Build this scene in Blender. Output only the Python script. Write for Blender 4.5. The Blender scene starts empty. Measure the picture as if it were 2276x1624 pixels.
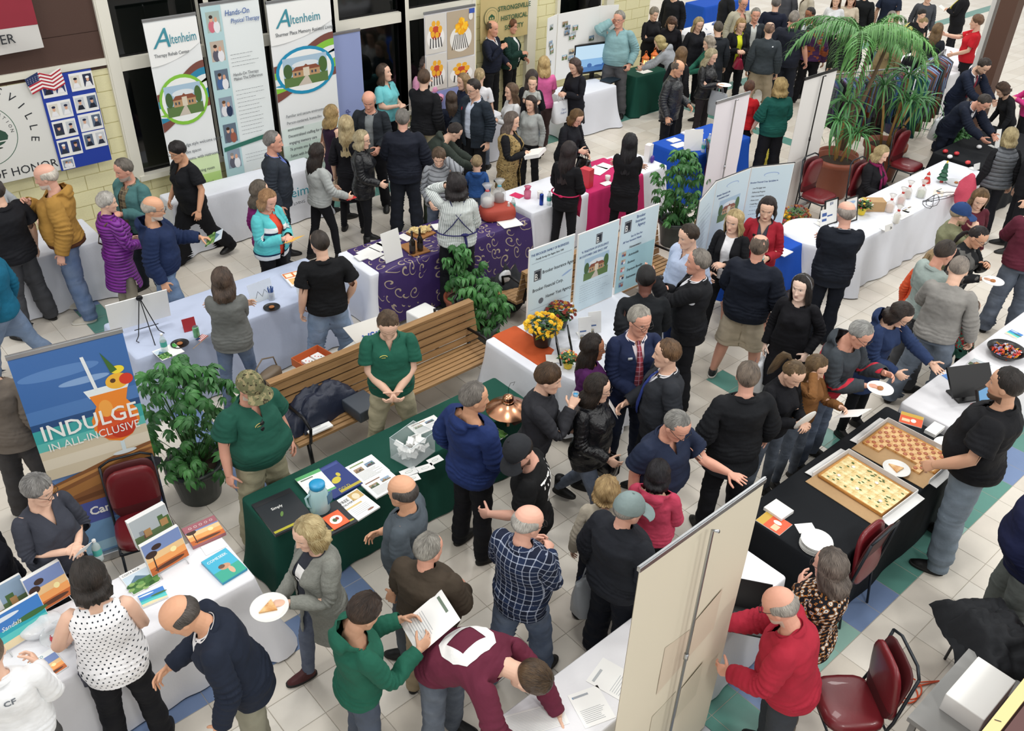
import bpy,bmesh,math,random
from math import cos,sin,hypot
FA='far'
import numpy as np
from mathutils import Vector,Matrix,noise as mnoise
PI=math.pi
R=math.radians
S=bpy.context.scene
COL=S.collection
# -- camera
CAM_H,F_PX,PITCH,ROLL,YAW=5.8,2007.6,0.600665,0.0322996,0.737545
_f=np.array([sin(YAW)*cos(PITCH),cos(YAW)*cos(PITCH),-sin(PITCH)])
_r=np.array([cos(YAW),-sin(YAW),0.0]);_u=np.cross(_r,_f)
_rr=cos(ROLL)*_r+sin(ROLL)*_u
_uu=-sin(ROLL)*_r+cos(ROLL)*_u
cd=bpy.data.cameras.new('camera');cam=bpy.data.objects.new('camera',cd);COL.objects.link(cam)
cd.sensor_width=36;cd.lens=F_PX*36/2276;cd.clip_start=.05;cd.clip_end=200
cam.matrix_world=Matrix(((_rr[0],_uu[0],-_f[0],0),(_rr[1],_uu[1],-_f[1],0),(_rr[2],_uu[2],-_f[2],CAM_H),(0,0,0,1)))
S.camera=cam
S.view_settings.view_transform='Standard';S.view_settings.look='None'
S.view_settings.gamma=1;S.view_settings.use_curve_mapping=False
S.view_settings.exposure=0.0
# -- light: hall lamps high overhead, soft fill
W=bpy.data.worlds.new('world');S.world=W;W.use_nodes=True
W.node_tree.nodes['Background'].inputs[0].default_value=(.98,.975,.96,1)
W.node_tree.nodes['Background'].inputs[1].default_value=.78
def area(x,y,z,sx,sy,power,col=(1,.985,.95),rot=(0,0,0)):
 l=bpy.data.lights.new('hall_lamp','AREA');l.shape='RECTANGLE';l.size=sx;l.size_y=sy;l.energy=power;l.color=col
 o=bpy.data.objects.new('hall_lamp',l);COL.objects.link(o);o.location=(x,y,z);o.rotation_euler=rot
 return o
for(x,y,p)in((2.5,3,85),(2.5,8.5,120),(7.5,3,120),(7.5,8.5,125),(13,5.5,150),(13,10.5,110),(19,8,170),(20,14,170),(27,12,150),(1,-4,260),(7,-4.5,280),(-4,4,170),(14,-4,280)):
 area(x,y,8.2,1.3,1.3,p)
def at(px,py,z=0.0):
 d=F_PX*_f+(px-1138)*_rr-(py-812)*_uu
 t=(z-CAM_H)/d[2]
 return np.array([0,0,CAM_H])+t*d
def sub(a,b):return np.array(a,float)-np.array(b,float)
def nrm(v):
 v=np.array(v,float);return v/max(1e-9,math.sqrt(float((v*v).sum())))
 # -- materials
MATS={}
def _mat(name):
 m=bpy.data.materials.new(name);m.use_nodes=True
 nt=m.node_tree;b=nt.nodes['Principled BSDF']
 return m,nt,b
def lin(c):
 return tuple((x/12.92 if x<=.04045 else((x+.055)/1.055)**2.4)for x in c)
def rgb(h):
 h=h.lstrip('#');return lin(tuple(int(h[i:i+2],16)/255 for i in(0,2,4)))
def node(nt,t,**kw):
 n=nt.nodes.new(t)
 for k,v in kw.items():
  if k=='ins':
   for i,x in v.items():n.inputs[i].default_value=x
  else:setattr(n,k,v)
 return n
def mixc(nt,fac,a,b,mode='MIX'):
 n=nt.nodes.new('ShaderNodeMix');n.data_type='RGBA';n.blend_type=mode
 for sock,v in((n.inputs[0],fac),(n.inputs[6],a),(n.inputs[7],b)):
  if hasattr(v,'is_linked')or isinstance(v,bpy.types.NodeSocket):nt.links.new(v,sock)
  elif isinstance(v,(int,float)):sock.default_value=v
  else:sock.default_value=(*v[:3],1)
 return n.outputs[2]
def math_n(nt,op,a,b=None,c=None,clamp=False):
 n=nt.nodes.new('ShaderNodeMath');n.operation=op;n.use_clamp=clamp
 for i,v in enumerate((a,b,c)):
  if v is None:continue
  if isinstance(v,bpy.types.NodeSocket):nt.links.new(v,n.inputs[i])
  else:n.inputs[i].default_value=v
 return n.outputs[0]
def plain(name,color,rough=.6,metal=0,spec=.5,bump=0,bscale=60,emit=0,noise=0,coat=0,alpha=1,trans=0):
 key=name
 if key in MATS:return MATS[key]
 m,nt,b=_mat(name)
 c=rgb(color)if isinstance(color,str)else color
 b.inputs['Base Color'].default_value=(*c,1);b.inputs['Roughness'].default_value=rough
 b.inputs['Metallic'].default_value=metal;b.inputs['Specular IOR Level'].default_value=spec
 if emit:b.inputs['Emission Color'].default_value=(*c,1);b.inputs['Emission Strength'].default_value=emit
 if alpha<1:b.inputs['Alpha'].default_value=alpha
 if trans:b.inputs['Transmission Weight'].default_value=trans
 if coat:b.inputs['Coat Weight'].default_value=coat
 if bump or noise:
  tc=nt.nodes.new('ShaderNodeTexCoord')
  n=node(nt,'ShaderNodeTexNoise',ins={'Scale':bscale,'Detail':3});nt.links.new(tc.outputs['Object'],n.inputs['Vector'])
  if bump:
   bp=node(nt,'ShaderNodeBump',ins={'Strength':bump,'Distance':.01});nt.links.new(n.outputs[0],bp.inputs['Height']);nt.links.new(bp.outputs[0],b.inputs['Normal'])
  if noise:
   o=mixc(nt,n.outputs[0],tuple(x*(1-noise)for x in c),tuple(min(1,x*(1+noise))for x in c));nt.links.new(o,b.inputs['Base Color'])
 MATS[key]=m;return m
def cloth_mat(kind):
 """fabric whose colour is the object's own colour; patterns live in the garment's rest space"""
 key='fabric_'+kind
 if key in MATS:return MATS[key]
 m,nt,b=_mat(key);L=nt.links.new
 oi=nt.nodes.new('ShaderNodeObjectInfo');col=oi.outputs['Color']
 at_=node(nt,'ShaderNodeAttribute',attribute_name='rest');V=at_.outputs['Vector']
 def noise_(sc,det=2,vec=V):
  n=node(nt,'ShaderNodeTexNoise',ins={'Scale':sc,'Detail':det});L(vec,n.inputs['Vector']);return n.outputs[0]
 def mapping(scale,loc=(0,0,0)):
  mp=node(nt,'ShaderNodeMapping');mp.inputs['Scale'].default_value=scale;mp.inputs['Location'].default_value=loc;L(V,mp.inputs[0]);return mp.outputs[0]
 sep=nt.nodes.new('ShaderNodeSeparateXYZ');L(V,sep.inputs[0]);X,Y,Z=sep.outputs
 b.inputs['Roughness'].default_value=.85;b.inputs['Specular IOR Level'].default_value=.25
 n1=noise_(9,3);v=math_n(nt,'MULTIPLY_ADD',n1,.45,.78)
 out=mixc(nt,1.0,col,(1,1,1),'MULTIPLY')
 base=col
 hgt=[(noise_(14,2),.010,1.0)]
 def stripe(src,freq,width,off=0.0):
  f=math_n(nt,'FRACT',math_n(nt,'ADD',math_n(nt,'MULTIPLY',src,freq),off));return math_n(nt,'LESS_THAN',f,width)
 sec=node(nt,'ShaderNodeAttribute',attribute_type='OBJECT',attribute_name='col2').outputs['Color']
 if kind=='denim':
  nn=noise_(7,4);base=mixc(nt,math_n(nt,'MULTIPLY',nn,.45),col,(.45,.52,.62));hgt.append((noise_(120,2),.002,.6))
 elif kind=='leather':
  b.inputs['Roughness'].default_value=.36;b.inputs['Specular IOR Level'].default_value=.5;hgt=[(noise_(22,4),.014,.9)]
 elif kind=='satin':
  b.inputs['Roughness'].default_value=.5;b.inputs['Specular IOR Level'].default_value=.4
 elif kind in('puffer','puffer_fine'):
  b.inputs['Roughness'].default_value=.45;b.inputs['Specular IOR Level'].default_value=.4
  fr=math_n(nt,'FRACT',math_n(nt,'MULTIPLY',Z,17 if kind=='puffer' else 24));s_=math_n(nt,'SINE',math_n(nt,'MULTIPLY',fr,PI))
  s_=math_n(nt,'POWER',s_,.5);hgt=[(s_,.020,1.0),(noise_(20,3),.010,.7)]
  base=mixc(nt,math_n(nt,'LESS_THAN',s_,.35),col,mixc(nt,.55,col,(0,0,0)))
 elif kind=='knit':
  hgt.append((noise_(90,2),.004,.8));base=mixc(nt,math_n(nt,'MULTIPLY',noise_(70,2),.35),col,(0.02,.02,.02))
 elif kind=='stripes_v':
  base=mixc(nt,stripe(X,55,.42),col,sec)
 elif kind=='stripes_h':
  base=mixc(nt,stripe(Z,22,.5),col,sec)
 elif kind=='plaid':
  a=stripe(X,24,.13);c2=stripe(Z,24,.13);a2=stripe(X,12,.5);c3=stripe(Z,12,.5)
  dark=mixc(nt,math_n(nt,'MULTIPLY',math_n(nt,'ADD',a2,c3),.35),col,(.008,.01,.02))
  base=mixc(nt,math_n(nt,'MULTIPLY',math_n(nt,'ADD',a,c2),.62,clamp=True),dark,sec)
 elif kind=='dots':
  u_=math_n(nt,'MULTIPLY',X,34);w_=math_n(nt,'MULTIPLY',Z,17)
  row=math_n(nt,'MULTIPLY',math_n(nt,'FLOOR',math_n(nt,'MULTIPLY',Z,34)),.5)
  fu=math_n(nt,'SUBTRACT',math_n(nt,'FRACT',math_n(nt,'ADD',u_,row)),.5);fw=math_n(nt,'SUBTRACT',math_n(nt,'FRACT',math_n(nt,'MULTIPLY',Z,34)),.5)
  dd_=math_n(nt,'ADD',math_n(nt,'MULTIPLY',fu,fu),math_n(nt,'MULTIPLY',fw,fw));base=mixc(nt,math_n(nt,'LESS_THAN',dd_,.030),col,sec)
 elif kind=='chevron':
  tri=math_n(nt,'PINGPONG',X,.05);base=mixc(nt,stripe(math_n(nt,'ADD',Z,tri),24,.5),col,sec)
 elif kind=='geo':
  vo=node(nt,'ShaderNodeTexVoronoi',ins={'Scale':26.0,'Randomness':.15});vo.distance='MANHATTAN';L(V,vo.inputs['Vector'])
  d=vo.outputs['Distance'];ring=math_n(nt,'MULTIPLY',math_n(nt,'GREATER_THAN',d,.25),math_n(nt,'LESS_THAN',d,.52))
  base=mixc(nt,ring,col,sec);core=math_n(nt,'LESS_THAN',d,.18);base=mixc(nt,core,base,rgb('24407a'))
  o2=math_n(nt,'MULTIPLY',math_n(nt,'GREATER_THAN',d,.62),math_n(nt,'LESS_THAN',d,.72));base=mixc(nt,o2,base,rgb('c07a35'))
 elif kind=='camo':
  base=mixc(nt,math_n(nt,'GREATER_THAN',noise_(28,3),.53),col,sec);base=mixc(nt,math_n(nt,'GREATER_THAN',noise_(40,2),.62),base,rgb('3a3325'))
 elif kind=='blocks':
  base=mixc(nt,math_n(nt,'GREATER_THAN',noise_(9,1),.55),col,sec)
 elif kind=='skiblock':
  z1=math_n(nt,'LESS_THAN',Z,.93);base=mixc(nt,z1,col,sec)
  sm=math_n(nt,'COMPARE',Z,.945,.012);base=mixc(nt,sm,base,rgb('1c2a4a'))
  sh=math_n(nt,'MULTIPLY',math_n(nt,'COMPARE',Z,1.27,.030),math_n(nt,'GREATER_THAN',Y,.03));base=mixc(nt,sh,base,sec)
  sh2=math_n(nt,'MULTIPLY',math_n(nt,'COMPARE',Z,1.225,.015),math_n(nt,'GREATER_THAN',Y,.03));base=mixc(nt,sh2,base,rgb('1c2a4a'))
 elif kind=='waistband':
  base=mixc(nt,math_n(nt,'LESS_THAN',math_n(nt,'ADD',Z,math_n(nt,'MULTIPLY',math_n(nt,'GREATER_THAN',math_n(nt,'ABSOLUTE',X),.3),5)),.945),col,sec)
 elif kind=='sidered':
  base=mixc(nt,math_n(nt,'COMPARE',math_n(nt,'ADD',Z,math_n(nt,'MULTIPLY',Y,.9)),1.16,.022),col,sec)
  base=mixc(nt,math_n(nt,'MULTIPLY',math_n(nt,'LESS_THAN',Z,1.02),math_n(nt,'GREATER_THAN',Y,.02)),base,sec)
 elif kind=='ombre':
  base=mixc(nt,math_n(nt,'MULTIPLY',noise_(20,4),.7),col,sec)
 fin=nt.nodes.new('ShaderNodeMix');fin.data_type='RGBA';fin.blend_type='MULTIPLY';fin.inputs[0].default_value=1
 comb=nt.nodes.new('ShaderNodeCombineXYZ')
 for i in range(3):L(v,comb.inputs[i])
 L(base,fin.inputs[6]);L(comb.outputs[0],fin.inputs[7]);L(fin.outputs[2],b.inputs['Base Color'])
 prev=None
 for h,dist,st in hgt:
  bp=node(nt,'ShaderNodeBump',ins={'Strength':st,'Distance':dist});L(h,bp.inputs['Height'])
  if prev:L(prev,bp.inputs['Normal'])
  prev=bp.outputs[0]
 L(prev,b.inputs['Normal'])
 MATS[key]=m;return m
def skin_mat():
 if 'skin' in MATS:return MATS['skin']
 m,nt,b=_mat('skin');L=nt.links.new
 col=nt.nodes.new('ShaderNodeObjectInfo').outputs['Color']
 V=node(nt,'ShaderNodeAttribute',attribute_name='rest').outputs['Vector']
 brow=node(nt,'ShaderNodeAttribute',attribute_type='OBJECT',attribute_name='brow').outputs['Color']
 beard=node(nt,'ShaderNodeAttribute',attribute_type='OBJECT',attribute_name='beard').outputs['Color']
 bamt=node(nt,'ShaderNodeAttribute',attribute_type='OBJECT',attribute_name='beard_amount').outputs['Fac']
 lipc=node(nt,'ShaderNodeAttribute',attribute_type='OBJECT',attribute_name='lips').outputs['Color']
 sep=nt.nodes.new('ShaderNodeSeparateXYZ');L(V,sep.inputs[0]);X,Y,Z=sep.outputs
 ax=math_n(nt,'ABSOLUTE',X)
 def ell(cx,cz,rx,rz,edge=.25,x=ax):
  dx=math_n(nt,'DIVIDE',math_n(nt,'SUBTRACT',x,cx),rx);dz=math_n(nt,'DIVIDE',math_n(nt,'SUBTRACT',Z,cz),rz)
  d=math_n(nt,'ADD',math_n(nt,'MULTIPLY',dx,dx),math_n(nt,'MULTIPLY',dz,dz))
  r=math_n(nt,'MULTIPLY',math_n(nt,'SUBTRACT',1.0,d),1/edge,clamp=True)
  fr=math_n(nt,'GREATER_THAN',Y,.035)
  return math_n(nt,'MULTIPLY',r,fr)
 n=node(nt,'ShaderNodeTexNoise',ins={'Scale':18.0,'Detail':3.0});L(V,n.inputs['Vector'])
 c=mixc(nt,math_n(nt,'MULTIPLY',n.outputs[0],.35),col,mixc(nt,.5,col,(.55,.12,.08)))
 chk=ell(.040,1.600,.026,.020,1.0);c=mixc(nt,math_n(nt,'MULTIPLY',chk,.35),c,mixc(nt,.55,col,(.6,.12,.09)))
 bz=math_n(nt,'MULTIPLY',math_n(nt,'SUBTRACT',1.583,Z),90,clamp=True)
 mu=ell(0.0,1.588,.024,.006,.5)
 bm=math_n(nt,'MAXIMUM',math_n(nt,'MULTIPLY',bz,math_n(nt,'MULTIPLY',math_n(nt,'GREATER_THAN',Y,-.01),math_n(nt,'GREATER_THAN',Z,1.512))),mu)
 c=mixc(nt,math_n(nt,'MULTIPLY',bm,bamt),c,beard)
 lip=ell(0.0,1.5735,.022,.0085,.6);c=mixc(nt,math_n(nt,'MULTIPLY',lip,.75),c,lipc)
 mouthline=ell(0.0,1.574,.021,.0016,.6);c=mixc(nt,math_n(nt,'MULTIPLY',mouthline,.7),c,(.06,.015,.012))
 nos=ell(.0065,1.597,.0035,.0022,.6);c=mixc(nt,math_n(nt,'MULTIPLY',nos,.6),c,(.08,.02,.015))
 br=ell(.031,1.671,.018,.0036,.8);c=mixc(nt,math_n(nt,'MULTIPLY',br,.6),c,brow)
 lash=ell(.031,1.6485,.0165,.0075,.3);c=mixc(nt,math_n(nt,'MULTIPLY',lash,.45),c,mixc(nt,.75,col,(.02,.01,.01)))
 ey=ell(.031,1.6465,.0140,.0062,.3);c=mixc(nt,ey,c,(.62,.58,.54))
 ir=ell(.031,1.6465,.0058,.0060,.3);c=mixc(nt,ir,c,(.02,.013,.01))
 L(c,b.inputs['Base Color']);b.inputs['Roughness'].default_value=.5;b.inputs['Specular IOR Level'].default_value=.4
 MATS['skin']=m;return m
def hair_mat():
 if 'hair' in MATS:return MATS['hair']
 m,nt,b=_mat('hair');L=nt.links.new
 col=nt.nodes.new('ShaderNodeObjectInfo').outputs['Color']
 hi=node(nt,'ShaderNodeAttribute',attribute_type='OBJECT',attribute_name='col2').outputs['Color']
 st=node(nt,'ShaderNodeAttribute',attribute_name='strand').outputs['Vector']
 mp=node(nt,'ShaderNodeMapping');mp.inputs['Scale'].default_value=(14,1.3,1);L(st,mp.inputs[0])
 n=node(nt,'ShaderNodeTexNoise',ins={'Scale':2.2,'Detail':5.0});L(mp.outputs[0],n.inputs['Vector'])
 n9=node(nt,'ShaderNodeTexNoise',ins={'Scale':.9,'Detail':2.0});L(st,n9.inputs['Vector']);f=math_n(nt,'MULTIPLY',math_n(nt,'SUBTRACT',math_n(nt,'ADD',math_n(nt,'MULTIPLY',n.outputs[0],.6),math_n(nt,'MULTIPLY',n9.outputs[0],.4)),.40),4.2,clamp=True)
 c=mixc(nt,f,mixc(nt,.45,col,(0,0,0)),hi);L(c,b.inputs['Base Color'])
 bp=node(nt,'ShaderNodeBump',ins={'Strength':.9,'Distance':.012});L(n.outputs[0],bp.inputs['Height']);L(bp.outputs[0],b.inputs['Normal'])
 b.inputs['Roughness'].default_value=.42;b.inputs['Specular IOR Level'].default_value=.45;b.inputs['Anisotropic'].default_value=.3
 MATS['hair']=m;return m
 # == mesh helpers
def mesh_from(name,V,F,mats=(),smooth=1,mi=None):
 me=bpy.data.meshes.new(name);me.from_pydata([tuple(map(float,v))for v in V],[],F)
 for m in mats:me.materials.append(m)
 if mi is not None:me.polygons.foreach_set('material_index',np.array(mi,dtype=np.int32))
 me.polygons.foreach_set('use_smooth',np.full(len(me.polygons),bool(smooth)))
 me.update();return me
def link(name,me,parent=None,loc=None,rot=None):
 o=bpy.data.objects.new(name,me);COL.objects.link(o)
 if parent is not None:o.parent=parent
 if loc is not None:o.location=loc
 if rot is not None:o.rotation_euler=rot
 return o
def tag(o,label=None,cat=None,group=None,kind=None):
 if label:o['label']=label
 if cat:o['category']=cat
 if group:o['group']=group
 if kind:o['kind']=kind
 return o
def empty(name,loc,rz=0.0,label=None,cat=None,group=None,kind=None):
 o=bpy.data.objects.new(name,None);COL.objects.link(o);o.location=loc;o.rotation_euler=(0,0,rz)
 o.empty_display_size=.1
 return tag(o,label,cat,group,kind)
def merge(parts):
 V=[];F=[]
 for v,f in parts:
  n=len(V);V.extend([tuple(map(float,p))for p in v]);F.extend([tuple(i+n for i in q)for q in f])
 return V,F
def mirror(part):
 v,f=part;return[(-p[0],p[1],p[2])for p in v],[tuple(reversed(q))for q in f]
def rings(rs,n=16,cap=True):
 V=[p for r in rs for p in r];F=[]
 for k in range(len(rs)-1):
  for i in range(n):
   j=(i+1)%n;F.append((k*n+i,k*n+j,(k+1)*n+j,(k+1)*n+i))
 if cap:
  F.append(tuple(reversed(range(n))));F.append(tuple((len(rs)-1)*n+i for i in range(n)))
 return V,F
def loft_z(prof,n=24,cap=True,p=1.0):
 rs=[]
 for z,rx,yf,yb in prof:
  yc=(yf+yb)/2;ry=(yf-yb)/2
  rs.append([(rx*math.copysign(abs(cos(a))**p,cos(a)),yc+ry*math.copysign(abs(sin(a))**p,sin(a)),z)for a in(2*PI*i/n for i in range(n))])
 return rings(rs,n,cap)
def tube(path,rad,n=10,cap=True,flat=None):
 pts=[np.array(p,float)for p in path];rs=[]
 up0=None
 for k,p in enumerate(pts):
  d=nrm(pts[min(k+1,len(pts)-1)]-pts[max(k-1,0)])
  if up0 is None:
   up0=np.array([0,1.,0])if abs(d[1])<.9 else np.array([1.,0,0])
  a=nrm(np.cross(up0,d));b=np.cross(d,a);up0=b
  r=rad[k]if hasattr(rad,'__len__')else rad
  ra,rb=(r,r)if flat is None else(r*flat[0],r*flat[1])
  rs.append([tuple(p+ra*cos(t)*a+rb*sin(t)*b)for t in(2*PI*i/n for i in range(n))])
 return rings(rs,n,cap)
def ellipsoid(c,r,n=14,m=9,rotx=0):
 rs=[]
 for k in range(1,m):
  t=PI*k/m-PI/2
  ring=[]
  for i in range(n):
   a=2*PI*i/n;x,y,z=r[0]*cos(t)*cos(a),r[1]*cos(t)*sin(a),r[2]*sin(t)
   y,z=y*cos(rotx)-z*sin(rotx),y*sin(rotx)+z*cos(rotx)
   ring.append((c[0]+x,c[1]+y,c[2]+z))
  rs.append(ring)
 return rings(rs,n)
def voxelise(parts,vox,smooth=3,decim=None,vg=None,disp=None):
 V,F=merge(parts);me=mesh_from('tmp',V,F);o=link('tmp',me)
 m=o.modifiers.new('r','REMESH');m.mode='VOXEL';m.voxel_size=vox;m.use_smooth_shade=True
 if smooth:
  s=o.modifiers.new('s','SMOOTH');s.factor=.5;s.iterations=smooth
 dg=bpy.context.evaluated_depsgraph_get();dg.update();me2=bpy.data.meshes.new_from_object(o.evaluated_get(dg))
 bpy.data.objects.remove(o);bpy.data.meshes.remove(me)
 if disp is not None:
  n=len(me2.vertices);co=np.empty(n*3,np.float32);me2.vertices.foreach_get('co',co);co=co.reshape(-1,3)
  no=np.empty(n*3,np.float32);me2.vertices.foreach_get('normal',no);no=no.reshape(-1,3)
  co=disp(co.astype(np.float64),no);me2.vertices.foreach_set('co',co.astype(np.float32).ravel());me2.update()
 if decim:
  o=link('tmp',me2)
  d=o.modifiers.new('d','DECIMATE');d.ratio=decim
  if vg is not None:
   g=o.vertex_groups.new(name='w');n=len(me2.vertices);co=np.empty(n*3,np.float32);me2.vertices.foreach_get('co',co);co=co.reshape(-1,3)
   wv=vg(co)
   for lv in np.unique(np.round(wv,1)):g.add(np.nonzero(np.round(wv,1)==lv)[0].tolist(),float(lv),'REPLACE')
   d.vertex_group='w';d.vertex_group_factor=1.0
  dg=bpy.context.evaluated_depsgraph_get();dg.update();me3=bpy.data.meshes.new_from_object(o.evaluated_get(dg))
  bpy.data.objects.remove(o);bpy.data.meshes.remove(me2);me2=me3
 me2.materials.clear();me2.vertex_groups.clear()if hasattr(me2,'vertex_groups')else None
 return me2
def get_co(me):
 co=np.empty(len(me.vertices)*3,np.float32);me.vertices.foreach_get('co',co);return co.reshape(-1,3).astype(np.float64)
 # == skeleton (rest pose: arms 45 degrees down, facing +Y, 1.75 m)
SQ=math.sqrt(.5)
SH=np.array([.163,-.015,1.402]);DR=np.array([SQ,0,-SQ]);LU,LF=.285,.255
EL=SH+LU*DR;WR=EL+LF*DR;PN=np.array([-SQ,0,-SQ])
def hp(a,y,n=0.0):return WR+a*DR+np.array([0,y,0])+n*PN
FING=[]
for(y0,l,sp)in((.030,.076,6),(.010,.084,1.5),(-.011,.078,-3),(-.031,.062,-8)):
 d=DR*cos(R(sp))+np.array([0,sin(R(sp)),0]);k=hp(.092-abs(y0-.01)*.25,y0);FING.append((k,k+d*l*.5,k+d*l))
TH0=hp(.028,.032,.006);THD=nrm(DR*.62+np.array([0,.72,0])+PN*.30);THUMB=(TH0,TH0+THD*.045,TH0+nrm(DR*.8+np.array([0,.55,0])+PN*.25)*.090)
HIP=np.array([.092,0,.90]);KN=np.array([.100,.008,.495]);AN=np.array([.104,-.012,.085]);TOE=np.array([.112,.135,.03])
BONES=['pelvis','spine','chest','neck','head']
SEGS=[((-.05,0,.93),(.05,0,.93),.12),((0,-.01,1.08),(0,-.01,1.14),.13),((-.07,-.01,1.30),(.07,-.01,1.30),.115),((0,-.02,1.465),(0,-.01,1.53),.055),((0,0,1.60),(0,-.01,1.67),.085)]
for s in('R','L'):
 q=(lambda p:np.array(p,float))if s=='R' else(lambda p:np.array(p,float)*np.array([-1,1,1]))
 BONES+=[b+s for b in('uparm','forearm','hand')]
 SEGS+=[(q(SH+DR*.045),q(EL),.045),(q(EL),q(WR),.034),(q(WR+DR*.02),q(hp(.07,0)),.034)]
 for i,(a,b,c)in enumerate(FING):
  BONES+=['f%da%s'%(i,s),'f%db%s'%(i,s)];SEGS+=[(q(a),q(b),.009),(q(b),q(c),.008)]
 BONES+=['tha'+s,'thb'+s];SEGS+=[(q(THUMB[0]),q(THUMB[1]),.011),(q(THUMB[1]),q(THUMB[2]),.009)]
 BONES+=[b+s for b in('thigh','shin','foot')]
 SEGS+=[(q(HIP),q(KN),.07),(q(KN),q(AN),.048),(q(AN-np.array([0,.02,.04])),q(TOE),.035)]
BI={b:i for i,b in enumerate(BONES)}
FINE=np.array([b[0]=='f' and b[1].isdigit()or b.startswith('th')and b[2]in 'ab' or b.startswith('hand')for b in BONES])
def seg_dist(P,a,b):
 a=np.array(a,float);b=np.array(b,float);ab=b-a;t=np.clip(((P-a)@ab)/max(1e-9,ab@ab),0,1);return np.linalg.norm(P-a-t[:,None]*ab,axis=1)
def weights(P,body_sigma=.022):
 D=np.stack([seg_dist(P,a,b)-r for a,b,r in SEGS],1)
 side=np.array([1 if b.endswith('R')and b not in('head',)else-1 if b.endswith('L')else 0 for b in BONES])
 bad=((P[:,:1]>.02)&(side==-1))|((P[:,:1]<-.02)&(side==1));D=D+bad*5
 dm=D.min(1,keepdims=True);near=D.argmin(1);fine=FINE[near]
 sg=np.where(fine[:,None]&FINE[None,:],.0035,body_sigma)
 Wt=np.exp(-(D-dm)/sg)
 Wt[fine]*=np.where(FINE|np.array([b.startswith('forearm')for b in BONES]),1,0)[None,:]
 Wt[~fine]*=np.where(np.array([b[0]=='f' and b[1].isdigit()or b.startswith('tha')or b.startswith('thb')for b in BONES]),0,1)[None,:]
 Wt/=Wt.sum(1,keepdims=True);return Wt
TOR=np.zeros(len(BONES));TOR[:3]=1
ARM=np.array([1. if(b[:5]in('uparm','forea','handR','handL')or b[:2]in('f0','f1','f2','f3')or b[:3]in('tha','thb'))else 0 for b in BONES])
LEG=np.array([1. if b[:5]in('thigh','shinR','shinL','footR','footL')else 0 for b in BONES])
HS=1.10
def gs(x,c,s):return np.exp(-((x-c)/s)**2)
def warp(V,Wt,sh):
 fat,fem,broad=sh.get('fat',0.),sh.get('fem',0.),sh.get('broad',0.)
 V=V.copy();wt=Wt@TOR;wa=Wt@ARM;wl=Wt@LEG;x,y,z=V.T.copy();sx=np.sign(x)
 belly=gs(z,1.06,.16)
 V[:,0]=x*(1+wt*(fat*(.32*belly+.13)-fem*.06*gs(z,1.14,.10)-fem*.09*(z>1.2)*np.clip((z-1.2)/.1,0,1)+fem*.05*gs(z,.93,.10)+broad*.09*np.clip((z-1.1)/.2,0,1)))
 fr=np.clip(y/.06,0,1)
 V[:,1]=y*(1+wt*fat*.22*(z<1.42))+wt*(fat*.11*belly*fr+fem*.034*gs(z,1.265,.055)*(gs(x,.085,.055)+gs(x,-.085,.055))*fr)
 dx=.18*(fat*.12-fem*.08+broad*.09);V[:,0]+=wa*sx*dx
 for s in(1,-1):
  S0=SH*np.array([s,1,1]);d=DR*np.array([s,1,1]);m=(x*s>0)*Wt[:,[BI['uparm'+('R' if s>0 else 'L')],BI['forearm'+('R' if s>0 else 'L')]]].sum(1)
  rel=np.stack([x,y,z],1)-S0;ax=(rel@d)[:,None]*d;V+=(m*(fat*.25-fem*.10))[:,None]*(rel-ax)
  H0=HIP*np.array([s,1,1]);d2=nrm(AN*np.array([s,1,1])-H0);m=(x*s>0)*(Wt@LEG)*(z>.12)
  rel=np.stack([x,y,z],1)-H0;ax=(rel@d2)[:,None]*d2;V+=(m*(fat*.22-fem*.03))[:,None]*(rel-ax)
 hs=sh.get('head',1.0)*HS;wh=(Wt[:,BI['head']])[:,None];wn=(Wt[:,BI['neck']])[:,None]
 V=V+wh*(hs-1)*(V-np.array([0,-.01,1.53]))+(wh*1.0+wn*.5)*np.array([0,.004,-.032])
 V[:,:2]*=1+wn*(hs-1)*.6
 return V
def rx(a):c,s=cos(a),sin(a);return np.array([[1,0,0],[0,c,-s],[0,s,c]])
def ry(a):c,s=cos(a),sin(a);return np.array([[c,0,s],[0,1,0],[-s,0,c]])
def rz(a):c,s=cos(a),sin(a);return np.array([[c,-s,0],[s,c,0],[0,0,1]])
def rax(ax,a):
 ax=nrm(ax);K=np.array([[0,-ax[2],ax[1]],[ax[2],0,-ax[0]],[-ax[1],ax[0],0]]);return np.eye(3)+sin(a)*K+(1-cos(a))*K@K
def about(Rm,p):return Rm,p-Rm@p
def comp(A,B):return A[0]@B[0],A[0]@B[1]+A[1]
def app(G,p):return G[0]@np.array(p,float)+G[1]
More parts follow.
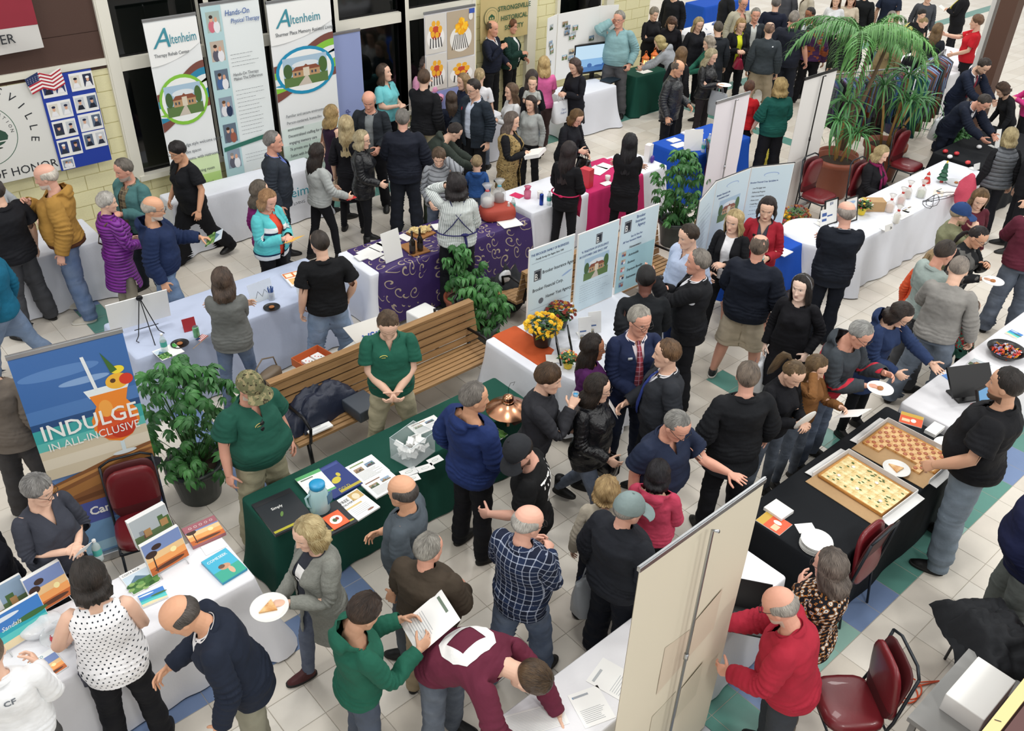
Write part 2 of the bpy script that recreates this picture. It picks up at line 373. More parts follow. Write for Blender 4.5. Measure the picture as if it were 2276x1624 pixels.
ARMS={'down':((.075,.03,-.515),(.25,-1,0),0,.35),'down2':((.12,.10,-.49),(.4,-1,0),10,.4),'back':((.03,-.18,-.44),(.6,-1,0),0,.4),'bent':((-.04,.29,-.27),(.45,-.5,-1),0,.45),'fwd':((-.02,.36,-.18),(.4,-.3,-1),10,.4),'low':((-.05,.27,-.38),(.5,-.7,-.6),0,.4),'hold':((-.11,.27,-.24),(.6,-.4,-1),50,.5),'palm':((.10,.38,-.20),(.4,-.3,-1),95,.12),'plate':((-.06,.30,-.22),(.5,-.4,-1),90,.2),'clasp':((-.155,.235,-.40),(.8,-.5,-.5),-20,.55),'cross':((-.27,.20,-.20),(.9,-.1,-.8),-10,.3),'face':((-.09,.22,.06),(.5,.2,-1),0,.5),'ear':((-.05,.10,.18),(.8,.2,-1),0,.45),'hip':((.02,-.02,-.40),(1,-.4,-.1),0,.5),'pocket':((.045,.08,-.47),(.8,-1,0),0,.6),'reach':((-.02,.50,-.10),(.4,-.1,-1),0,.2),'reachdown':((-.03,.40,-.34),(.5,-.4,-.6),-60,.25),'side':((.42,.18,-.22),(.2,-.4,-1),60,.15),'write':((-.10,.36,-.34),(.8,-.4,-.3),-40,.7),'up':((-.02,.20,.25),(.8,.3,-1),0,.3),'shoulder':((-.10,.42,.02),(.3,-.2,-1),-40,.2),'behind':((-.16,-.17,-.36),(.8,-.9,0),0,.5)}
def pose(sh,kw):
 fat,fem,broad=sh.get('fat',0.),sh.get('fem',0.),sh.get('broad',0.)
 dx=.18*(fat*.12-fem*.08+broad*.09)
 lean,tilt,twist=R(kw.get('lean',0)),R(kw.get('tilt',0)),R(kw.get('twist',0))
 hy,hpch,hr=[R(a)for a in kw.get('head',(0,8,0))]
 G=[None]*len(BONES)
 sit=kw.get('stance')=='sit'
 Gp=about(rx(-lean*.35),np.array([0,0,.90]));G[0]=Gp
 Gs=comp(Gp,about(rz(twist*.4)@ry(tilt*.5)@rx(-lean*.30),np.array([0,0,1.03])));G[1]=Gs
 Gc=comp(Gs,about(rz(twist*.6)@ry(tilt*.5)@rx(-lean*.35),np.array([0,0,1.18])));G[2]=Gc
 Gn=comp(Gc,about(rz(hy*.35)@rx(-hpch*.4)@ry(hr*.4),np.array([0,-.02,1.46])));G[3]=Gn
 Gh=comp(Gn,about(rz(hy*.65)@rx(-hpch*.6)@ry(hr*.6),np.array([0,-.01,1.55])));G[4]=Gh
 out={}
 for s,key in((1,'R'),(-1,'L')):
  a=kw.get('arm'+key,'down');a=ARMS[a]if isinstance(a,str)else a
  off,pole,tw,curl=a;mir=np.array([s,1,1])
  sh0=(SH+np.array([dx,0,0]))*mir;shp=app(Gc,sh0)
  o=np.array(off,float)*mir;o[0]+=s*fat*.05*(o[2]<-.3)
  T=rz(twist)@o;dist=np.linalg.norm(T);mx=(LU+LF)*.995
  if dist>mx:T*=mx/dist;dist=mx
  pl=rz(twist)@(np.array(pole,float)*mir);d=T/dist;pl=nrm(pl-(pl@d)*d)
  ca=(LU*LU+dist*dist-LF*LF)/(2*LU*dist);ca=max(-1,min(1,ca));sa=math.sqrt(1-ca*ca)
  U=ca*d+sa*pl;elb=shp+LU*U;Fd=nrm(shp+T-elb);wr=elb+LF*Fd
  h=np.cross(U,Fd);h=nrm(h)if np.linalg.norm(h)>1e-4 else nrm(np.cross(pl,d))
  dr=DR*mir;hr_=nrm(np.cross(dr,np.array([0,1.,0])))
  B0=np.stack([dr,hr_,np.cross(dr,hr_)],1)
  Ru=np.stack([U,h,np.cross(U,h)],1)@B0.T;Rf=np.stack([Fd,h,np.cross(Fd,h)],1)@B0.T
  G[BI['uparm'+key]]=(Ru,shp-Ru@sh0);el0=sh0+LU*dr;wr0=el0+LF*dr
  Rf2=rax(Fd,-s*R(tw)*.35)@Rf
  G[BI['forearm'+key]]=(Rf2,elb-Rf2@el0)
  Rh=rax(Fd,-s*R(tw))@Rf
  bend=a[4]if len(a)>4 else 0
  if bend:Rh=rax(Rh@np.array([0,1.,0]),s*R(bend))@Rh
  Gh_=(Rh,wr-Rh@wr0);G[BI['hand'+key]]=Gh_
  sft=np.array([dx*s,0,0])
  for i,(k,m,e)in enumerate(FING):
   c=curl*(1+.12*i)if curl<.9 else curl
   ka=k*mir+sft;ma=m*mir+sft
   G1=comp(Gh_,about(ry(s*c*R(72)),ka));G2=comp(G1,about(ry(s*c*R(88)),ma))
   G[BI['f%da%s'%(i,key)]]=G1;G[BI['f%db%s'%(i,key)]]=G2
  t0,t1=THUMB[0]*mir+sft,THUMB[1]*mir+sft
  G1=comp(Gh_,about(ry(s*curl*R(38)),t0));G2=comp(G1,about(rax(DR*mir,-s*curl*R(30))@ry(s*curl*R(30)),t1));G[BI['tha'+key]]=G1;G[BI['thb'+key]]=G2
  out['hand'+key]=app(Gh_,(hp(.085,.0,.025))*mir+sft);out['wrist'+key]=wr;out['handrot'+key]=Rh;out['elbow'+key]=elb;out['shoulder'+key]=shp
 st=kw.get('stance','stand')
 fl={'stand':((0,3,0),(0,3,0)),'wide':((2,8,0),(-2,8,0)),'contra':((8,4,10),(-3,4,0)),'walk':((24,1,8),(-20,1,14)),'walkL':((-20,1,14),(24,1,8)),'sit':((86,5,88),(84,5,86)),'step':((14,2,8),(-10,2,4)),'close':((0,0,0),(1,0,0))}[st]
 low=1e9
 for(fx,ab,kn),s,key in((fl[0],1,'R'),(fl[1],-1,'L')):
  mir=np.array([s,1,1]);hip,knee,ank=HIP*mir,KN*mir,AN*mir
  Gpl=(np.eye(3),np.zeros(3));hipw=hip
  Gt=about(ry(-s*R(ab))@rx(R(fx)),hip)
  Gk=comp(Gt,about(rx(-R(kn)),knee));Gf=comp(Gk,about(rx(-R(fx-kn))@ry(s*R(ab))@rz(-s*R(8)),ank))
  G[BI['thigh'+key]]=Gt;G[BI['shin'+key]]=Gk;G[BI['foot'+key]]=Gf
  out['foot'+key]=app(Gf,AN*mir);low=min(low,out['foot'+key][2])
 dz=.085-low;
 G=[(r,t+np.array([0,0,dz]))for r,t in G]
 for k in list(out):
  if not k.startswith('handrot'):out[k]=out[k]+np.array([0,0,dz])
 hs=sh.get('head',1.0)
 out['top']=app(G[4],(0,-.02,1.498+.225*hs*HS));out['head']=app(G[4],(0,0,1.64));out['headR']=G[4][0];out['neck']=app(G[3],(0,-.02,1.47));out['chest']=app(G[2],(0,.1,1.3));out['chestR']=G[2][0];out['hip']=app(G[0],(0,0,.95))
 return G,out
def skin_pose(V,Wt,G):
 M=np.stack([np.concatenate([r,t[:,None]],1)for r,t in G]).reshape(len(G),12)
 A=(Wt@M).reshape(-1,3,4);return np.einsum('nij,nj->ni',A[:,:,:3],V)+A[:,:,3]
 # == templates
class Tm:pass
TM={}
def finish_tm(key,me,mat,sigma=.022,head_only=False,fix=None):
 t=Tm();t.me=me;t.V=get_co(me)
 a=me.attributes.new('rest','FLOAT_VECTOR','POINT');a.data.foreach_set('vector',t.V.astype(np.float32).ravel())
 me.materials.clear();me.materials.append(mat)
 me.polygons.foreach_set('use_smooth',np.full(len(me.polygons),True));me.update()
 if head_only:t.W=np.zeros((len(t.V),len(BONES)));t.W[:,BI['head']]=1
 else:t.W=weights(t.V,sigma)
 if fix:fix(t)
 TM[key]=t;return t
def head_disp(co,no):
 x,y,z=co.T;ax=np.abs(x);fr=np.clip((y-.02)/.03,0,1)*(z>1.51)
 d=np.zeros(len(co))
 nz=np.clip((1.658-z)/.055,0,1)**1.1*np.clip((z-1.590)/.010,0,1)
 d+=.026*nz*np.exp(-(x/(.0075+.0055*nz))**2)
 d+=.007*gs(ax,.0125,.006)*gs(z,1.599,.008)
 d+=-.011*gs(ax,.032,.016)*gs(z,1.645,.011)
 d+=.0055*gs(ax,.031,.011)*gs(z,1.6465,.007)
 d+=.005*gs(ax,.024,.024)*gs(z,1.668,.006)
 d+=.0045*gs(x,0,.022)*(gs(z,1.5785,.0035)+1.15*gs(z,1.5675,.0045))-.004*gs(x,0,.024)*gs(z,1.5735,.0016)
 d+=.006*gs(x,0,.018)*gs(z,1.535,.010)-.004*gs(x,0,.020)*gs(z,1.555,.006)
 d+=.005*gs(ax,.048,.018)*gs(z,1.613,.018)-.004*gs(ax,.060,.015)*gs(z,1.575,.02)
 co=co.copy();co[:,1]+=d*fr
 return co
HEADP=[(1.516,.022,.072,.030),(1.524,.036,.080,.006),(1.54,.048,.083,-.015),(1.56,.057,.083,-.045),(1.585,.063,.083,-.070),(1.61,.070,.083,-.085),(1.64,.0755,.084,-.098),(1.67,.0765,.086,-.104),(1.695,.0765,.082,-.103),(1.715,.070,.072,-.094),(1.733,.057,.055,-.076),(1.745,.038,.032,-.052),(1.751,.014,.008,-.024)]
TORSO=[(.86,.158,.095,-.115),(.90,.168,.095,-.13),(.96,.165,.095,-.125),(1.02,.152,.10,-.10),(1.08,.145,.10,-.09),(1.15,.145,.10,-.095),(1.22,.155,.112,-.11),(1.29,.168,.118,-.118),(1.35,.168,.105,-.118),(1.39,.155,.08,-.108),(1.425,.122,.055,-.09),(1.452,.088,.04,-.078),(1.475,.06,.035,-.07)]
def grow(prof,d,zlo=None,zhi=None):return[(z,a+d,b+d,c-d)for z,a,b,c in prof if(zlo is None or z>=zlo)and(zhi is None or z<=zhi)]
def arm_part(ru,re,rf,rw,over=.0,start=-.035,sag=0):
 pts=[SH-DR*.045+np.array([0,0,-.012]),SH+DR*.02,SH+DR*.10,SH+DR*.20,EL,EL+DR*.10,EL+DR*.19,WR+DR*over]
 return tube(pts,[ru*.72,ru*.95,ru,(ru+re)/2,re,rf,(rf+rw)/2,rw],14)
def hand_parts():
 out=[]
 sec=[]
 for(a,hw,ht,c)in((-.02,.026,.022,0),(.01,.027,.019,0),(.035,.036,.017,.002),(.065,.042,.0155,.001),(.095,.041,.013,-.001),(.102,.036,.009,-.001)):
  sec.append([tuple(hp(a,c+hw*cos(t),ht*sin(t)))for t in(2*PI*i/14 for i in range(14))])
 out.append(rings(sec,14))
 for i,(a,b,c)in enumerate(FING):
  r=.0088 if i<3 else.0078;d=nrm(c-a);out.append(tube([a-d*.02,a,b,b+(c-b)*.6,c,c+d*.004],[r,r,r*.98,r*.88,r*.72,r*.35],9))
 a,b,c=THUMB;out.append(tube([a-nrm(b-a)*.02,a,b,(b+c)/2,c,c+nrm(c-b)*.004],[.013,.0125,.0108,.0102,.008,.004],9))
 out.append(ellipsoid(tuple(hp(.035,.022,.010)),(.018,.018,.018),10,7))
 return out
def leg_part(rt,rk,rc,ra,end=AN,n=16):
 top=HIP+np.array([-.012,0,.02])
 return tube([top,HIP*.75+KN*.25,HIP*.4+KN*.6,KN,KN*.62+AN*.38,KN*.3+AN*.7,end],[rt*1.02,rt,(rt+rk)/2,rk,rc,(rc+ra)/2,ra],n)
def both(p):return[p,mirror(p)]
def build_body():
 parts=[loft_z(HEADP,28,p=.93),tube([(0,-.035,1.43),(0,-.030,1.47),(0,-.020,1.52),(0,-.015,1.58)],[.066,.059,.055,.056],18),loft_z(TORSO,28)]
 ear=ellipsoid((.075,-.008,1.632),(.011,.019,.031),10,8,rotx=.15);parts+=both(ear)
 parts+=both(arm_part(.050,.041,.040,.027,.02))
 for h in hand_parts():parts+=both(h)
 parts+=both(leg_part(.083,.056,.054,.037))
 foot=loft_z([(0.0,.038,.150,-.06),(.02,.042,.155,-.065),(.045,.036,.12,-.06),(.08,.034,.05,-.05),(.11,.034,.028,-.045)],16)
 foot=([(x+.108,y,z)for x,y,z in foot[0]],foot[1]);parts+=both(foot)
 def vg(co):
  w=np.full(len(co),1.0);hd=(co[:,2]>1.50);w[hd]=.35;w[hd&(co[:,1]>.02)]=.15;w[np.abs(co[:,0])>.54]=.2;return w
 for key,vox,sm,ratio in(('near',.0042,2,.115),('far',.0065,1,.11)):
  me=voxelise(parts,vox,sm,decim=ratio,vg=vg,disp=head_disp)
  full=finish_tm('body_full_'+key,me,skin_mat())
  bm=bmesh.new();bm.from_mesh(me)
  dead=[f for f in bm.faces if(lambda c:abs(c.x)<.30 and c.z<1.30)(f.calc_center_median())]
  bmesh.ops.delete(bm,geom=dead,context='FACES')
  m2=bpy.data.meshes.new('body');bm.to_mesh(m2);bm.free()
  if 'rest' in m2.attributes:m2.attributes.remove(m2.attributes['rest'])
  finish_tm('body_up_'+key,m2,skin_mat())
def cut(bm,co,no,sel=None,clear=True):
 fs=[f for f in bm.faces if sel is None or sel(f.calc_center_median())]
 es=set();vs=set()
 for f in fs:es.update(f.edges);vs.update(f.verts)
 bmesh.ops.bisect_plane(bm,geom=fs+list(es)+list(vs),plane_co=co,plane_no=no,clear_outer=clear,clear_inner=False)
def wrinkle(co,no,amp):
 x,y,z=co.T;out=np.zeros(len(co));s=np.array([0.0]*len(co))
 ax=np.abs(x);arm=np.clip((ax-.24)/.05,0,1)
 t=(ax*SQ-(z-1.412)*SQ)
 s=np.array([mnoise.noise(Vector((float(a)*7,float(b)*7,float(c)*11)))for a,b,c in co])
 s2=np.array([mnoise.noise(Vector((float(a)*22+3,float(b)*20,float(c)*34)))for a,b,c in co])
 el=gs(t,(EL@np.array([SQ,0,-SQ]))+1.412*SQ,.07)
 out=amp*(1.3*s+.55*s2)*(1-arm*.3)
 out+=arm*amp*1.1*np.sin(t*150+4*s)*(.25+el)
 out+=(1-arm)*amp*.8*gs(z,.98,.06)*np.sin(z*190+ax*30+5*s)
 return co+no*out[:,None]
def top_tm(sleeve='long',hem=.90,loose=.02,neck='crew',open_=0,flare=0.,hood=False,collar=None,lod='near',cuff=None,band=False,amp=.0045):
 key=('top',sleeve,hem,loose,neck,open_,flare,hood,collar,lod)
 if key in TM:return TM[key]
 L=loose
 prof=[(z,a+L*(1.0 if z<1.36 else.55),b+L*(1 if z<1.36 else.5),c-L*(1 if z<1.36 else.5))for z,a,b,c in TORSO]
 if hem<.86:
  k=(.86-hem)/.5;ext=[(hem-.03,.158+L+flare*1.1,.10+L+flare,-.12-L-flare),((hem+.86)/2,.160+L+flare*.5,.10+L+flare*.5,-.12-L-flare*.5)];prof=ext+prof
 if band:prof=[(z,a-(.010 if z<.93 else 0),b-(.01 if z<.93 else 0),c+(.01 if z<.93 else 0))for z,a,b,c in prof]
 prof[-1]=(1.50,.052+L*.4,.035,-.075)
 parts=[loft_z(prof,28)]
 if sleeve=='long':parts+=both(arm_part(.051+L*.62,.046+L*.75,.044+L*.75,.034+L*.55,.04))
 elif sleeve=='short':parts+=both(tube([SH-DR*.035,SH+DR*.02,SH+DR*.10,SH+DR*.28],[.038+L*.5,.053+L*.6,.056+L*.8,.062+L*1.1],14))
 elif sleeve=='half':parts+=both(tube([SH-DR*.035,SH+DR*.02,SH+DR*.10,EL,EL+DR*.12],[.038+L*.5,.053+L*.6,.054+L*.8,.054+L*1.1,.052+L],14))
 if hood:
  parts.append(tube([(.075,.060,1.405),(.105,.00,1.452),(.085,-.075,1.485),(0,-.115,1.49),(-.085,-.075,1.485),(-.105,0,1.452),(-.075,.060,1.405)],[.022,.032,.045,.052,.045,.032,.022],12))
  parts.append(ellipsoid((0,-.135,1.43),(.10,.045,.085),16,10,rotx=.25))
 if collar=='stand':parts.append(loft_z([(1.43,.085,.06,-.10),(1.47,.072,.062,-.085),(1.515,.070,.060,-.080)],20))
 vox=.0135 if lod=='near' else.022
 me=voxelise(parts,vox,4 if lod=='near' else 2,disp=(lambda co,no:wrinkle(co,no,amp*(1+L*15))))
 bm=bmesh.new();bm.from_mesh(me);bpy.data.meshes.remove(me)
 cut(bm,(0,0,hem),(0,0,-1),(lambda c:abs(c.x)<.33 and c.z<hem+.08))
 end={'long':WR-DR*(.0 if cuff is None else cuff),'short':SH+DR*.20,'half':EL+DR*.07}.get(sleeve)
 if end is not None:
  for s in(1,-1):cut(bm,(s*end[0],end[1],end[2]),(s*SQ,0,-SQ),(lambda c,s=s:c.x*s>.22))
 else:
  for s in(1,-1):cut(bm,(s*.168,0,1.4),(s,0,.25),(lambda c,s=s:c.x*s>.10 and c.z>1.22))
 if not collar=='stand':cut(bm,(0,0,1.462 if neck!='wide' else 1.445),(0,.42,1),(lambda c:abs(c.x)<.13 and c.z>1.38))
 else:cut(bm,(0,0,1.508),(0,.25,1),(lambda c:abs(c.x)<.13 and c.z>1.42))
 def vcut(wt,zt,wb,zb):
  fsel=lambda c:c.y>.0 and abs(c.x)<.17 and c.z>zb-.06
  for s in(1,-1):
   d=np.array([s*(wt-wb),0,zt-zb]);n=nrm(np.array([d[2],0,-d[0]]))
   cut(bm,(s*wb,0,zb),tuple(n),fsel,clear=False)
  dead=[]
  for f in bm.faces:
   c=f.calc_center_median()
   if c.y>.0 and c.z>zb-.001:
    w=wb+(wt-wb)*min(1.3,(c.z-zb)/(zt-zb))
    if abs(c.x)<w:dead.append(f)
  bmesh.ops.delete(bm,geom=dead,context='FACES')
 if neck=='V':vcut(.055,1.45,.001,1.33)
 elif neck=='polo':vcut(.035,1.45,.003,1.37)
 elif neck=='lapel':vcut(.062,1.46,.004,1.16)
 if open_:vcut(.060,1.46,open_,hem-.02)
 be=[e for e in bm.edges if e.is_boundary]
 if be:
  r=bmesh.ops.extrude_edge_only(bm,edges=be);nv=[g for g in r['geom']if isinstance(g,bmesh.types.BMVert)]
  bm.normal_update()
  for v in nv:
   old=[e.other_vert(v)for e in v.link_edges if e.other_vert(v)not in nv]
   n=old[0].normal if old else v.normal
   v.co-=Vector(n)*.009
 if collar in('shirt','lapel'):
  zc=1.452;rows=[]
  for(dz,dr)in((0,.004),(.022,.0),(.036,.004),(.020,.014),(.002,.020)):
   ring=[]
   for i in range(25):
    a=R(22)+(2*PI-R(44))*i/24;b=a+PI/2
    front=.5+.5*cos(a)
    rr_=.066+dr+L*.3;ring.append(bm.verts.new((rr_*cos(b)*.98,rr_*sin(b)*1.0-.018,zc+dz-.028*front*(1.2 if collar=='shirt' else 1.6))))
   rows.append(ring)
  for k in range(len(rows)-1):
   for i in range(24):bm.faces.new((rows[k][i],rows[k][i+1],rows[k+1][i+1],rows[k+1][i]))
 me=bpy.data.meshes.new('top');bm.to_mesh(me);bm.free()
 def fix(t):
  if hem<.86 and flare>=.0:
   z=t.V[:,2];k=np.clip((.92-z)/.25,0,1)*.75*(np.abs(t.V[:,0])<.30+flare)
   Wn=t.W.copy();legw=(Wn*LEG).sum(1);Wn-=(Wn*LEG)*k[:,None];Wn[:,0]+=legw*k;t.W=Wn
  arm_out=np.abs(t.V[:,0])>.30
  Wn=t.W.copy();bad=Wn*(LEG[None,:])*arm_out[:,None];Wn-=bad;Wn/=Wn.sum(1,keepdims=True);t.W=Wn
 return finish_tm(key,me,cloth_mat('plain'),.026,fix=fix)
def legs_tm(kind='trousers',lod='near'):
 key=('legs',kind,lod)
 if key in TM:return TM[key]
 vox=.0145 if lod=='near' else.024
 hip=lambda g:loft_z([(.845,.135+g,.07+g,-.10-g),(.87,.160+g,.092+g,-.125-g),(.92,.168+g,.094+g,-.132-g),(.97,.163+g,.095+g,-.122-g),(1.00,.156+g,.10+g,-.11-g),(1.04,.15+g,.10+g,-.10-g)],24)
 g={'trousers':.012,'loose':.020,'slim':.006,'shorts':.022,'skirt':.012,'wide':.012}[kind]
 parts=[hip(g)]
 end=AN+np.array([0,-.004,-.05])
 if kind in('trousers','loose','wide'):
  k={'trousers':.0,'loose':.010,'wide':.015}[kind];parts+=both(leg_part(.090+k,.072+k,.072+k,.066+k*1.6,end));zc=.045
 elif kind=='slim':parts+=both(leg_part(.086,.061,.058,.044,end));zc=.075
 elif kind=='shorts':parts+=both(leg_part(.104,.10,.09,.07,end));zc=.47
 else:parts.append(loft_z([(.48,.19,.16,-.17),(.7,.185,.14,-.155),(.9,.172,.11,-.135)],24));zc=.52
 me=voxelise(parts,vox,4 if lod=='near' else 2,disp=(lambda co,no:co+no*(np.array([mnoise.noise(Vector((float(a)*8,float(b)*8,float(c)*14)))for a,b,c in co])*.010*(.3 if kind=='slim' else 1)+.004*gs(co[:,2],.50,.05)*np.sin(co[:,2]*170)+.004*gs(co[:,2],.12,.07)*np.sin(co[:,2]*190))[:,None]))
 bm=bmesh.new();bm.from_mesh(me);bpy.data.meshes.remove(me)
 cut(bm,(0,0,zc),(0,0,-1));cut(bm,(0,0,1.02),(0,0,1))
 for v in bm.verts:
  if v.co.z>.86:k_=min(1,(v.co.z-.86)/.05)*.13;v.co.x*=1-k_;v.co.y=(v.co.y+.015)*(1-k_)-.015
 me=bpy.data.meshes.new('legs');bm.to_mesh(me);bm.free()
 def fix(t):
  if kind=='skirt':
   z=t.V[:,2];k=np.clip((.9-z)/.2,0,1)*.5;Wn=t.W.copy();lw=(Wn*LEG).sum(1);Wn-=(Wn*LEG)*k[:,None];Wn[:,0]+=lw*k;t.W=Wn
 return finish_tm(key,me,cloth_mat('plain'),.022,fix=fix)
def shoe_tm(kind='shoe'):
 key=('shoe',kind)
 if key in TM:return TM[key]
 up=[(.0,.042,.168,-.068),(.012,.047,.172,-.072),(.028,.046,.166,-.070),(.048,.040,.130,-.064),(.068,.037,.070,-.060),(.092,.039,.040,-.056)]
 if kind=='boot':up=up[:-1]+[(.10,.040,.045,-.058),(.20,.048,.048,-.055)]
 v,f=loft_z(up,20,p=.85);V=[(x+.108,y,z)for x,y,z in v]
 sol=loft_z([(-.002,.046,.172,-.074),(.004,.050,.178,-.078),(.020,.050,.178,-.078),(.024,.046,.172,-.072)],20,p=.85);S2=[(x+.108,y,z)for x,y,z in sol[0]]
 a=[(V,f),(S2,sol[1])]
 res=[]
 for mirr in(False,True):
  prt=[mirror(p)if mirr else p for p in a];VV,FF=merge(prt);me=mesh_from('shoe',VV,FF)
  t=finish_tm(key+(mirr,),me,cloth_mat('satin'));t.W=np.zeros_like(t.W);t.W[:,BI['foot'+('L' if mirr else 'R')]]=1
  me.materials.append(cloth_mat('sole'));n0=len(f);me.polygons.foreach_set('material_index',np.array([0]*n0+[1]*(len(FF)-n0),np.int32));res.append(t)
 TM[key]=res;return res
def hair_tm(style,lod='near'):
 key=('hair',style,lod)
 if key in TM:return TM[key]
 NA=40 if lod=='near' else 28;r2=random.Random(hash_(style))
 cfg=dict(short=(50,95,124,.014,0,.0),fringe=(68,97,122,.019,0,.0),crop=(50,92,124,.011,0,.0),messy=(60,100,124,.024,0,.0),pixie=(70,104,124,.020,0,.0),bob=(52,86,122,.016,.075,.004),long=(50,86,122,.020,.26,.0),vlong=(50,86,122,.020,.36,.0),shoulder=(50,86,122,.019,.14,.006),pulled=(48,86,122,.012,0,.0),ring=(80,96,124,.010,0,.0),balding=(50,94,124,.010,0,.0),curly=(60,96,120,.028,.03,.01),curlybob=(56,90,120,.028,.09,.014),fringebob=(74,90,122,.020,.10,.006))[style]
 tf,ts,tb,th,ln,fl=cfg;curl={'curly':.016,'curlybob':.014,'messy':.010,'pixie':.005,'short':.003,'fringe':.003}.get(style,.003)
 C0=np.array([0,-.012,1.645]);NT=12;NL=0 if not ln else(10 if ln>.2 else 6)
 V=[];st=[];F=[];rows=NT+1+NL;idx=-np.ones((NA,rows),int)
 def pt(a,t,off):
  x,y=sin(a),cos(a);rxx=.0805+off;ryy=.0965+off;rzz=.1085+off
  tuck=1-.22*max(0,(t-R(95))/R(40))
  return np.array([rxx*sin(t)*x*tuck,ryy*sin(t)*y*tuck,rzz*cos(t)])+C0
 for ia in range(NA):
  a=2*PI*ia/NA;c=cos(a);sd=abs(sin(a))
  te=ts+(tf-ts)*max(0,c)**1.3 if c>0 else ts+(tb-ts)*(-c)**.8
  if style=='ring':t0=60+18*max(0,c);te=ts+(tb-ts)*(max(0,-c))**.8 if c<.25 else ts-10*(c-.25)
  elif style=='balding':t0=0
  else:t0=0
  ringfront=style=='ring' and c>.45
  for k in range(NT+1):
   u=k/NT;t=R(t0+(te-t0)*u)
   edge=1-u**2.6*(.98 if not ln or c>.55 else.1)
   if style=='ring':edge=max(0.0,sin(PI*min(1,u*1.0)))**.6*(0 if ringfront else 1)
   n1=mnoise.noise(Vector((sin(a)*2.2,cos(a)*2.2,t*2.4+hash_(style)%7)))
   n2=mnoise.noise(Vector((sin(a)*7,cos(a)*7,t*6)))
   pf=min(1,t/R(28));n3=mnoise.noise(Vector((sin(a)*13,cos(a)*13,t*3.5)));off=th*edge*(1+.30*n1*pf)+(curl*n2+(.0060 if th>.011 else.0014)*n3)*min(1,edge*1.5)*pf-(0.004 if edge<.1 else 0)
   if style=='balding' and t<R(38):off=-.004+.002*n2
   p=pt(a,t,off)
   if style in('fringe','fringebob')and c>.3:p[1]+=.004
   idx[ia,k]=len(V);V.append(tuple(p));st.append((a/PI*3,t*1.0,0))
  if NL and c<(.60 if style not in('pulled',)else-2):
   base=np.array(V[idx[ia,NT]])
   L_=ln*(1+.10*mnoise.noise(Vector((a*3,1,2))));L_*=(1 if c<.2 else 1-.25*(c-.2)/.4)
   pass
   zt=1.585-L_+.030*mnoise.noise(Vector((a*7,5,1)))+.008*sin(ia*2.6)
   for k in range(1,NL+1):
    u=k/NL;z=base[2]+(zt-base[2])*u
    rr1=.080+th*.9+fl*sin(u*PI*.6)*.8+.006*u-(.020*max(0,u-.45)/.55 if ln<.2 else.012*u)
    wav=.0045*sin(a*9+u*5)+.004*sin(a*23+u*3)+curl*1.2*mnoise.noise(Vector((a*4,u*6,3)))
    x=sin(a)*(rr1+wav)*(1.0+.10*u);y=cos(a)*(rr1+.012+wav)-.012-(.022*u if ln>.12 else 0)
    if c>0:y=y*(1)+.0
    if z<1.47 and c<0:y=min(y,-.108*max(.55,-c)if ln>.1 else y)
    x0,y0=base[0],base[1];m=min(1,u*NL/2.5)
    idx[ia,NT+k]=len(V);V.append((x0+(x-x0)*m,y0+(y-y0)*m,z));st.append((a/PI*3,2.2+u*ln*9,0))
 for ia in range(NA):
  ja=(ia+1)%NA
  for k in range(rows-1):
   q=(idx[ia,k],idx[ia,k+1],idx[ja,k+1],idx[ja,k])
   if min(q)>=0:F.append(q)
 F=[tuple(reversed(q))for q in F]
 if style=='pulled':pass
 me=mesh_from('hair',V,F)
 a=me.attributes.new('strand','FLOAT_VECTOR','POINT');a.data.foreach_set('vector',np.array(st,np.float32).ravel())
 bm=bmesh.new();bm.from_mesh(me);bmesh.ops.remove_doubles(bm,verts=bm.verts,dist=.0003);bmesh.ops.recalc_face_normals(bm,faces=bm.faces);bm.to_mesh(me);bm.free()
 t=finish_tm(key,me,hair_mat(),head_only=True)
 if NL:
  z=t.V[:,2];k=np.clip((1.50-z)/.12,0,1)*.75;t.W[:,BI['head']]-=k;t.W[:,BI['chest']]+=k
 return t
def hash_(s):return sum(ord(c)*(i+3)for i,c in enumerate(s))
def tail_tm(kind,lod='near'):
 key=('tail',kind)
 if key in TM:return TM[key]
 if kind=='pony':v,f=tube([(0,-.10,1.70),(0,-.135,1.71),(0,-.165,1.67),(0,-.165,1.60),(0,-.150,1.52),(0,-.14,1.44),(0,-.135,1.38)],[.014,.020,.032,.036,.034,.024,.006],12,flat=(1.15,.8))
 elif kind=='lowpony':v,f=tube([(0,-.09,1.60),(0,-.115,1.59),(0,-.130,1.55),(0,-.135,1.48),(0,-.125,1.42),(0,-.12,1.38)],[.014,.018,.024,.024,.018,.005],10)
 elif kind=='curl':v,f=tube([(0,-.09,1.60),(0,-.115,1.585),(0,-.13,1.55),(0.012,-.14,1.515),(0,-.135,1.49)],[.012,.014,.026,.026,.010],10)
 else:v,f=ellipsoid((0,-.125,1.70),(.045,.040,.042),14,9)
 me=mesh_from('tail',v,f);a=me.attributes.new('strand','FLOAT_VECTOR','POINT')
 a.data.foreach_set('vector',np.array([(math.atan2(p[0],p[1]+.14),p[2]*6,0)for p in v],np.float32).ravel())
 return finish_tm(key,me,hair_mat(),head_only=True)
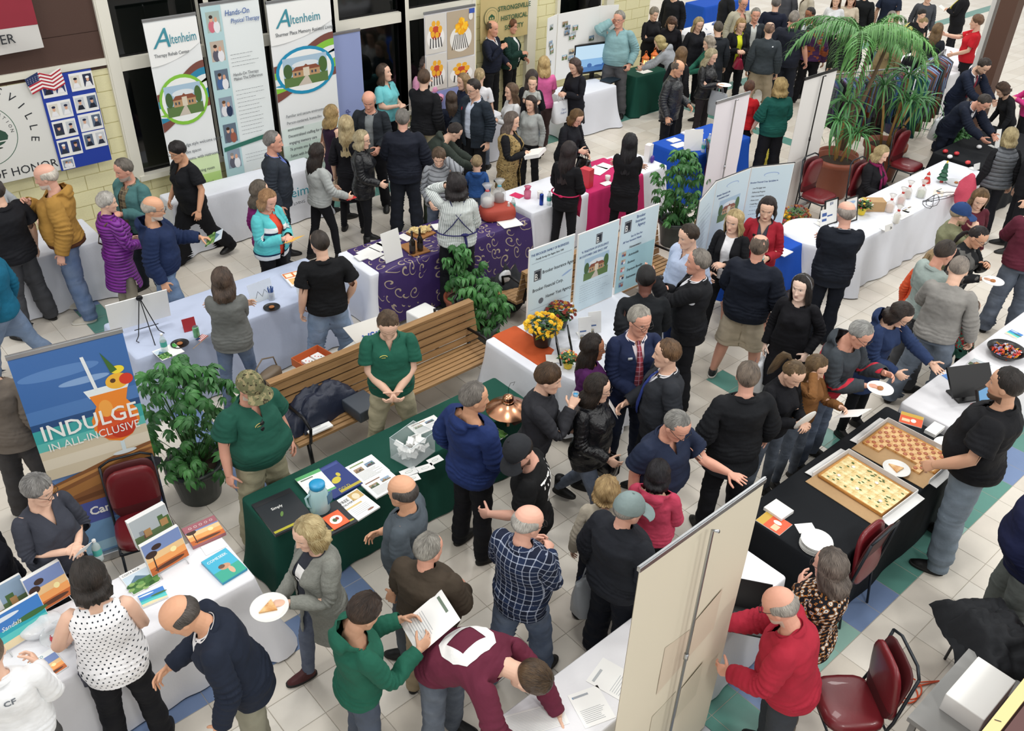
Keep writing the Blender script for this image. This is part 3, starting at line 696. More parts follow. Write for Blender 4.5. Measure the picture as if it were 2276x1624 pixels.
def cap_tm():
 if 'cap' in TM:return TM['cap']
 rs=[];C0=(0,-.012,1.665)
 for t,k in((96,1.0),(80,1.0),(60,.99),(40,.98),(20,.97),(4,.96)):
  rs.append([(C0[0]+.093*k*sin(R(t))*cos(a),C0[1]+.108*k*sin(R(t))*sin(a),C0[2]+.108*k*cos(R(t)))for a in(2*PI*i/28 for i in range(28))])
 v,f=rings(rs,28,cap=False);f.append(tuple(5*28+i for i in range(28)))
 bv=[];n=15
 for k,(out,dz)in enumerate(((0,0),(.035,-.004),(.065,-.012),(.078,-.018))):
  for i in range(n):
   a=R(32)+R(116)*i/(n-1);rr_=.093+out*sin(a)**.7;bv.append((rr_*cos(a)*(1 if k==0 else.93),C0[1]+(.108+out)*sin(a)**(.9),C0[2]-.010+dz-.010*abs(cos(a))*k*.5))
 bf=[(k*n+i,k*n+i+1,(k+1)*n+i+1,(k+1)*n+i)for k in range(3)for i in range(n-1)]
 bv2=[(x,y,z-.004)for x,y,z in bv];bf2=[tuple(reversed(q))for q in bf]
 but=ellipsoid((0,-.012,1.772),(.008,.008,.005),8,5)
 V,F=merge([(v,f),(bv,bf),(bv2,bf2),but]);me=mesh_from('cap',V,F)
 return finish_tm('cap',me,cloth_mat('plain'),head_only=True)
def glasses_tm():
 if 'glasses' in TM:return TM['glasses']
 parts=[]
 for s in(1,-1):
  ring=[(s*(.032+.023*cos(a)),.104-.004*abs(cos(a)),1.644+.017*sin(a))for a in(2*PI*i/14 for i in range(15))]
  parts.append(tube(ring,.0018,5,cap=False));parts.append(tube([(s*.055,.100,1.650),(s*.074,.055,1.652),(s*.080,-.01,1.650),(s*.078,-.03,1.635)],.0018,5))
 parts.append(tube([(-.009,.108,1.648),(.009,.108,1.648)],.002,5))
 v,f=merge(parts);me=mesh_from('glasses',v,f);return finish_tm('glasses',me,plain('eyewear','1c1a1a',.3),head_only=True)
def vestpiece(kind):
 if('acc',kind)in TM:return TM[('acc',kind)]
 if kind=='tie':
  rs=[]
  for z,w,y in((1.445,.016,.064),(1.43,.013,.080),(1.40,.018,.104),(1.30,.028,.148),(1.20,.032,.152),(1.10,.036,.150),(1.04,.034,.146),(1.01,.004,.140)):
   rs.append([(-w,y,z),(0,y+.007,z),(w,y,z),(0,y-.006,z)])
  v,f=rings(rs,4)
 elif kind=='badge':v,f=box_vf((.085,.148,1.335),(.036,.006,.022))
 elif kind=='scarf':
  v,f=merge([tube([(.075*sin(a)*1.1,.078*cos(a)-.01,1.455-.028*cos(a))for a in(2*PI*i/16 for i in range(17))],.027,9,cap=False),tube([(.03,.085,1.42),(.045,.125,1.34),(.05,.15,1.22),(.05,.155,1.10)],[.025,.034,.036,.034],9,flat=(1,.45)),tube([(-.03,.085,1.42),(-.04,.125,1.34),(-.05,.15,1.24),(-.05,.155,1.14)],[.025,.034,.036,.034],9,flat=(1,.45))])
 elif kind=='apronstraps':
  v,f=merge([tube([(.09,.03,1.455),(.085,-.06,1.455),(.03,-.145,1.33),(-.06,-.150,1.20),(-.135,-.12,1.08)],.011,7,flat=(1,.5)),tube([(-.09,.03,1.455),(-.085,-.06,1.455),(-.03,-.145,1.33),(.06,-.150,1.20),(.135,-.12,1.08)],.011,7,flat=(1,.5)),tube([(.20*cos(a),.155*sin(a)-.01,1.07)for a in(PI+PI*i/12 for i in range(13))],.010,7,flat=(.6,1)),tube([(.06,-.165,1.07),(.07,-.18,.98),(.085,-.17,.86)],.013,7,flat=(1,.4)),ellipsoid((.06,-.168,1.08),(.04,.015,.022),10,6)])
 elif kind=='lanyard':v,f=merge([tube([(.06,.03,1.47),(.05,.09,1.40),(.01,.145,1.18)],.004,5),tube([(-.06,.03,1.47),(-.05,.09,1.40),(-.01,.145,1.18)],.004,5),box_vf((0,.15,1.15),(.04,.004,.055))])
 elif kind=='crossstrap':v,f=tube([(.13,-.02,1.445),(.12,-.10,1.40),(.0,-.155,1.24),(-.12,-.14,1.08),(-.19,-.04,.97)],.012,7,flat=(1,.5))
 elif kind=='apron':
  rs=[]
  for z,w,y in((1.06,.15,.125),(.95,.175,.13),(.80,.18,.14),(.68,.17,.15)):rs.append([(-w,y-.03,z),(-w*.5,y+.02,z),(w*.5,y+.02,z),(w,y-.03,z),(w*.5,y+.012,z),(-w*.5,y+.012,z)])
  v,f=rings(rs,6);b_=tube([(.19*cos(a),.155*sin(a)-.005,1.05)for a in(2*PI*i/20 for i in range(21))],.012,7,cap=False,flat=(.6,1));v,f=merge([(v,f),b_,ellipsoid((.02,-.17,1.05),(.035,.014,.02),10,6)])
 elif kind=='sunglasses':
  v,f=merge([ellipsoid((.028,.150,1.345),(.018,.005,.018),12,7),ellipsoid((.034,.152,1.298),(.018,.005,.018),12,7),tube([(.015,.14,1.37),(.03,.150,1.33)],.003,5)])
 elif kind=='belt':v,f=merge([tube([(.170*cos(a),.120*sin(a)-.012,.985)for a in(2*PI*i/24 for i in range(25))],.016,7,cap=False,flat=(.35,1)),box_vf((0,.116,.985),(.022,.012,.018))])
 elif kind=='hairband':v,f=tube([(.096*cos(a),-.005,1.655+.112*sin(a))for a in(R(-5)+R(190)*i/16 for i in range(17))],.006,6,flat=(1.3,.6))
 elif kind=='chestlogo':v,f=merge([tube([(.055+.03*cos(a),.146+.002*cos(a),1.335+.016*sin(a))for a in(PI*i/8 for i in range(9))],.0035,5),box_vf((.055,.148,1.329),(.034,.003,.004))])
 me=mesh_from(kind,v,f,smooth=kind not in('badge',))
 t=finish_tm(('acc',kind),me,cloth_mat('plain'),head_only=(kind=='hairband'))
 if kind!='hairband':
  W_=np.zeros_like(t.W);z=t.V[:,2];c=np.clip((z-1.0)/.25,0,1);W_[:,2]=c;W_[:,0]=1-c
  if kind=='scarf':pass
  t.W=W_
 return t
def box_vf(c,s,rzz=0.0):
 x,y,z=s[0]/2,s[1]/2,s[2]/2;cs,sn=cos(rzz),sin(rzz)
 V=[(c[0]+(a*x)*cs-(b*y)*sn,c[1]+(a*x)*sn+(b*y)*cs,c[2]+d*z)for d in(-1,1)for a,b in((-1,-1),(1,-1),(1,1),(-1,1))]
 return V,[(3,2,1,0),(4,5,6,7),(0,1,5,4),(1,2,6,5),(2,3,7,6),(3,0,4,7)]
build_body()
SKIN={'fair':'e6bfa6','pink':'e2b19c','tan':'d8a684','olive':'cba083','brown':'96674a','dark':'50352a','ruddy':'dba58e','pale':'efd2bf'}
def hexmul(h,k):return tuple(min(1,x*k)for x in rgb(h))
def put(name,t,G,Gshape,sc,parent,color=None,mat=None,col2=None,grow_=0.0):
 V=warp(t.V,t.W,Gshape);V=skin_pose(V,t.W,G)*sc
 me=t.me.copy();me.name=name;me.vertices.foreach_set('co',V.astype(np.float32).ravel());me.update()
 o=link(name,me,parent)
 if mat is not None:me.materials[0]=mat
 if color is not None:o.color=(*(rgb(color)if isinstance(color,str)else color),1)
 if col2 is not None:o['col2']=list(rgb(col2)if isinstance(col2,str)else col2)
 return o
PEOPLE=[];TABLES=[];SPOTS=[];DEBUG=False
LONGS={'shirt','sweater','vneck','hoodie','jacket','openjacket','hoodjacket','openhood','suit','opensuit','puffer','longpuffer','coat','cardigan','longtop'}
def slim_arms(t):
 if hasattr(t,'slim'):return t.slim
 u=Tm();u.me=t.me;u.W=t.W;V=t.V.copy()
 for s in(1,-1):
  S0=SH*np.array([s,1,1]);d=DR*np.array([s,1,1]);rel=V-S0;a=rel@d
  m=np.clip((V[:,0]*s-.15)/.04,0,1)*np.clip((LU+LF-.05-a)/.05,0,1)*.38*(V[:,2]<1.47)
  V-=m[:,None]*(rel-a[:,None]*d)
 y=(np.abs(V[:,0])<.24)*(np.abs(V[:,0])>.0)*(V[:,2]<1.46)*(V[:,2]>1.2);k=np.clip((1.46-V[:,2])/.03,0,1)*y*np.clip((np.hypot(V[:,0],V[:,1]+.02)-.062)/.02,0,1)*.17;V-=k[:,None]*(V-np.array([0,-.02,1.30]));u.V=V;t.slim=u;return u
def yoke(t):
 if hasattr(t,'yk'):return t.yk
 u=Tm();u.me=t.me;u.W=t.W;V=t.V.copy()
 for s in(1,-1):
  S0=SH*np.array([s,1,1]);d=DR*np.array([s,1,1]);rel=V-S0;a=rel@d
  m=np.clip((V[:,0]*s-.12)/.04,0,1)*np.clip((.15-a)/.05,0,1)*.30*(V[:,2]<1.47);V-=m[:,None]*(rel-a[:,None]*d)
 y=(np.abs(V[:,0])<.24)*(V[:,2]<1.46)*(V[:,2]>1.2);k=np.clip((1.46-V[:,2])/.03,0,1)*y*np.clip((np.hypot(V[:,0],V[:,1]+.02)-.062)/.02,0,1)*.20;V-=k[:,None]*(V-np.array([0,-.02,1.30]));u.V=V;t.yk=u;return u
def person(label,px,py,h=1.7,face=270,skin='fair',hair=('short','3a2a1e'),top=None,over=None,legs=('trousers','1b1c22'),shoes=('shoe','151515'),glasses=False,beard=None,cap=None,acc=(),lod='near',fem=0.,fat=.15,broad=0.,at_z=None,pos=None,lips=None,group=None,ground=0.0,headscale=1.0,toponly=False,**kw):
 if fem and isinstance(fem,(int,float)):shp=dict(fem=float(fem),fat=fat,broad=broad,head=headscale)
 else:shp=dict(fem=0.,fat=fat,broad=broad,head=headscale)
 G,J=pose(shp,kw);best=None
 for fct in((1,.985,1.015,.97,1.03,.955,1.045,.94,1.06,.92,1.08)if pos is None and not ground else(1,)):
  sc=h*fct/1.75;zt=J['top'][2]*sc+ground
  P=at(px,py,zt)if pos is None else np.array([pos[0],pos[1],0.])
  view=math.atan2(P[1],P[0]);yaw=view-PI/2+R(face);rzr=yaw-PI/2
  off=rz(rzr)@(J['top']*sc)if pos is None else np.zeros(3)
  X_,Y_=P[0]-off[0],P[1]-off[1];pen=abs(fct-1)*2.0+(6*(Y_-11.78)if Y_>11.78 and X_<9.9 else 0)
  rad=.19+fat*.05
  for(a,b_,c_,d_)in TABLES:
   dx=max(a-X_,X_-b_,0);dy=max(c_-Y_,Y_-d_,0);dd=hypot(dx,dy)
   if dd==0:pen+=2+4*min(X_-a,b_-X_,Y_-c_,d_-Y_)
   elif dd<rad:pen+=(rad-dd)*5
  for(x2,y2,r2)in SPOTS:
   dd=hypot(x2-X_,y2-Y_)
   if dd<rad+r2:pen+=(rad+r2-dd)*3
  if best is None or pen<best[0]:best=(pen,fct)
 fct=best[1];sc=h*fct/1.75;zt=J['top'][2]*sc+ground
 P=at(px,py,zt)if pos is None else np.array([pos[0],pos[1],0.])
 view=math.atan2(P[1],P[0]);yaw=view-PI/2+R(face);rzr=yaw-PI/2
 off=rz(rzr)@(J['top']*sc)if pos is None else np.zeros(3)
 SPOTS.append((P[0]-off[0],P[1]-off[1],.19+fat*.05))
 if best[0]>.5 and DEBUG:print('PEN',round(best[0],2),round(fct,3),(round(P[0]-off[0],2),round(P[1]-off[1],2)),label)
 root=empty('person',(P[0]-off[0],P[1]-off[1],ground),rzr,label,'person',group)
 bodykey='body_up_' if legs and legs[0]in('trousers','loose','slim','wide')and(top and top[0]!='tank')else 'body_full_'
 b=put('body',slim_arms(TM[bodykey+lod])if(over or top or('',))[0]in LONGS or(top and top[0]in LONGS)else TM[bodykey+lod]if not top or top[0]in('tank','dress')else yoke(TM[bodykey+lod]),G,shp,sc,root,SKIN.get(skin,skin));hc=hair[1]if hair else 'b0a090'
 b['brow']=list(hexmul(hc,.7));bc=beard if beard else hc;b['beard']=list(rgb(bc));b['beard_amount']=.85 if beard else 0.0
 sk=rgb(SKIN.get(skin,skin));b['lips']=list(rgb(lips))if lips else[sk[0]*.85,sk[1]*.52,sk[2]*.5]
 if hair:
  hi=hair[2]if len(hair)>2 else None;c2=list(rgb(hi))if hi else[min(1,x*1.7+.012)for x in rgb(hc)]
  st=hair[0];tl=None
  if st in('pony','lowpony','bun','curl'):tl=st;st='pulled'
  if not(cap and st in('short','crop','messy','fringe')):
   o=put('hair',hair_tm(st if not cap else{'long':'long','bob':'bob'}.get(st,'ring'),lod),G,shp,sc,root,hc);o['col2']=c2
  else:
   o=put('hair',hair_tm('ring',lod),G,shp,sc,root,hc);o['col2']=c2
  if tl:
   o=put('ponytail' if 'pony' in tl else 'hair_bun',tail_tm(tl),G,shp,sc,root,hc);o['col2']=c2
 if cap:put('cap',cap_tm(),G,shp,sc,root,cap[0],cloth_mat(cap[1]if len(cap)>1 else 'plain'),cap[2]if len(cap)>2 else None)
 if glasses:put('glasses',glasses_tm(),G,shp,sc,root)
 def garment(g,default,extra=0.0,under=False):
  kind,color=g[0],g[1];opt=g[2]if len(g)>2 else{}
  fab=opt.get('fabric','plain')
  base=dict(tshirt=dict(sleeve='short',hem=.90,loose=.016),polo=dict(sleeve='short',hem=.88,loose=.020,neck='polo',collar='shirt'),shirt=dict(sleeve='long',hem=.90,loose=.014,neck='polo',collar='shirt'),sweater=dict(sleeve='long',hem=.90,loose=.020),vneck=dict(sleeve='long',hem=.87,loose=.018,neck='V'),vtee=dict(sleeve='short',hem=.84,loose=.024,neck='V'),hoodie=dict(sleeve='long',hem=.91,loose=.028,hood=True),jacket=dict(sleeve='long',hem=.87,loose=.032,collar='stand'),openjacket=dict(sleeve='long',hem=.86,loose=.034,open_=.045,collar='lapel'),hoodjacket=dict(sleeve='long',hem=.86,loose=.036,hood=True),openhood=dict(sleeve='long',hem=.86,loose=.034,open_=.03,hood=True),suit=dict(sleeve='long',hem=.80,loose=.028,neck='lapel',collar='lapel'),opensuit=dict(sleeve='long',hem=.80,loose=.028,open_=.055,collar='lapel'),puffer=dict(sleeve='long',hem=.88,loose=.038,collar='stand'),longpuffer=dict(sleeve='long',hem=.55,loose=.038,flare=.03,collar='stand'),coat=dict(sleeve='long',hem=.50,loose=.032,flare=.035,collar='lapel'),cardigan=dict(sleeve='long',hem=.62,loose=.026,open_=.06,flare=.02),tank=dict(sleeve='none',hem=.86,loose=.018,neck='wide'),blouse=dict(sleeve='half',hem=.82,loose=.030),longtop=dict(sleeve='long',hem=.76,loose=.026,flare=.01),vest=dict(sleeve='none',hem=.84,loose=.040,open_=.05),puffvest=dict(sleeve='none',hem=.88,loose=.042,collar='stand'),dress=dict(sleeve='none',hem=.52,loose=.016,flare=.02,neck='wide'))[kind]
  base=dict(base);
  for k in('hem','loose','sleeve','neck','flare','collar','hood','open_'):
   if k in opt:base[k]=opt[k]
  base['loose']+=extra
  if under:base['sleeve']='none';base['loose']=min(base['loose'],.014);base['hem']=max(base['hem'],.84)
  o=put(opt.get('name',{'tshirt':'shirt','vtee':'shirt','polo':'polo_shirt','suit':'suit_jacket','opensuit':'suit_jacket','openjacket':'jacket','hoodjacket':'jacket','openhood':'jacket','puffer':'puffer_jacket','longpuffer':'puffer_coat','tank':'sleeveless_top','vneck':'sweater','puffvest':'vest','longtop':'tunic'}.get(kind,kind)),top_tm(lod=lod,**base),G,shp,sc,root,color,cloth_mat(fab),opt.get('col2'))
  return o
 if top:garment(top,'top',under=bool(over)and over[0]not in('vest','puffvest'))
 if over:garment(over,'over',.004)
 if legs:
  o=put({'skirt':'skirt','shorts':'shorts'}.get(legs[0],'trousers'),legs_tm(legs[0],lod),G,shp,sc,root,legs[1],cloth_mat(legs[2]if len(legs)>2 else 'plain'))
 if shoes:
  a,c=shoe_tm(shoes[0]);
  for t in(a,c):
   o=put('shoe',t,G,shp,sc,root,shoes[1],cloth_mat('satin'));o.data.materials[1]=plain('sole_'+('light' if len(shoes)>2 else 'dark'),'d8d5cc' if len(shoes)>2 else '1a1816',.7)
 for ac in acc:
  nm,color=ac[0],ac[1]
  put({'crossstrap':'bag_strap','apronstraps':'apron_straps','chestlogo':'embroidered_logo','badge':'name_badge'}.get(nm,nm),vestpiece(nm),G,shp,sc,root,color,cloth_mat(ac[2]if len(ac)>2 else 'plain'),ac[3]if len(ac)>3 else None)
 Mz=rz(rzr);org=np.array(root.location)
 JW={k:(org+Mz@(v*sc)if not(k.startswith('handrot')or k in('headR','chestR'))else Mz@v)for k,v in J.items()}
 JW['yaw']=rzr;JW['root']=root;PEOPLE.append((label,JW));return JW
 # == generic builders
def mb():return[[],[]]
def add(m,part):
 n=len(m[0]);m[0].extend(part[0]);m[1].extend([tuple(i+n for i in q)for q in part[1]]);return m
def build(name,parts,mat,parent=None,loc=None,rot=None,smooth=False,color=None):
 v,f=merge(parts)if isinstance(parts,list)else parts
 me=mesh_from(name,v,f,[mat],smooth);o=link(name,me,parent,loc,rot)
 if color is not None:o.color=(*(rgb(color)if isinstance(color,str)else color),1)
 return o
def box(name,c,s,mat,parent=None,rzz=0.0,bevel=0,color=None):
 v,f=box_vf((0,0,0),s);me=mesh_from(name,v,f,[mat],False)
 if bevel:
  bm=bmesh.new();bm.from_mesh(me);bmesh.ops.bevel(bm,geom=bm.edges[:],offset=bevel,segments=2,affect='EDGES',profile=.6);bm.to_mesh(me);bm.free();me.polygons.foreach_set('use_smooth',np.full(len(me.polygons),True))
 o=link(name,me,parent,c,(0,0,rzz))
 if color is not None:o.color=(*rgb(color),1)
 return o
def lathe(prof,n=20,cap=True):return rings([[(r*cos(a),r*sin(a),z)for a in(2*PI*i/n for i in range(n))]for z,r in prof],n,cap)
def shift(part,d):return[(p[0]+d[0],p[1]+d[1],p[2]+d[2])for p in part[0]],part[1]
def xf(part,fn):return[tuple(fn(p))for p in part[0]],part[1]
def text(s,parent,loc,size,mat,rot=(PI/2,0,0),align='LEFT',shear=0,ext=.0004,name='lettering',xs=1.0,bold=0):
 c=bpy.data.curves.new(name,'FONT');c.body=s;c.size=size;c.align_x=align;c.extrude=ext;c.shear=shear;c.resolution_u=2
 if bold:c.offset=bold
 t_=bpy.data.objects.new('t',c);me=bpy.data.meshes.new_from_object(t_);bpy.data.objects.remove(t_);bpy.data.curves.remove(c)
 me.name=name;me.materials.clear();me.materials.append(mat);o=link(name,me,parent,loc,rot);o.scale=(xs,1,1);return o
def print_mat():
 if 'print' in MATS:return MATS['print']
 m,nt,b=_mat('printed_ink');a=node(nt,'ShaderNodeAttribute',attribute_name='ink');nt.links.new(a.outputs['Color'],b.inputs['Base Color']);b.inputs['Roughness'].default_value=.45;MATS['print']=m;return m
def graphic(name,parent,polys,y=-.003,loc=(0,0,0),rot=(0,0,0),flat=False,label=None):
 V=[];F=[];C=[]
 for k,(c,pts)in enumerate(polys):
  n=len(V);d=k*.00012
  V+=[(p[0],p[1],-y+d)if flat else(p[0],y-d,p[1])for p in pts];F.append(tuple(range(n,n+len(pts))));C.append(rgb(c)if isinstance(c,str)else c)
 me=mesh_from(name,V,F,[print_mat()],False);at_=me.color_attributes.new('ink','FLOAT_COLOR','CORNER')
 cols=[]
 for f,c in zip(me.polygons,C):cols+=[c[0],c[1],c[2],1.]*len(f.vertices)
 at_.data.foreach_set('color',np.array(cols,np.float32));o=link(name,me,parent,loc,rot)
 if label:o['label']=label
 return o
def rect(x0,z0,x1,z1):return[(x0,z0),(x1,z0),(x1,z1),(x0,z1)]
def elp(cx,cz,rx_,rz_,n=28,a0=0,a1=2*PI,rot=0.0):
 out=[]
 for i in range(n):
  a=a0+(a1-a0)*i/(n if abs(a1-a0-2*PI)<1e-6 else n-1);x,z=rx_*cos(a),rz_*sin(a);out.append((cx+x*cos(rot)-z*sin(rot),cz+x*sin(rot)+z*cos(rot)))
 return out
def photo(x,z,w,h,kind='scene',seed=0,frame=None):
 q=random.Random(seed*7+3);P=[]
 if frame:P.append((frame,rect(x-.006,z-.006,x+w+.006,z+h+.006)))
 def X(u):return x+u*w
 def Z(v):return z+v*h
 if kind=='house':
  P+=[('a9c4d8',rect(x,z,x+w,z+h)),('dfe6ea',elp(X(.5),Z(.72),w*.3,h*.12)),('5d7a45',rect(x,z,x+w,Z(.34))),('46633a',elp(X(.1),Z(.55),w*.1,h*.25)),('4a6a38',elp(X(.9),Z(.6),w*.1,h*.28)),('b9946c',rect(X(.2),Z(.30),X(.82),Z(.52))),('8a4f3a',[(X(.17),Z(.52)),(X(.85),Z(.52)),(X(.74),Z(.66)),(X(.28),Z(.66))]),('d9cdb8',rect(X(.44),Z(.3),X(.58),Z(.6))),('8a4f3a',[(X(.42),Z(.6)),(X(.60),Z(.6)),(X(.51),Z(.72))]),('c9beb0',[(X(.3),Z(0)),(X(.62),Z(0)),(X(.54),Z(.3)),(X(.48),Z(.3))])]
  P+=[('3a4a5a',rect(X(.24+.09*i),Z(.37),X(.28+.09*i),Z(.46)))for i in range(2)]+[('3a4a5a',rect(X(.62+.08*i),Z(.37),X(.66+.08*i),Z(.46)))for i in range(2)]
 elif kind=='beach':
  P+=[('3f7fc8',rect(x,z,x+w,z+h)),('dfeaf4',elp(X(.3),Z(.85),w*.3,h*.06)),('2aa8b8',rect(x,z,x+w,Z(.55))),('5cc8c4',rect(x,z,x+w,Z(.40))),('3c6a3a',elp(X(.75),Z(.56),w*.32,h*.08)),('ecd9b0',[(X(0),Z(0)),(X(1),Z(0)),(X(1),Z(.12)),(X(.4),Z(.22)),(X(0),Z(.2))])]
 elif kind=='sunset':
  P+=[('7c90c0',rect(x,z,x+w,z+h)),('f0c890',rect(x,z,x+w,Z(.62))),('f8a860',rect(x,z,x+w,Z(.42))),('c86a30',rect(x,z,x+w,Z(.22))),('fff0b0',elp(X(.7),Z(.45),w*.08,h*.08)),('3a2620',elp(X(.16),Z(.62),w*.15,h*.10)),('3a2620',elp(X(.34),Z(.78),w*.13,h*.08)),('3a2620',[(X(.15),Z(.05)),(X(.18),Z(.05)),(X(.20),Z(.62)),(X(.17),Z(.62))]),('5a3420',elp(X(.5),Z(.12),w*.4,h*.06))]
 elif kind=='jungle':
  P+=[('c8d8e4',rect(x,z,x+w,z+h)),('5a7a90',[(X(.1),Z(.55)),(X(.45),Z(.85)),(X(.8),Z(.55))]),('4a7a3a',rect(x,z,x+w,Z(.55)))]+[(q.choice(['3a6a2c','5c8c48','2c5a26','6a9a50','86a860']),elp(X(q.random()),Z(q.random()*.5),w*.12,h*.09,9))for _ in range(22)]
 elif kind=='portrait':
  bgc=q.choice(['28304a','5a6a80','c8ccd0','404048','2a3c70','d8d4c8']);P+=[(bgc,rect(x,z,x+w,z+h)),(q.choice(['1a2030','2a3040','303840','e8e8ea','5a6048']),[(X(.08),z),(X(.92),z),(X(.72),Z(.38)),(X(.28),Z(.38))]),('d8a88c',elp(X(.5),Z(.58),w*.17,h*.19,12)),(q.choice(['f0f0f0','1a1a22','3a2a20','1c2440']),elp(X(.5),Z(.74),w*.22,h*.10,12))]
 elif kind=='food':
  P+=[('d8d4cc',rect(x,z,x+w,z+h)),('f4f2ee',elp(X(.5),Z(.4),w*.42,h*.3)),('c84a30',elp(X(.5),Z(.52),w*.25,h*.18))]+[('f0b030',elp(X(.5+.22*cos(i)),Z(.62+.16*sin(i)),w*.10,h*.08,8))for i in range(7)]+[('f2f0ea' if i%2 else '26262a',[(X(.2+.07*i),Z(.14)),(X(.25+.07*i),Z(.14)),(X(.27+.06*i),Z(.40)),(X(.23+.06*i),Z(.40))])for i in range(9)]
 elif kind=='flower':
  P+=[('b8a890',rect(x,z,x+w,z+h)),('eceae4',elp(X(.5),Z(.4),w*.40,h*.28))]+[('2a2622',[(X(.16+.085*i),Z(.18)),(X(.19+.085*i),Z(.18)),(X(.30+.05*i),Z(.5)),(X(.28+.05*i),Z(.5))])for i in range(8)]+[(q.choice(['f5b018','ffd040','f09a10','ffc428']),elp(X(.54+.2*cos(a)*q.random()),Z(.66+.17*sin(a)*q.random()),w*.09,h*.04,8,rot=a))for a in(i*.33 for i in range(40))]+[('e8e4dc',elp(X(.86),Z(.84),w*.08,h*.08)),('3a58b0',rect(X(.80),Z(.90),X(1),Z(1)))]
 elif kind=='people':
  P+=[(q.choice(['8a98a8','a8b8b0','c0b0a0','607080']),rect(x,z,x+w,z+h)),(q.choice(['d07080','4a6a9a','e0e0e4','5a5a68']),elp(X(.35),Z(.28),w*.26,h*.30,12)),('dcae94',elp(X(.35),Z(.64),w*.12,h*.14,10)),(q.choice(['3a2a22','6a4a30','888480']),elp(X(.35),Z(.75),w*.14,h*.09,10)),(q.choice(['e8e8ec','283858','9a5a48']),elp(X(.70),Z(.24),w*.24,h*.30,12)),('d8a488',elp(X(.68),Z(.60),w*.11,h*.13,10))]
 elif kind=='drink':
  pass
 else:
  P+=[(q.choice(['90a8c0','b0b8bc','c8c0a8','7890a8','a08870']),rect(x,z,x+w,z+h)),(q.choice(['5a7048','4a5a40','786850','50585e']),rect(x,z,x+w,Z(.4)))]+[(q.choice(['303840','704838','d8d8d8','4a6a3a','8a9098','b08858']),rect(X(a),Z(.2+.2*q.random()),X(a+.1+.12*q.random()),Z(.45+.3*q.random())))for a in(q.random()*.8 for _ in range(6))]
 return P
def textlines(x,z,w,n,dz,q,color='5a6066',th=.0045,ragged=.35):
 P=[]
 for i in range(n):
  xx=x;L_=w*(1-ragged*q.random())
  while xx<x+L_:
   ww=.012+.03*q.random();P.append((color,rect(xx,z-i*dz,min(x+L_,xx+ww),z-i*dz+th)));xx+=ww+.008
 return P
M_=dict(white=plain('white_paint','e4e2da',.5),metal=plain('brushed_metal','b4b6b8',.3,metal=1),dkmetal=plain('dark_metal','1e1e20',.35,metal=.6),black=plain('black_plastic','0e0e10',.35),paper=plain('paper','f1f1ef',.6),card=plain('white_card','e9e9e6',.65),kraft=plain('kraft_board','b08f66',.8,noise=.08,bscale=30),glassy=plain('clear_plastic','e8f0f2',.05,trans=1.0),ink=plain('ink','20242a',.5),green=plain('stem_green','3c6a30',.6))
# -- floor
TS=.3048;TX0=2.329-8*TS;TY0=1.642-10*TS
floor=tag(box('floor',(15,9,-.05),(40,26,.092),plain('grout','a39c90',.9,bump=.2,bscale=80)),kind='structure')
def tile_mat():
 m,nt,b=_mat('ceramic_tile');L=nt.links.new
 oi=nt.nodes.new('ShaderNodeObjectInfo');tc=nt.nodes.new('ShaderNodeTexCoord');geo=nt.nodes.new('ShaderNodeNewGeometry')
 n=node(nt,'ShaderNodeTexNoise',ins={'Scale':5.0,'Detail':6.0,'Roughness':.7});L(geo.outputs['Position'],n.inputs['Vector'])
 v=math_n(nt,'MULTIPLY_ADD',n.outputs[0],.16,.92);cb=nt.nodes.new('ShaderNodeCombineXYZ');[L(v,cb.inputs[i])for i in range(3)]
 c=mixc(nt,1.0,oi.outputs['Color'],cb.outputs[0],'MULTIPLY');L(c,b.inputs['Base Color'])
 b.inputs['Roughness'].default_value=.32;b.inputs['Specular IOR Level'].default_value=.35
 n2=node(nt,'ShaderNodeTexNoise',ins={'Scale':3.0});L(geo.outputs['Position'],n2.inputs['Vector'])
 bp=node(nt,'ShaderNodeBump',ins={'Strength':.15,'Distance':.01});L(n2.outputs[0],bp.inputs['Height']);L(bp.outputs[0],b.inputs['Normal'])
 return m
TM_=tile_mat()
h=TS/2-.0022;e=.0025
tv=[(-h,-h,0),(h,-h,0),(h,h,0),(-h,h,0),(-h+e,-h+e,.0022),(h-e,-h+e,.0022),(h-e,h-e,.0022),(-h+e,h-e,.0022)]
tf=[(4,5,6,7),(0,1,5,4),(1,2,6,5),(2,3,7,6),(3,0,4,7)]
tile_me=mesh_from('tile',tv,tf,[TM_],False)
def tile_color(x,y,q):
 beige=['cdc5b8','cbc3b6','d1c9bc','c9c0b2']
 i=int(math.floor((x-TX0)/TS));run=(i//3)%3
 teal,blue,aqua='5f9184','7189b0','8fb5a8'
 if 1.64<y<2.25 and x>2.3:return 'blue' if 5.38<x<5.98 or 2.9<x<3.5 or 4.2<x<4.8 or 8<x<8.6 else('aqua' if 4.8<x<5.38 or 6.9<x<7.3 else 'teal')
 if 2.33<x<2.634 and 4.38<y<10.95:return 'teal' if 9.4<y<10.6 or 5.2<y<6.2 else 'blue'
 if 4.38<y<4.69 and x<2.33:return 'blue'
 if 10.95<y<11.25 and x>2.33:return 'blue' if 3.6<x<5.2 else 'teal'
 if 7.21<x<7.52 and 2.2<y<4.7:return 'teal'
 if 14.2<x<14.55 and 8<y<12:return 'teal'
 return 'beige%d'%q.choice([0,0,1,2,3])
TCOL={'teal':'5c8f84','blue':'7489ae','aqua':'8fb4a9','beige0':'dcd5c9','beige1':'d8d0c4','beige2':'e0dacf','beige3':'d4ccbf'}
cells=[]
q=random.Random(3)
CAM0=np.array([0,0,CAM_H])
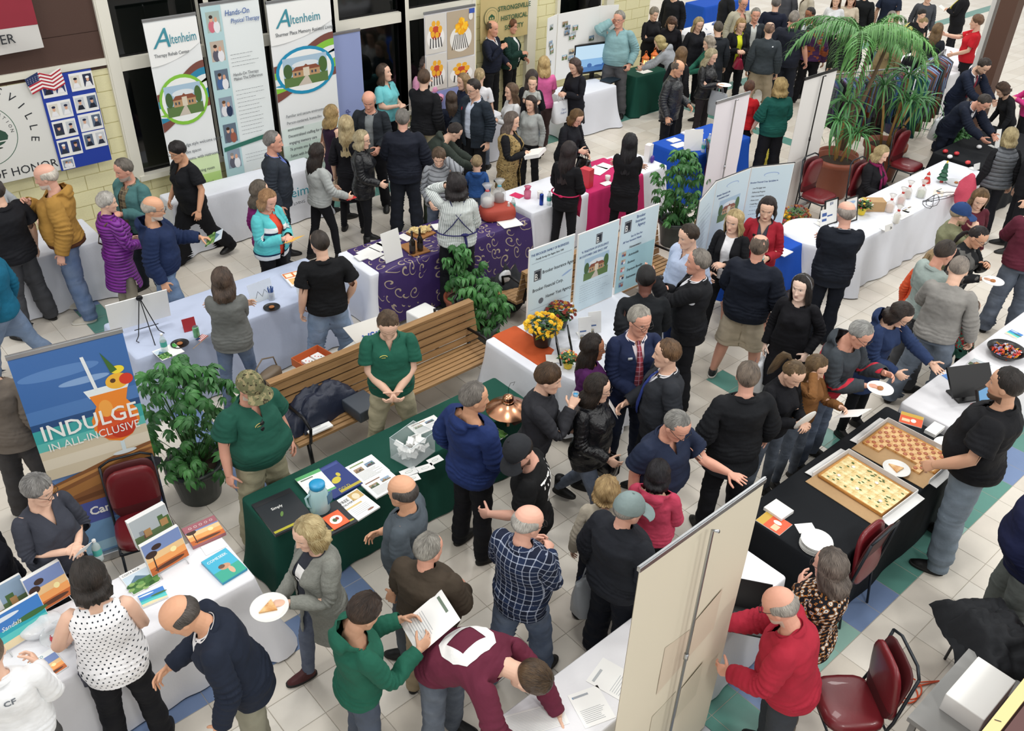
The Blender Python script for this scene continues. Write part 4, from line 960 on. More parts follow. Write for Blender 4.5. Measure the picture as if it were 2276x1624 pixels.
for i in range(-2,130):
 for j in range(-2,80):
  x=TX0+(i+.5)*TS;y=TY0+(j+.5)*TS
  if y>12 and x<9.9 or y>12.9 and x<15.2:continue
  d=np.array([x,y,0])-CAM0;Z=d@_f;u=1138+F_PX*(d@_rr)/Z;v=812-F_PX*(d@_uu)/Z
  vis=Z>1 and-40<u<2316 and-40<v<1664
  if x>34 or x*.6+y>32:continue
  cells.append((0 if vis else 1,float(np.linalg.norm(d)),x,y,tile_color(x,y,q)))
cells.sort()
byc={}
for k,(_,_,x,y,c)in enumerate(cells):
 if k<300:
  o=link('tile',tile_me,floor,(x,y-0-9,.046));o.location=(x-15,y-9,.046);o.color=(*rgb(TCOL[c]),1)
 else:
  byc.setdefault(c,[]).append((x-15,y-9))
for c,pts in byc.items():
 A=np.array(pts);n=len(A);V=(np.array(tv)[None]+np.concatenate([A,np.full((n,1),.046)],1)[:,None,:]).reshape(-1,3)
 F=[tuple(a+8*k for a in f)for k in range(n)for f in tf]
 o=link('floor_tiles',mesh_from('floor_tiles',V,F,[TM_],False),floor);o.color=(*rgb(TCOL[c]),1);o['kind']='stuff'
 # -- back wall with windows
WY=12.0
def wallbox(name,x0,x1,z0,z1,mat,parent=None,d=.2,y=WY,kind='structure'):
 o=box(name,((x0+x1)/2,y+d/2,(z0+z1)/2),(x1-x0,d,z1-z0),mat,parent)
 if parent is None:tag(o,kind=kind)
 return o
blockm=plain('painted_block','e6e0b4',.65,bump=.35,bscale=70,noise=.03)
mortar=plain('painted_mortar','d2cb9e',.8)
brown=plain('brown_siding','4b342b',.7,bump=.2,bscale=50)
frame_m=plain('window_frame','e2dfd2',.45)
def block_wall(name,x0,x1,z0,z1,y=WY):
 w=wallbox(name,x0,x1,z0,z1,mortar,y=y)
 bl,bh=.405,.203;bw=[(-(bl-.012)/2,-.006),((bl-.012)/2,-.006)]
 row=0;z=z0+.002
 cx,cz=(x0+x1)/2,(z0+z1)/2
 vis=[]
 while z<z1-.03:
  hh=min(bh,z1-z);x=x0-(bl/2 if row%2 else 0)
  while x<x1-.02:
   a,b_=max(x,x0),min(x+bl,x1)
   if b_-a>.05:
    v,f=box_vf((0,0,0),(b_-a-.011,.012,hh-.011));me=BLK.get((round(b_-a,3),round(hh,3)))
    if me is None:me=BLK[(round(b_-a,3),round(hh,3))]=mesh_from('block',v,f,[blockm],False)
    link('block',me,w,((a+b_)/2-cx,-.105,z+hh/2-cz))
   x+=bl
  z+=bh;row+=1
 return w
BLK={}
block_wall('wall_left',0.8,3.86,0,2.36)
block_wall('wall_under_windows',3.86,9.82,0,.80)
block_wall('wall_back',9.86,15.26,0,2.7,12.9)
tag(box('wall_return',(9.86,12.5,3),(.08,.9,6),blockm),kind='structure')
o=wallbox('wall_upper',.8,3.86,2.44,6,brown)
for k in range(8):box('siding_board',(0,-.106,-1.68+.46*k),(3.06,.012,.452),brown,o)
wallbox('wall_upper_back',9.86,15.26,2.7,6,plain('painted_plaster','e6e0b4',.7),y=12.9)
tag(box('wall_side',(15.16,18.3,3),(.2,10.4,6),plain('painted_plaster','e6e0b4',.7)),kind='structure')
wallbox('trim_1',.8,3.86,2.36,2.44,frame_m,d=.24,y=WY-.05)
wallbox('trim_2',3.82,3.98,0.80,6,frame_m,d=.26,y=WY-.06)
wallbox('trim_3',11.75,11.97,0,6,frame_m,d=.26,y=12.8)
wallbox('trim_4',13.85,14.06,0,6,frame_m,d=.26,y=12.8)
glass=plain('night_glass','050807',.06,spec=.6);glass2=glass
bays=[(3.98,5.12),(5.26,6.10),(6.24,7.07),(7.21,8.32),(8.46,9.72)]
for n,(a,b_)in enumerate(bays):
 w=tag(box('window_%d'%(n+1),((a+b_)/2,WY+.10,2.4),(b_-a+.14,.04,3.2),plain('night_outside','050706',.5)),kind='structure')
 zc=2.4;cx=(a+b_)/2
 build('frame',[box_vf((-(b_-a)/2-.07,-.09,0),(.14,.16,3.2)),box_vf(((b_-a)/2+.035,-.09,0),(.07,.16,3.2)),box_vf((0,-.10,.82-zc),(b_-a+.14,.2,.07)),box_vf((0,-.09,2.325-zc),(b_-a,.14,.15)),box_vf((0,-.09,3.96-zc),(b_-a,.14,.1))],frame_m,w)
 for z0,z1 in((.855,2.25),(2.40,3.91)):
  box('pane',(0,-.05,(z0+z1)/2-zc),(b_-a,.012,z1-z0),glass,w)
  build('sash',[box_vf((s*((b_-a)/2-.012),-.062,(z0+z1)/2-zc),(.024,.02,z1-z0))for s in(-1,1)]+[box_vf((0,-.062,z-zc),(b_-a,.02,.024))for z in(z0+.012,z1-.012)],M_['dkmetal'],w)
wallbox('wall_over_windows',3.86,9.82,4.0,6,brown)
w=tag(box('window_6',(13.13,12.88,2.2),(1.12,.06,1.2),glass),kind='structure')
build('frame',[box_vf((-.57,0,0),(.08,.1,1.28)),box_vf((.57,0,0),(.08,.1,1.28)),box_vf((0,0,-.62),(1.2,.12,.05))],frame_m,w)
sp=tag(empty('loudspeaker',(13.28,12.72,1.76)),'black box loudspeaker in the dark window above the photo board','speaker')
box('cabinet',(0,0,0),(.42,.2,.34),M_['black'],sp,bevel=.012);build('grille',rings([[(.13*cos(a),-.104,.13*sin(a))for a in(2*PI*i/24 for i in range(24))],[(.13*cos(a),-.112,.13*sin(a))for a in(2*PI*i/24 for i in range(24))]],24),M_['dkmetal'],sp)
# -- wall hangings
def hang(name,x0,x1,z0,z1,mat,label,cat,y=WY-.13,thick=.006,wavy=0,group=None):
 r=empty(name,((x0+x1)/2,y,z0),0,label,cat,group);w,hh=x1-x0,z1-z0
 if wavy:
  nx,nz=24,10;V=[];
  for sgn in(0,1):
   for j in range(nz+1):
    for i in range(nx+1):
     u=i/nx;V.append((-w/2+w*u,wavy*sin(u*11+j*.25)*(1-j/nz*.6)+sgn*.004,hh*j/nz-wavy*2*sin(PI*u)*(1-j/nz)))
  N=(nx+1)*(nz+1);F=[]
  for j in range(nz):
   for i in range(nx):
    a=j*(nx+1)+i;F.append((a,a+1,a+nx+2,a+nx+1));F.append((a+N,a+N+nx+1,a+N+nx+2,a+N+1))
  build('cloth',(V,F),mat,r,smooth=1)
 else:build('sheet',box_vf((0,0,hh/2),(w,thick,hh)),mat,r)
 return r,w,hh
fl,w,hh=hang('wall_banner',1.6,3.10,2.72,2.98,plain('banner_white','c8c6c2',.7),'red and white cloth banner hanging on the brown upper wall','banner',y=WY-.18,wavy=.012)
build('red_field',[box_vf((0,.003,.62),(1.5,.008,.72))],plain('banner_red','8c2434',.75,noise=.1,bscale=4),fl)
text('EMBER',fl,(.02,-.022,.10),.15,M_['ink'],xs=1.0)
ps,w,hh=hang('honor_poster',1.55,3.56,1.21,2.34,plain('poster_white','d9d9d4',.5),'white wall of honor poster with round green seal and lettering','poster')
cxx=2.20-2.555
P=[('2c5a44',elp(cxx,.60,.37,.37,48)),('d9d9d4',elp(cxx,.60,.362,.362,48)),('2f4f40',elp(cxx+.02,.56,.24,.12,16)),('2f4f40',[(cxx-.1,.55),(cxx+.1,.55),(cxx+.16,.72),(cxx+.03,.66)]),('d9d9d4',rect(cxx-.2,.50,cxx+.25,.515)),('303830',elp(cxx+.10,.43,.07,.012,10)),('303830',elp(cxx-.06,.42,.05,.010,10))]
P+=[('c8d0d4',rect(.50,.30,.96,.62))]+photo(.52,.33,.18,.24,'people',4)+photo(.74,.36,.18,.16,'scene',6)
graphic('printed_seal',ps,P,y=-.004)
for i,ch in enumerate('STRONGSVILLE'):
 a=R(150-14.6*i-4);text(ch,ps,(cxx+.52*cos(a),-.005,.60+.52*sin(a)),.135,M_['ink'],rot=(PI/2,a-PI/2 if False else-(a-PI/2),0),align='CENTER')
for i,ch in enumerate('THE NATION'):
 a=R(96-10.5*i);text(ch,ps,(cxx+.30*cos(a),-.005,.60+.30*sin(a)),.055,M_['ink'],rot=(PI/2,-(a-PI/2),0),align='CENTER')
text('WALL OF HONOR',ps,(-.85,-.005,.06),.15,M_['ink'],xs=.98)
bp_,w,hh=hang('photo_board',2.94,3.58,1.20,2.38,plain('royal_blue','1c3a9c',.5),'blue board pinned with veterans portrait photographs','board',y=WY-.145)
for k,(a,b_)in enumerate(((-.17,.93),(.17,.95),(-.16,.66),(.16,.68),(-.16,.42),(.16,.44),(-.16,.18),(.16,.21))):
 fr=box('photo_card',(a+.01,-.006,b_+.10),(.28,.006,.215),M_['card'],bp_)
 graphic('portrait',fr,photo(-.125,-.07,.105,.15,'portrait',k*2+1)+photo(.02,-.07,.105,.15,'portrait',k*2+2),y=-.0045)
fr=box('photo_card',(-.22,-.006,.08),(.15,.006,.14),M_['card'],bp_);graphic('portrait',fr,photo(-.06,-.05,.12,.10,'people',9),y=-.0045)
us=tag(empty('paper_flag',(2.86,WY-.17,2.20)),'small waving american flag cutout between poster and blue board','flag')
FP=[('f0ece8',[(-.02,0),(.12,.05),(.24,.0),(.38,.06),(.36,.26),(.22,.20),(.10,.25),(-.06,.19)])]
for k in range(5):FP.append(('b02838',[(-.02-.007*k,.0+.042*k),(.12,.05+.042*k),(.24,.0+.042*k),(.38-.004*k,.06+.042*k),(.38-.004*k,.078+.042*k),(.24,.02+.042*k),(.12,.07+.042*k),(-.02-.007*k,.02+.042*k)]))
FP.append(('26345e',[(-.045,.10),(.10,.15),(.10,.25),(-.06,.19)]));FP+=[('f0f0f0',elp(-.03+.03*(i%5),.13+.022*(i//5)+.01*(i%5)*.8,.004,.004,6))for i in range(15)]
graphic('flag',us,FP,y=0)
gs_,w,hh=hang('society_banner',10.58,11.70,1.40,2.16,plain('gold_satin','c9b783',.5,noise=.06,bscale=5),'gold cloth banner with round green seal and historical society lettering','banner',y=12.76,wavy=.010)
gt=plain('banner_green','2c5a40',.6)
for i,s_ in enumerate(('STRONGSVILLE','HISTORICAL','SOCIETY')):text(s_,gs_,(.22,-.02,.50-.17*i),.115,gt,align='CENTER',bold=.002)
graphic('seal',gs_,[('2c5a40',elp(-.32,.42,.17,.17,36)),('c9b783',elp(-.32,.42,.163,.163,36)),('2c5a40',elp(-.32,.42,.125,.125,30)),('c9b783',elp(-.32,.42,.12,.12,30)),('2c5a40',[(-.39,.38),(-.25,.38),(-.25,.43),(-.32,.48),(-.39,.43)]),('c9b783',rect(-.36,.39,-.33,.42)),('c9b783',rect(-.31,.39,-.28,.42))],y=-.018)
# -- retractable banners
def banner(label,x0,x1,y,ztop,faceside=-1,col='e9ecec',z0=.06,y1=None,back=False,name='standing_banner',group=None):
 y1=y if y1 is None else y1;w=hypot(x1-x0,y1-y);r=empty(name,((x0+x1)/2,(y+y1)/2,0),math.atan2(y1-y,x1-x0),label,'banner',group)
 box('base',(0,.02,.04),(w+.04,.16,.08),M_['metal'],r,bevel=.01)
 n=12;V=[(-w/2+w*i/n,.004*sin(i*.9)*(1 if j%7 else 0),z0+(ztop-z0)*j/14)for j in range(15)for i in range(n+1)]
 V2=[(a,b_+.003,c)for a,b_,c in V];F=[(j*(n+1)+i,j*(n+1)+i+1,(j+1)*(n+1)+i+1,(j+1)*(n+1)+i)for j in range(14)for i in range(n)]
 N=len(V);F2=[tuple(reversed([a+N for a in f_]))for f_ in F]
 build('sheet',(V+V2,F+F2),plain('sheet_'+col,col,.55),r,smooth=1)
 build('top_rail',[box_vf((0,.002,ztop+.012),(w+.01,.022,.030)),box_vf((0,.002,ztop+.030),(w+.01,.010,.010))],M_['metal'],r)
 yb=.05
 build('pole',[tube([(0,yb,.06),(0,yb,ztop-.01),(0,.012,ztop+.01)],.010,8),tube([(0,yb,ztop*.55),(0,yb,ztop*.55+.05)],.015,8)],M_['metal'],r,smooth=1)
 return r,w
teal_ink=plain('teal_ink','3f8fa0',.5);grey_ink=plain('grey_ink','565a60',.5);green_ink=plain('green_ink','2e6e50',.5);white_ink=plain('white_ink','f4f4f0',.5);blue_ink=plain('blue_ink','2f5aa0',.5)
def swoosh(w,z,hgt,order):
 P=[]
 cols=order
 for k,c in enumerate(cols):
  o_=k*.07;P.append((c,[(-w/2,z-.42+o_)]+[(-w/2+w*t,z-.38+o_+.30*sin(PI*t*.5)**2+.06*sin(t*5+k))for t in(i/14 for i in range(15))]+[(w/2,z+.50-o_*1.3)]+[(w/2-w*t,z+.46-o_*1.3-.34*sin(PI*t*.5)**2)for t in(i/14 for i in range(15))]))
 return P
def altenheim(label,x0,x1,y,ztop,order,sub_,seed,lines,oval=True):
 r,w=banner(label,x0,x1,y,ztop,group=None);zc=ztop-1.02 if oval else ztop-.95
 P=swoosh(w,zc,.4,order);
 P+=[('f1f2f0',[(-w/2,ztop-.02)]+[(-w/2+w*t,ztop-.55+.22*t*t)for t in(i/10 for i in range(11))]+[(w/2,ztop-.02)])]
 P+=[(order[-1],elp(0,zc,w*.48,.33)),('eef0ee',elp(.0,zc,w*.43,.285))]+[(c,[(max(-w*.43,min(w*.43,a)),b_)for a,b_ in pts])for c,pts in photo(-w*.36,zc-.2,w*.72,.40,'house',seed)]
 P+=[('b9d886',rect(-w/2+.005,.08,w/2-.005,.8)),('d3e6b4',rect(-w/2+.005,.8,w/2-.005,1.05))]if oval else[('c9dcd2',rect(-w/2+.005,.08,w/2-.005,.9)),('dbe8e2',rect(-w/2+.005,.9,w/2-.005,1.15))]
 graphic('printed_artwork',r,P,y=-.009)
 text('A',r,(-w*.40,-.016,ztop-.33),.34,teal_ink,shear=.3);text('ltenheim',r,(-w*.40+.225,-.016,ztop-.30),.17,teal_ink,xs=.80 if w>.8 else.60);text(sub_,r,(-w*.44+.02,-.016,ztop-.44),.072 if w>.8 else.062,grey_ink,xs=.80)
 for i,s_ in enumerate(lines):text(s_,r,(-w*.40,-.016,zc-.62-.098*i),.062,grey_ink,xs=.82)
 return r
altenheim('narrow banner about therapy rehab with leaf bands and oval house picture',4.24,4.93,11.62,2.88,['7a4a40','2f86a8','e9ecec','86c440'],'Therapy Rehab Center',3,['Alpine lodge style welcome center','and spa like spaces','private rooms, with restrooms','or showers','cozy kitchen, dining room','in service','state of the art physical','therapy center','gym'])
altenheim('wide banner about memory assisted living with blue ringed estate picture',5.92,6.90,11.62,2.88,['7a4a40','86c440','e9ecec','1f8fb8'],'Shurmer Place Memory Assisted Living',5,['Familiar and secure environment','Person-centered, home-like','environment','Decentralized staffing for more','engaging memory care','76 private one & two bedroom','Suites with living rooms, dining','and roll in showers','Family style dining and kitchen','multi-sensory room'],oval=False)
r,w=banner('pale banner with a column of therapy photographs between two leaf banners',5.02,5.84,11.66,2.96,col='e6ecec')
q=random.Random(5);P=[('b4d4d8',rect(-w/2,.07,-w/2+.27,2.95))]
for k in range(6):P+=photo(-w/2+.05,2.62-.37*k,.19,.26,'people',k+20)
P+=[('2e6e5e',[(-w/2+.02,1.02),(w/2-.02,1.10),(w/2-.02,1.16),(-w/2+.02,1.08)])]+photo(-.02,.42,.36,.24,'people',33)+textlines(-.10,2.30,.42,4,.05,q)+textlines(-.10,1.82,.42,12,.055,q)+textlines(-.10,.92,.42,3,.05,q)
graphic('printed_artwork',r,P,y=-.009)
text('Hands-On',r,(-.10,-.016,2.80),.105,blue_ink,shear=.2,xs=.8);text('Physical Therapy',r,(-.03,-.016,2.70),.085,blue_ink,shear=.2,xs=.72);text('Hands-On Therapy\nMakes The Difference',r,(-.10,-.016,2.02),.060,grey_ink,xs=.8)
r,w=banner('blue violet banner edge standing between the windows behind the woman in aqua',6.92,7.42,11.72,2.30,col='8f9cc8');text('design',r,(-.1,-.016,1.2),.12,plain('violet_ink','3a3f78',.5),rot=(PI/2,PI/2,0))
r,w=banner('banner of four food and flower photographs above a lavender panel',8.50,9.50,11.60,2.40,col='e8e8ea')
P=photo(-w/2+.01,1.80,.40,.58,'food',41)+photo(-w/2+.43,1.66,.55,.72,'flower',42)+photo(-w/2+.01,1.22,.40,.56,'food',43)+photo(-w/2+.43,1.22,.55,.42,'food',44)+[('8c98cc',rect(-w/2,.07,w/2,1.2))]
graphic('printed_artwork',r,P,y=-.009);vi=plain('violet_ink','3a3f78',.5)
for i,s_ in enumerate(('to design','bake','custom orders')):text(s_,r,(-.15,-.016,1.02-.19*i),.13,vi)
p0,p1=at(15,800,2.1),at(272,737,2.1)
r,w=banner('large vacation banner with an orange cocktail and INDULGE lettering',p0[0],p1[0],p0[1],2.1,y1=p1[1],col='6f8fc0')
Z1=2.1
P=[('3e6cab',rect(-w/2,1.0,w/2,2.09)),('5b86c0',elp(-.1,1.90,.28,.05)),('86a8d4',elp(.05,1.78,.18,.03)),('4f7cb8',rect(-w/2,1.35,w/2,1.62)),('2a4e80',rect(-w/2,1.42,w/2,1.50)),('3fa8a8',rect(-w/2,1.28,w/2,1.44)),('62c0b8',rect(-w/2,1.22,w/2,1.32)),('d8cbb0',rect(-w/2,.96,w/2,1.24)),('e6dcc6',rect(-w/2,1.06,w/2,1.16)),('8a5a34',[(-w/2,.62),(w/2,.62),(w/2,1.06),(.1,1.02),(-w/2,.90)]),('a8743f',[(-w/2,.72),(w/2,.88),(w/2,.98),(-w/2,.80)]),('6e4426',[(-w/2,.66),(w/2,.70),(w/2,.76),(-w/2,.70)]),('c08a50',[(-w/2,.84),(.3,1.0),(w/2,1.0),(w/2,1.03),(-w/2,.88)]),('2e3038',elp(.30,.84,.14,.07)),('3a4aa0',elp(.24,.78,.10,.03)),('4a5ab0',elp(.33,.80,.06,.03)),('4c58a0',rect(-w/2,.40,w/2,.64)),('6f9ac4',rect(-w/2,.08,w/2,.42)),('9cc4dc',rect(-w/2,.10,w/2,.20))]
P+=[('e9f2f4',[(.02,1.68),(.36,1.68),(.32,1.60),(.05,1.60)]),('f08a2c',[(.05,1.62),(.33,1.62),(.30,1.52),(.36,1.40),(.36,1.30),(.28,1.18),(.19,1.14),(.10,1.18),(.02,1.30),(.02,1.40),(.08,1.52)]),('e0582a',elp(.19,1.30,.15,.13)),('f5a84a',elp(.14,1.48,.05,.08)),('c83a20',elp(.22,1.24,.09,.07)),('d8e8ec',rect(.175,1.02,.205,1.14)),('dfe9ec',elp(.19,1.03,.09,.02)),('e8eef0',[(.10,1.66),(.125,1.66),(.085,1.98),(.06,1.98)]),('f2b83c',elp(.27,1.70,.085,.07)),('5a3a20',elp(.24,1.71,.02,.02)),('d83a24',elp(.335,1.70,.05,.05)),('f4dc3c',elp(.29,1.80,.05,.035)),('3f6a2c',[(.24,1.78),(.20,1.98),(.29,1.80)])]
graphic('printed_artwork',r,P,y=-.009)
text('INDULGE',r,(-.345,-.016,1.34),.195,white_ink,xs=.86,bold=.002);text('IN ALL-INCLUSIVE',r,(-.325,-.016,1.23),.105,white_ink,xs=.80)
text('Canary',r,(-.19,-.016,.50),.115,white_ink,bold=.003,xs=.9)
for s_,z,sz in(('Northwestern',.385,.045),('Blue Sky',.29,.055),('Southwest',.185,.075),('Vacations',.14,.04)):text(s_,r,(-.05,-.016,z),sz,blue_ink,shear=.15)
p0,p1=at(1408,1252,2.42),at(1714,1073,2.42)
r,w=banner('plain back of the tall beige banner standing nearest, with grey pole',p0[0],p1[0],(p0[1]+p1[1])/2,2.40,col='d2cab6');r.rotation_euler=(0,0,PI)
for c_ in r.children:
 if c_.name.startswith('pole'):c_.location.y=-.01
r.rotation_euler=(0,0,0)
for c_ in r.children:
 if c_.name.startswith('pole'):c_.location=(0.0,-.10,0)
graphic('show_through',r,[('cbbda9',[(.10,1.55),(.33,1.66),(.33,1.30),(.10,1.20)]),('cbbda9',[(-.17,1.52),(.06,1.50),(.06,1.18),(-.17,1.08)]),('c8c1ad',[(-.17,.86),(.05,.92),(.05,.52),(-.17,.46)]),('c8c1ad',[(.10,.90),(.30,1.0),(.30,.66),(.10,.58)])],y=-.0048)
for(a,b_,lab)in(((1592,231),(1667,208),'back of a white banner beside the blue cloth table'),((1787,178),(1862,156),'back of a tall white banner with black top rail by the palm pots')):
 p0,p1=at(*a,2.1),at(*b_,2.1);r,w=banner(lab,p0[0],p1[0],(p0[1]+p1[1])/2,2.1,col='ece6ea' if a[0]<1700 else 'e6e4e0')
 for c_ in r.children:
  if c_.name.startswith('pole'):c_.location=(0,-.09,0);c_.data.materials[0]=M_['black']if a[0]>1700 else M_['metal']
  if c_.name.startswith('top_rail')and a[0]>1700:c_.data.materials[0]=M_['black']
for(xx,lab,col,sz)in((14.30,'brown','5a4035',.30),):
 cb=tag(box('column_brown',(17.7,6.71,3),(.30,.30,6),plain('brown_column','5a4035',.6)),kind='structure')
tag(box('column_white',(17.78,7.0,1.25),(.24,.08,2.4),plain('white_column','d8d8d6',.6)),kind='structure')
hwall=tag(box('wall_near',(4.7,.26,.55),(2.2,.30,1.08),plain('maroon_panel','5a3a38',.6,bump=.15)),kind='structure')
box('cap_board',(0,.18,.56),(2.24,.07,.05),plain('yellow_wood','e0c88e',.5),hwall);box('cap_panel',(0,-.03,.556),(2.2,.32,.04),plain('maroon_panel','5a3a38',.6),hwall)
text('I',hwall,(-.33,.165,.588),.055,M_['ink'],rot=(0,0,.5))
# == tables
def cloth_plain(col,key,rough=.8,swirl=None):
 key='table_'+key
 if key in MATS:return MATS[key]
 m,nt,b=_mat(key);L=nt.links.new;tc=nt.nodes.new('ShaderNodeTexCoord');c=rgb(col)
 n=node(nt,'ShaderNodeTexNoise',ins={'Scale':3.5,'Detail':4.0});L(tc.outputs['Object'],n.inputs['Vector'])
 bp=node(nt,'ShaderNodeBump',ins={'Strength':.35,'Distance':.03});L(n.outputs[0],bp.inputs['Height'])
 n2=node(nt,'ShaderNodeTexNoise',ins={'Scale':160.0});L(tc.outputs['Object'],n2.inputs['Vector']);bp2=node(nt,'ShaderNodeBump',ins={'Strength':.2,'Distance':.002});L(n2.outputs[0],bp2.inputs['Height']);L(bp.outputs[0],bp2.inputs['Normal']);L(bp2.outputs[0],b.inputs['Normal'])
 b.inputs['Base Color'].default_value=(*c,1);b.inputs['Roughness'].default_value=rough;b.inputs['Specular IOR Level'].default_value=.2
 MATS[key]=m;return m
def drape(name,x0,x1,y0,y1,mat,label,z=.745,drop=.72,flare=.05,amp=.018,seed=0,parent=None,cat='tablecloth',sides=None,corner=.10,r0=.03):
 cx,cy=(x0+x1)/2,(y0+y1)/2;hx,hy=(x1-x0)/2,(y1-y0)/2;per=[]
 step=.035
 def side(a,b_,n_):
  L_=hypot(b_[0]-a[0],b_[1]-a[1]);k=max(2,int(L_/step))
  for i in range(k):per.append((a[0]+(b_[0]-a[0])*i/k,a[1]+(b_[1]-a[1])*i/k,n_[0],n_[1]))
 cr=r0
 side((-hx+cr,-hy),(hx-cr,-hy),(0,-1));[per.append((hx-cr+cr*cos(a),-hy+cr+cr*sin(a),cos(a),sin(a)))for a in(R(-90+15*i)for i in range(6))]
 side((hx,-hy+cr),(hx,hy-cr),(1,0));[per.append((hx-cr+cr*cos(a),hy-cr+cr*sin(a),cos(a),sin(a)))for a in(R(15*i)for i in range(6))]
 side((hx-cr,hy),(-hx+cr,hy),(0,1));[per.append((-hx+cr+cr*cos(a),hy-cr+cr*sin(a),cos(a),sin(a)))for a in(R(90+15*i)for i in range(6))]
 side((-hx,hy-cr),(-hx,-hy+cr),(-1,0));[per.append((-hx+cr+cr*cos(a),-hy+cr+cr*sin(a),cos(a),sin(a)))for a in(R(180+15*i)for i in range(6))]
 n=len(per);V=[];F=[];rows=14
 ring=[]
 V.append((0,0,z));
 def row(fn):
  base=len(V)
  for k,p in enumerate(per):V.append(fn(k,p))
  return base
 rws=[row(lambda k,p:(p[0]*.6,p[1]*.6,z+.0008*sin(k*.7))),row(lambda k,p:(p[0]*.97,p[1]*.97,z)),row(lambda k,p:(p[0]-p[2]*.004,p[1]-p[3]*.004,z-.001)),row(lambda k,p:(p[0]+p[2]*.003,p[1]+p[3]*.003,z-.010))]
 for j in range(1,rows+1):
  t=j/rows
  def fn(k,p):
   s_=k*step;nn=mnoise.noise(Vector((s_*2.1,seed*3.7,t*.8)))+.6*mnoise.noise(Vector((s_*5.5,seed*1.3+9,t*1.1)))
   cd_=1-min(1,min(hypot(p[0]-a*hx,p[1]-b_*hy)for a in(-1,1)for b_ in(-1,1))/.28)
   off=t**.8*(flare+amp*4.2*nn*(.35+.65*t)+corner*cd_*cd_*1.0*t)+.004
   return(p[0]+p[2]*off,p[1]+p[3]*off,z-.010-drop*t)
  rws.append(row(fn))
 for k in range(n):F.append((0,1+k,1+(k+1)%n))
 for a,b_ in zip(rws[:-1],rws[1:]):
  for k in range(n):F.append((a+k,b_+k,b_+(k+1)%n,a+(k+1)%n))
 TABLES.append((x0,x1,y0,y1));o=build(name,(V,F),mat,parent,loc=(cx,cy,0),smooth=1)
 return tag(o,label,cat)
WHITE=cloth_plain('dfe2ea','white');WHITE2=cloth_plain('e6e6ea','white_bright');BLUEW=cloth_plain('b9c3da','bluewhite');GREEN=cloth_plain('17483c','green');BLACK=cloth_plain('15181c','black');PINK=cloth_plain('c02a64','pink');BLUE=cloth_plain('1c50b4','blue')
def swirl_mat():
 m,nt,b=_mat('table_purple_scrolls');L=nt.links.new;tc=nt.nodes.new('ShaderNodeTexCoord')
 sep=nt.nodes.new('ShaderNodeSeparateXYZ');L(tc.outputs['Object'],sep.inputs[0]);cb=nt.nodes.new('ShaderNodeCombineXYZ')
 L(sep.outputs[0],cb.inputs[0]);L(math_n(nt,'ADD',sep.outputs[1],math_n(nt,'MULTIPLY',sep.outputs[2],-1.0)),cb.inputs[1])
 n=node(nt,'ShaderNodeTexNoise',ins={'Scale':2.2,'Detail':0.0});L(cb.outputs[0],n.inputs['Vector'])
 mp=nt.nodes.new('ShaderNodeVectorMath');mp.operation='MULTIPLY_ADD';L(n.outputs['Color'],mp.inputs[0]);mp.inputs[1].default_value=(.35,.35,0);L(cb.outputs[0],mp.inputs[2])
 vo=node(nt,'ShaderNodeTexVoronoi',ins={'Scale':6.5,'Randomness':.75});L(mp.outputs[0],vo.inputs['Vector']);d=vo.outputs['Distance']
 vs=nt.nodes.new('ShaderNodeVectorMath');vs.operation='SUBTRACT';L(mp.outputs[0],vs.inputs[0]);L(vo.outputs['Position'],vs.inputs[1])
 s2=nt.nodes.new('ShaderNodeSeparateXYZ');L(vs.outputs[0],s2.inputs[0]);ang=math_n(nt,'ARCTAN2',s2.outputs[1],s2.outputs[0])
 sp_=math_n(nt,'FRACT',math_n(nt,'ADD',math_n(nt,'DIVIDE',ang,2*PI),math_n(nt,'MULTIPLY',d,2.6)))
 line=math_n(nt,'MULTIPLY',math_n(nt,'LESS_THAN',math_n(nt,'ABSOLUTE',math_n(nt,'SUBTRACT',sp_,.5)),math_n(nt,'DIVIDE',.045,math_n(nt,'ADD',d,.12))),math_n(nt,'LESS_THAN',d,.52))
 line=math_n(nt,'MULTIPLY',line,math_n(nt,'GREATER_THAN',d,.05))
 L(mixc(nt,line,rgb('35205c'),rgb('a89a86')),b.inputs['Base Color']);b.inputs['Roughness'].default_value=.6
 n3=node(nt,'ShaderNodeTexNoise',ins={'Scale':4.0,'Detail':4.0});L(tc.outputs['Object'],n3.inputs['Vector']);bp=node(nt,'ShaderNodeBump',ins={'Strength':.4,'Distance':.03});L(n3.outputs[0],bp.inputs['Height']);L(bp.outputs[0],b.inputs['Normal'])
 return m
PURPLE=swirl_mat()
drape('tablecloth',-.75,1.70,4.58,5.22,WHITE2,'white tablecloth under the travel brochures and framed magazines',seed=1,corner=.16)
drape('tablecloth',2.02,4.70,4.88,5.42,GREEN,'long dark green tablecloth under the pellet bags and raffle box',seed=2,flare=.03,amp=.010,corner=.05)
drape('tablecloth',2.16,4.55,7.86,8.70,BLUEW,'pale blue white tablecloth with easel board and black plates',seed=3)
drape("tablecloth",4.90,7.2,7.86,8.56,WHITE,'white tablecloth showing under the purple scroll cloth',seed=4,z=.742,corner=.16,flare=.015,amp=.004)
drape('tablecloth',5.02,7.36,7.82,8.56,PURPLE,'purple tablecloth with gold scrolls under bottles and bread boards',seed=5,z=.750,drop=.66,flare=.085,amp=.006,corner=.02)
drape('tablecloth',7.50,10.20,7.95,8.72,WHITE,'white tablecloth under the bright pink runner',seed=6)
drape('table_runner',8.55,9.66,7.93,8.74,PINK,'bright pink table runner over the white cloth',seed=7,z=.752,drop=.70,flare=.072,corner=.02,cat='table runner')
drape('tablecloth',10.72,12.2,7.92,8.72,BLUE,'royal blue tablecloth beside the white banner back',seed=8,corner=.05)
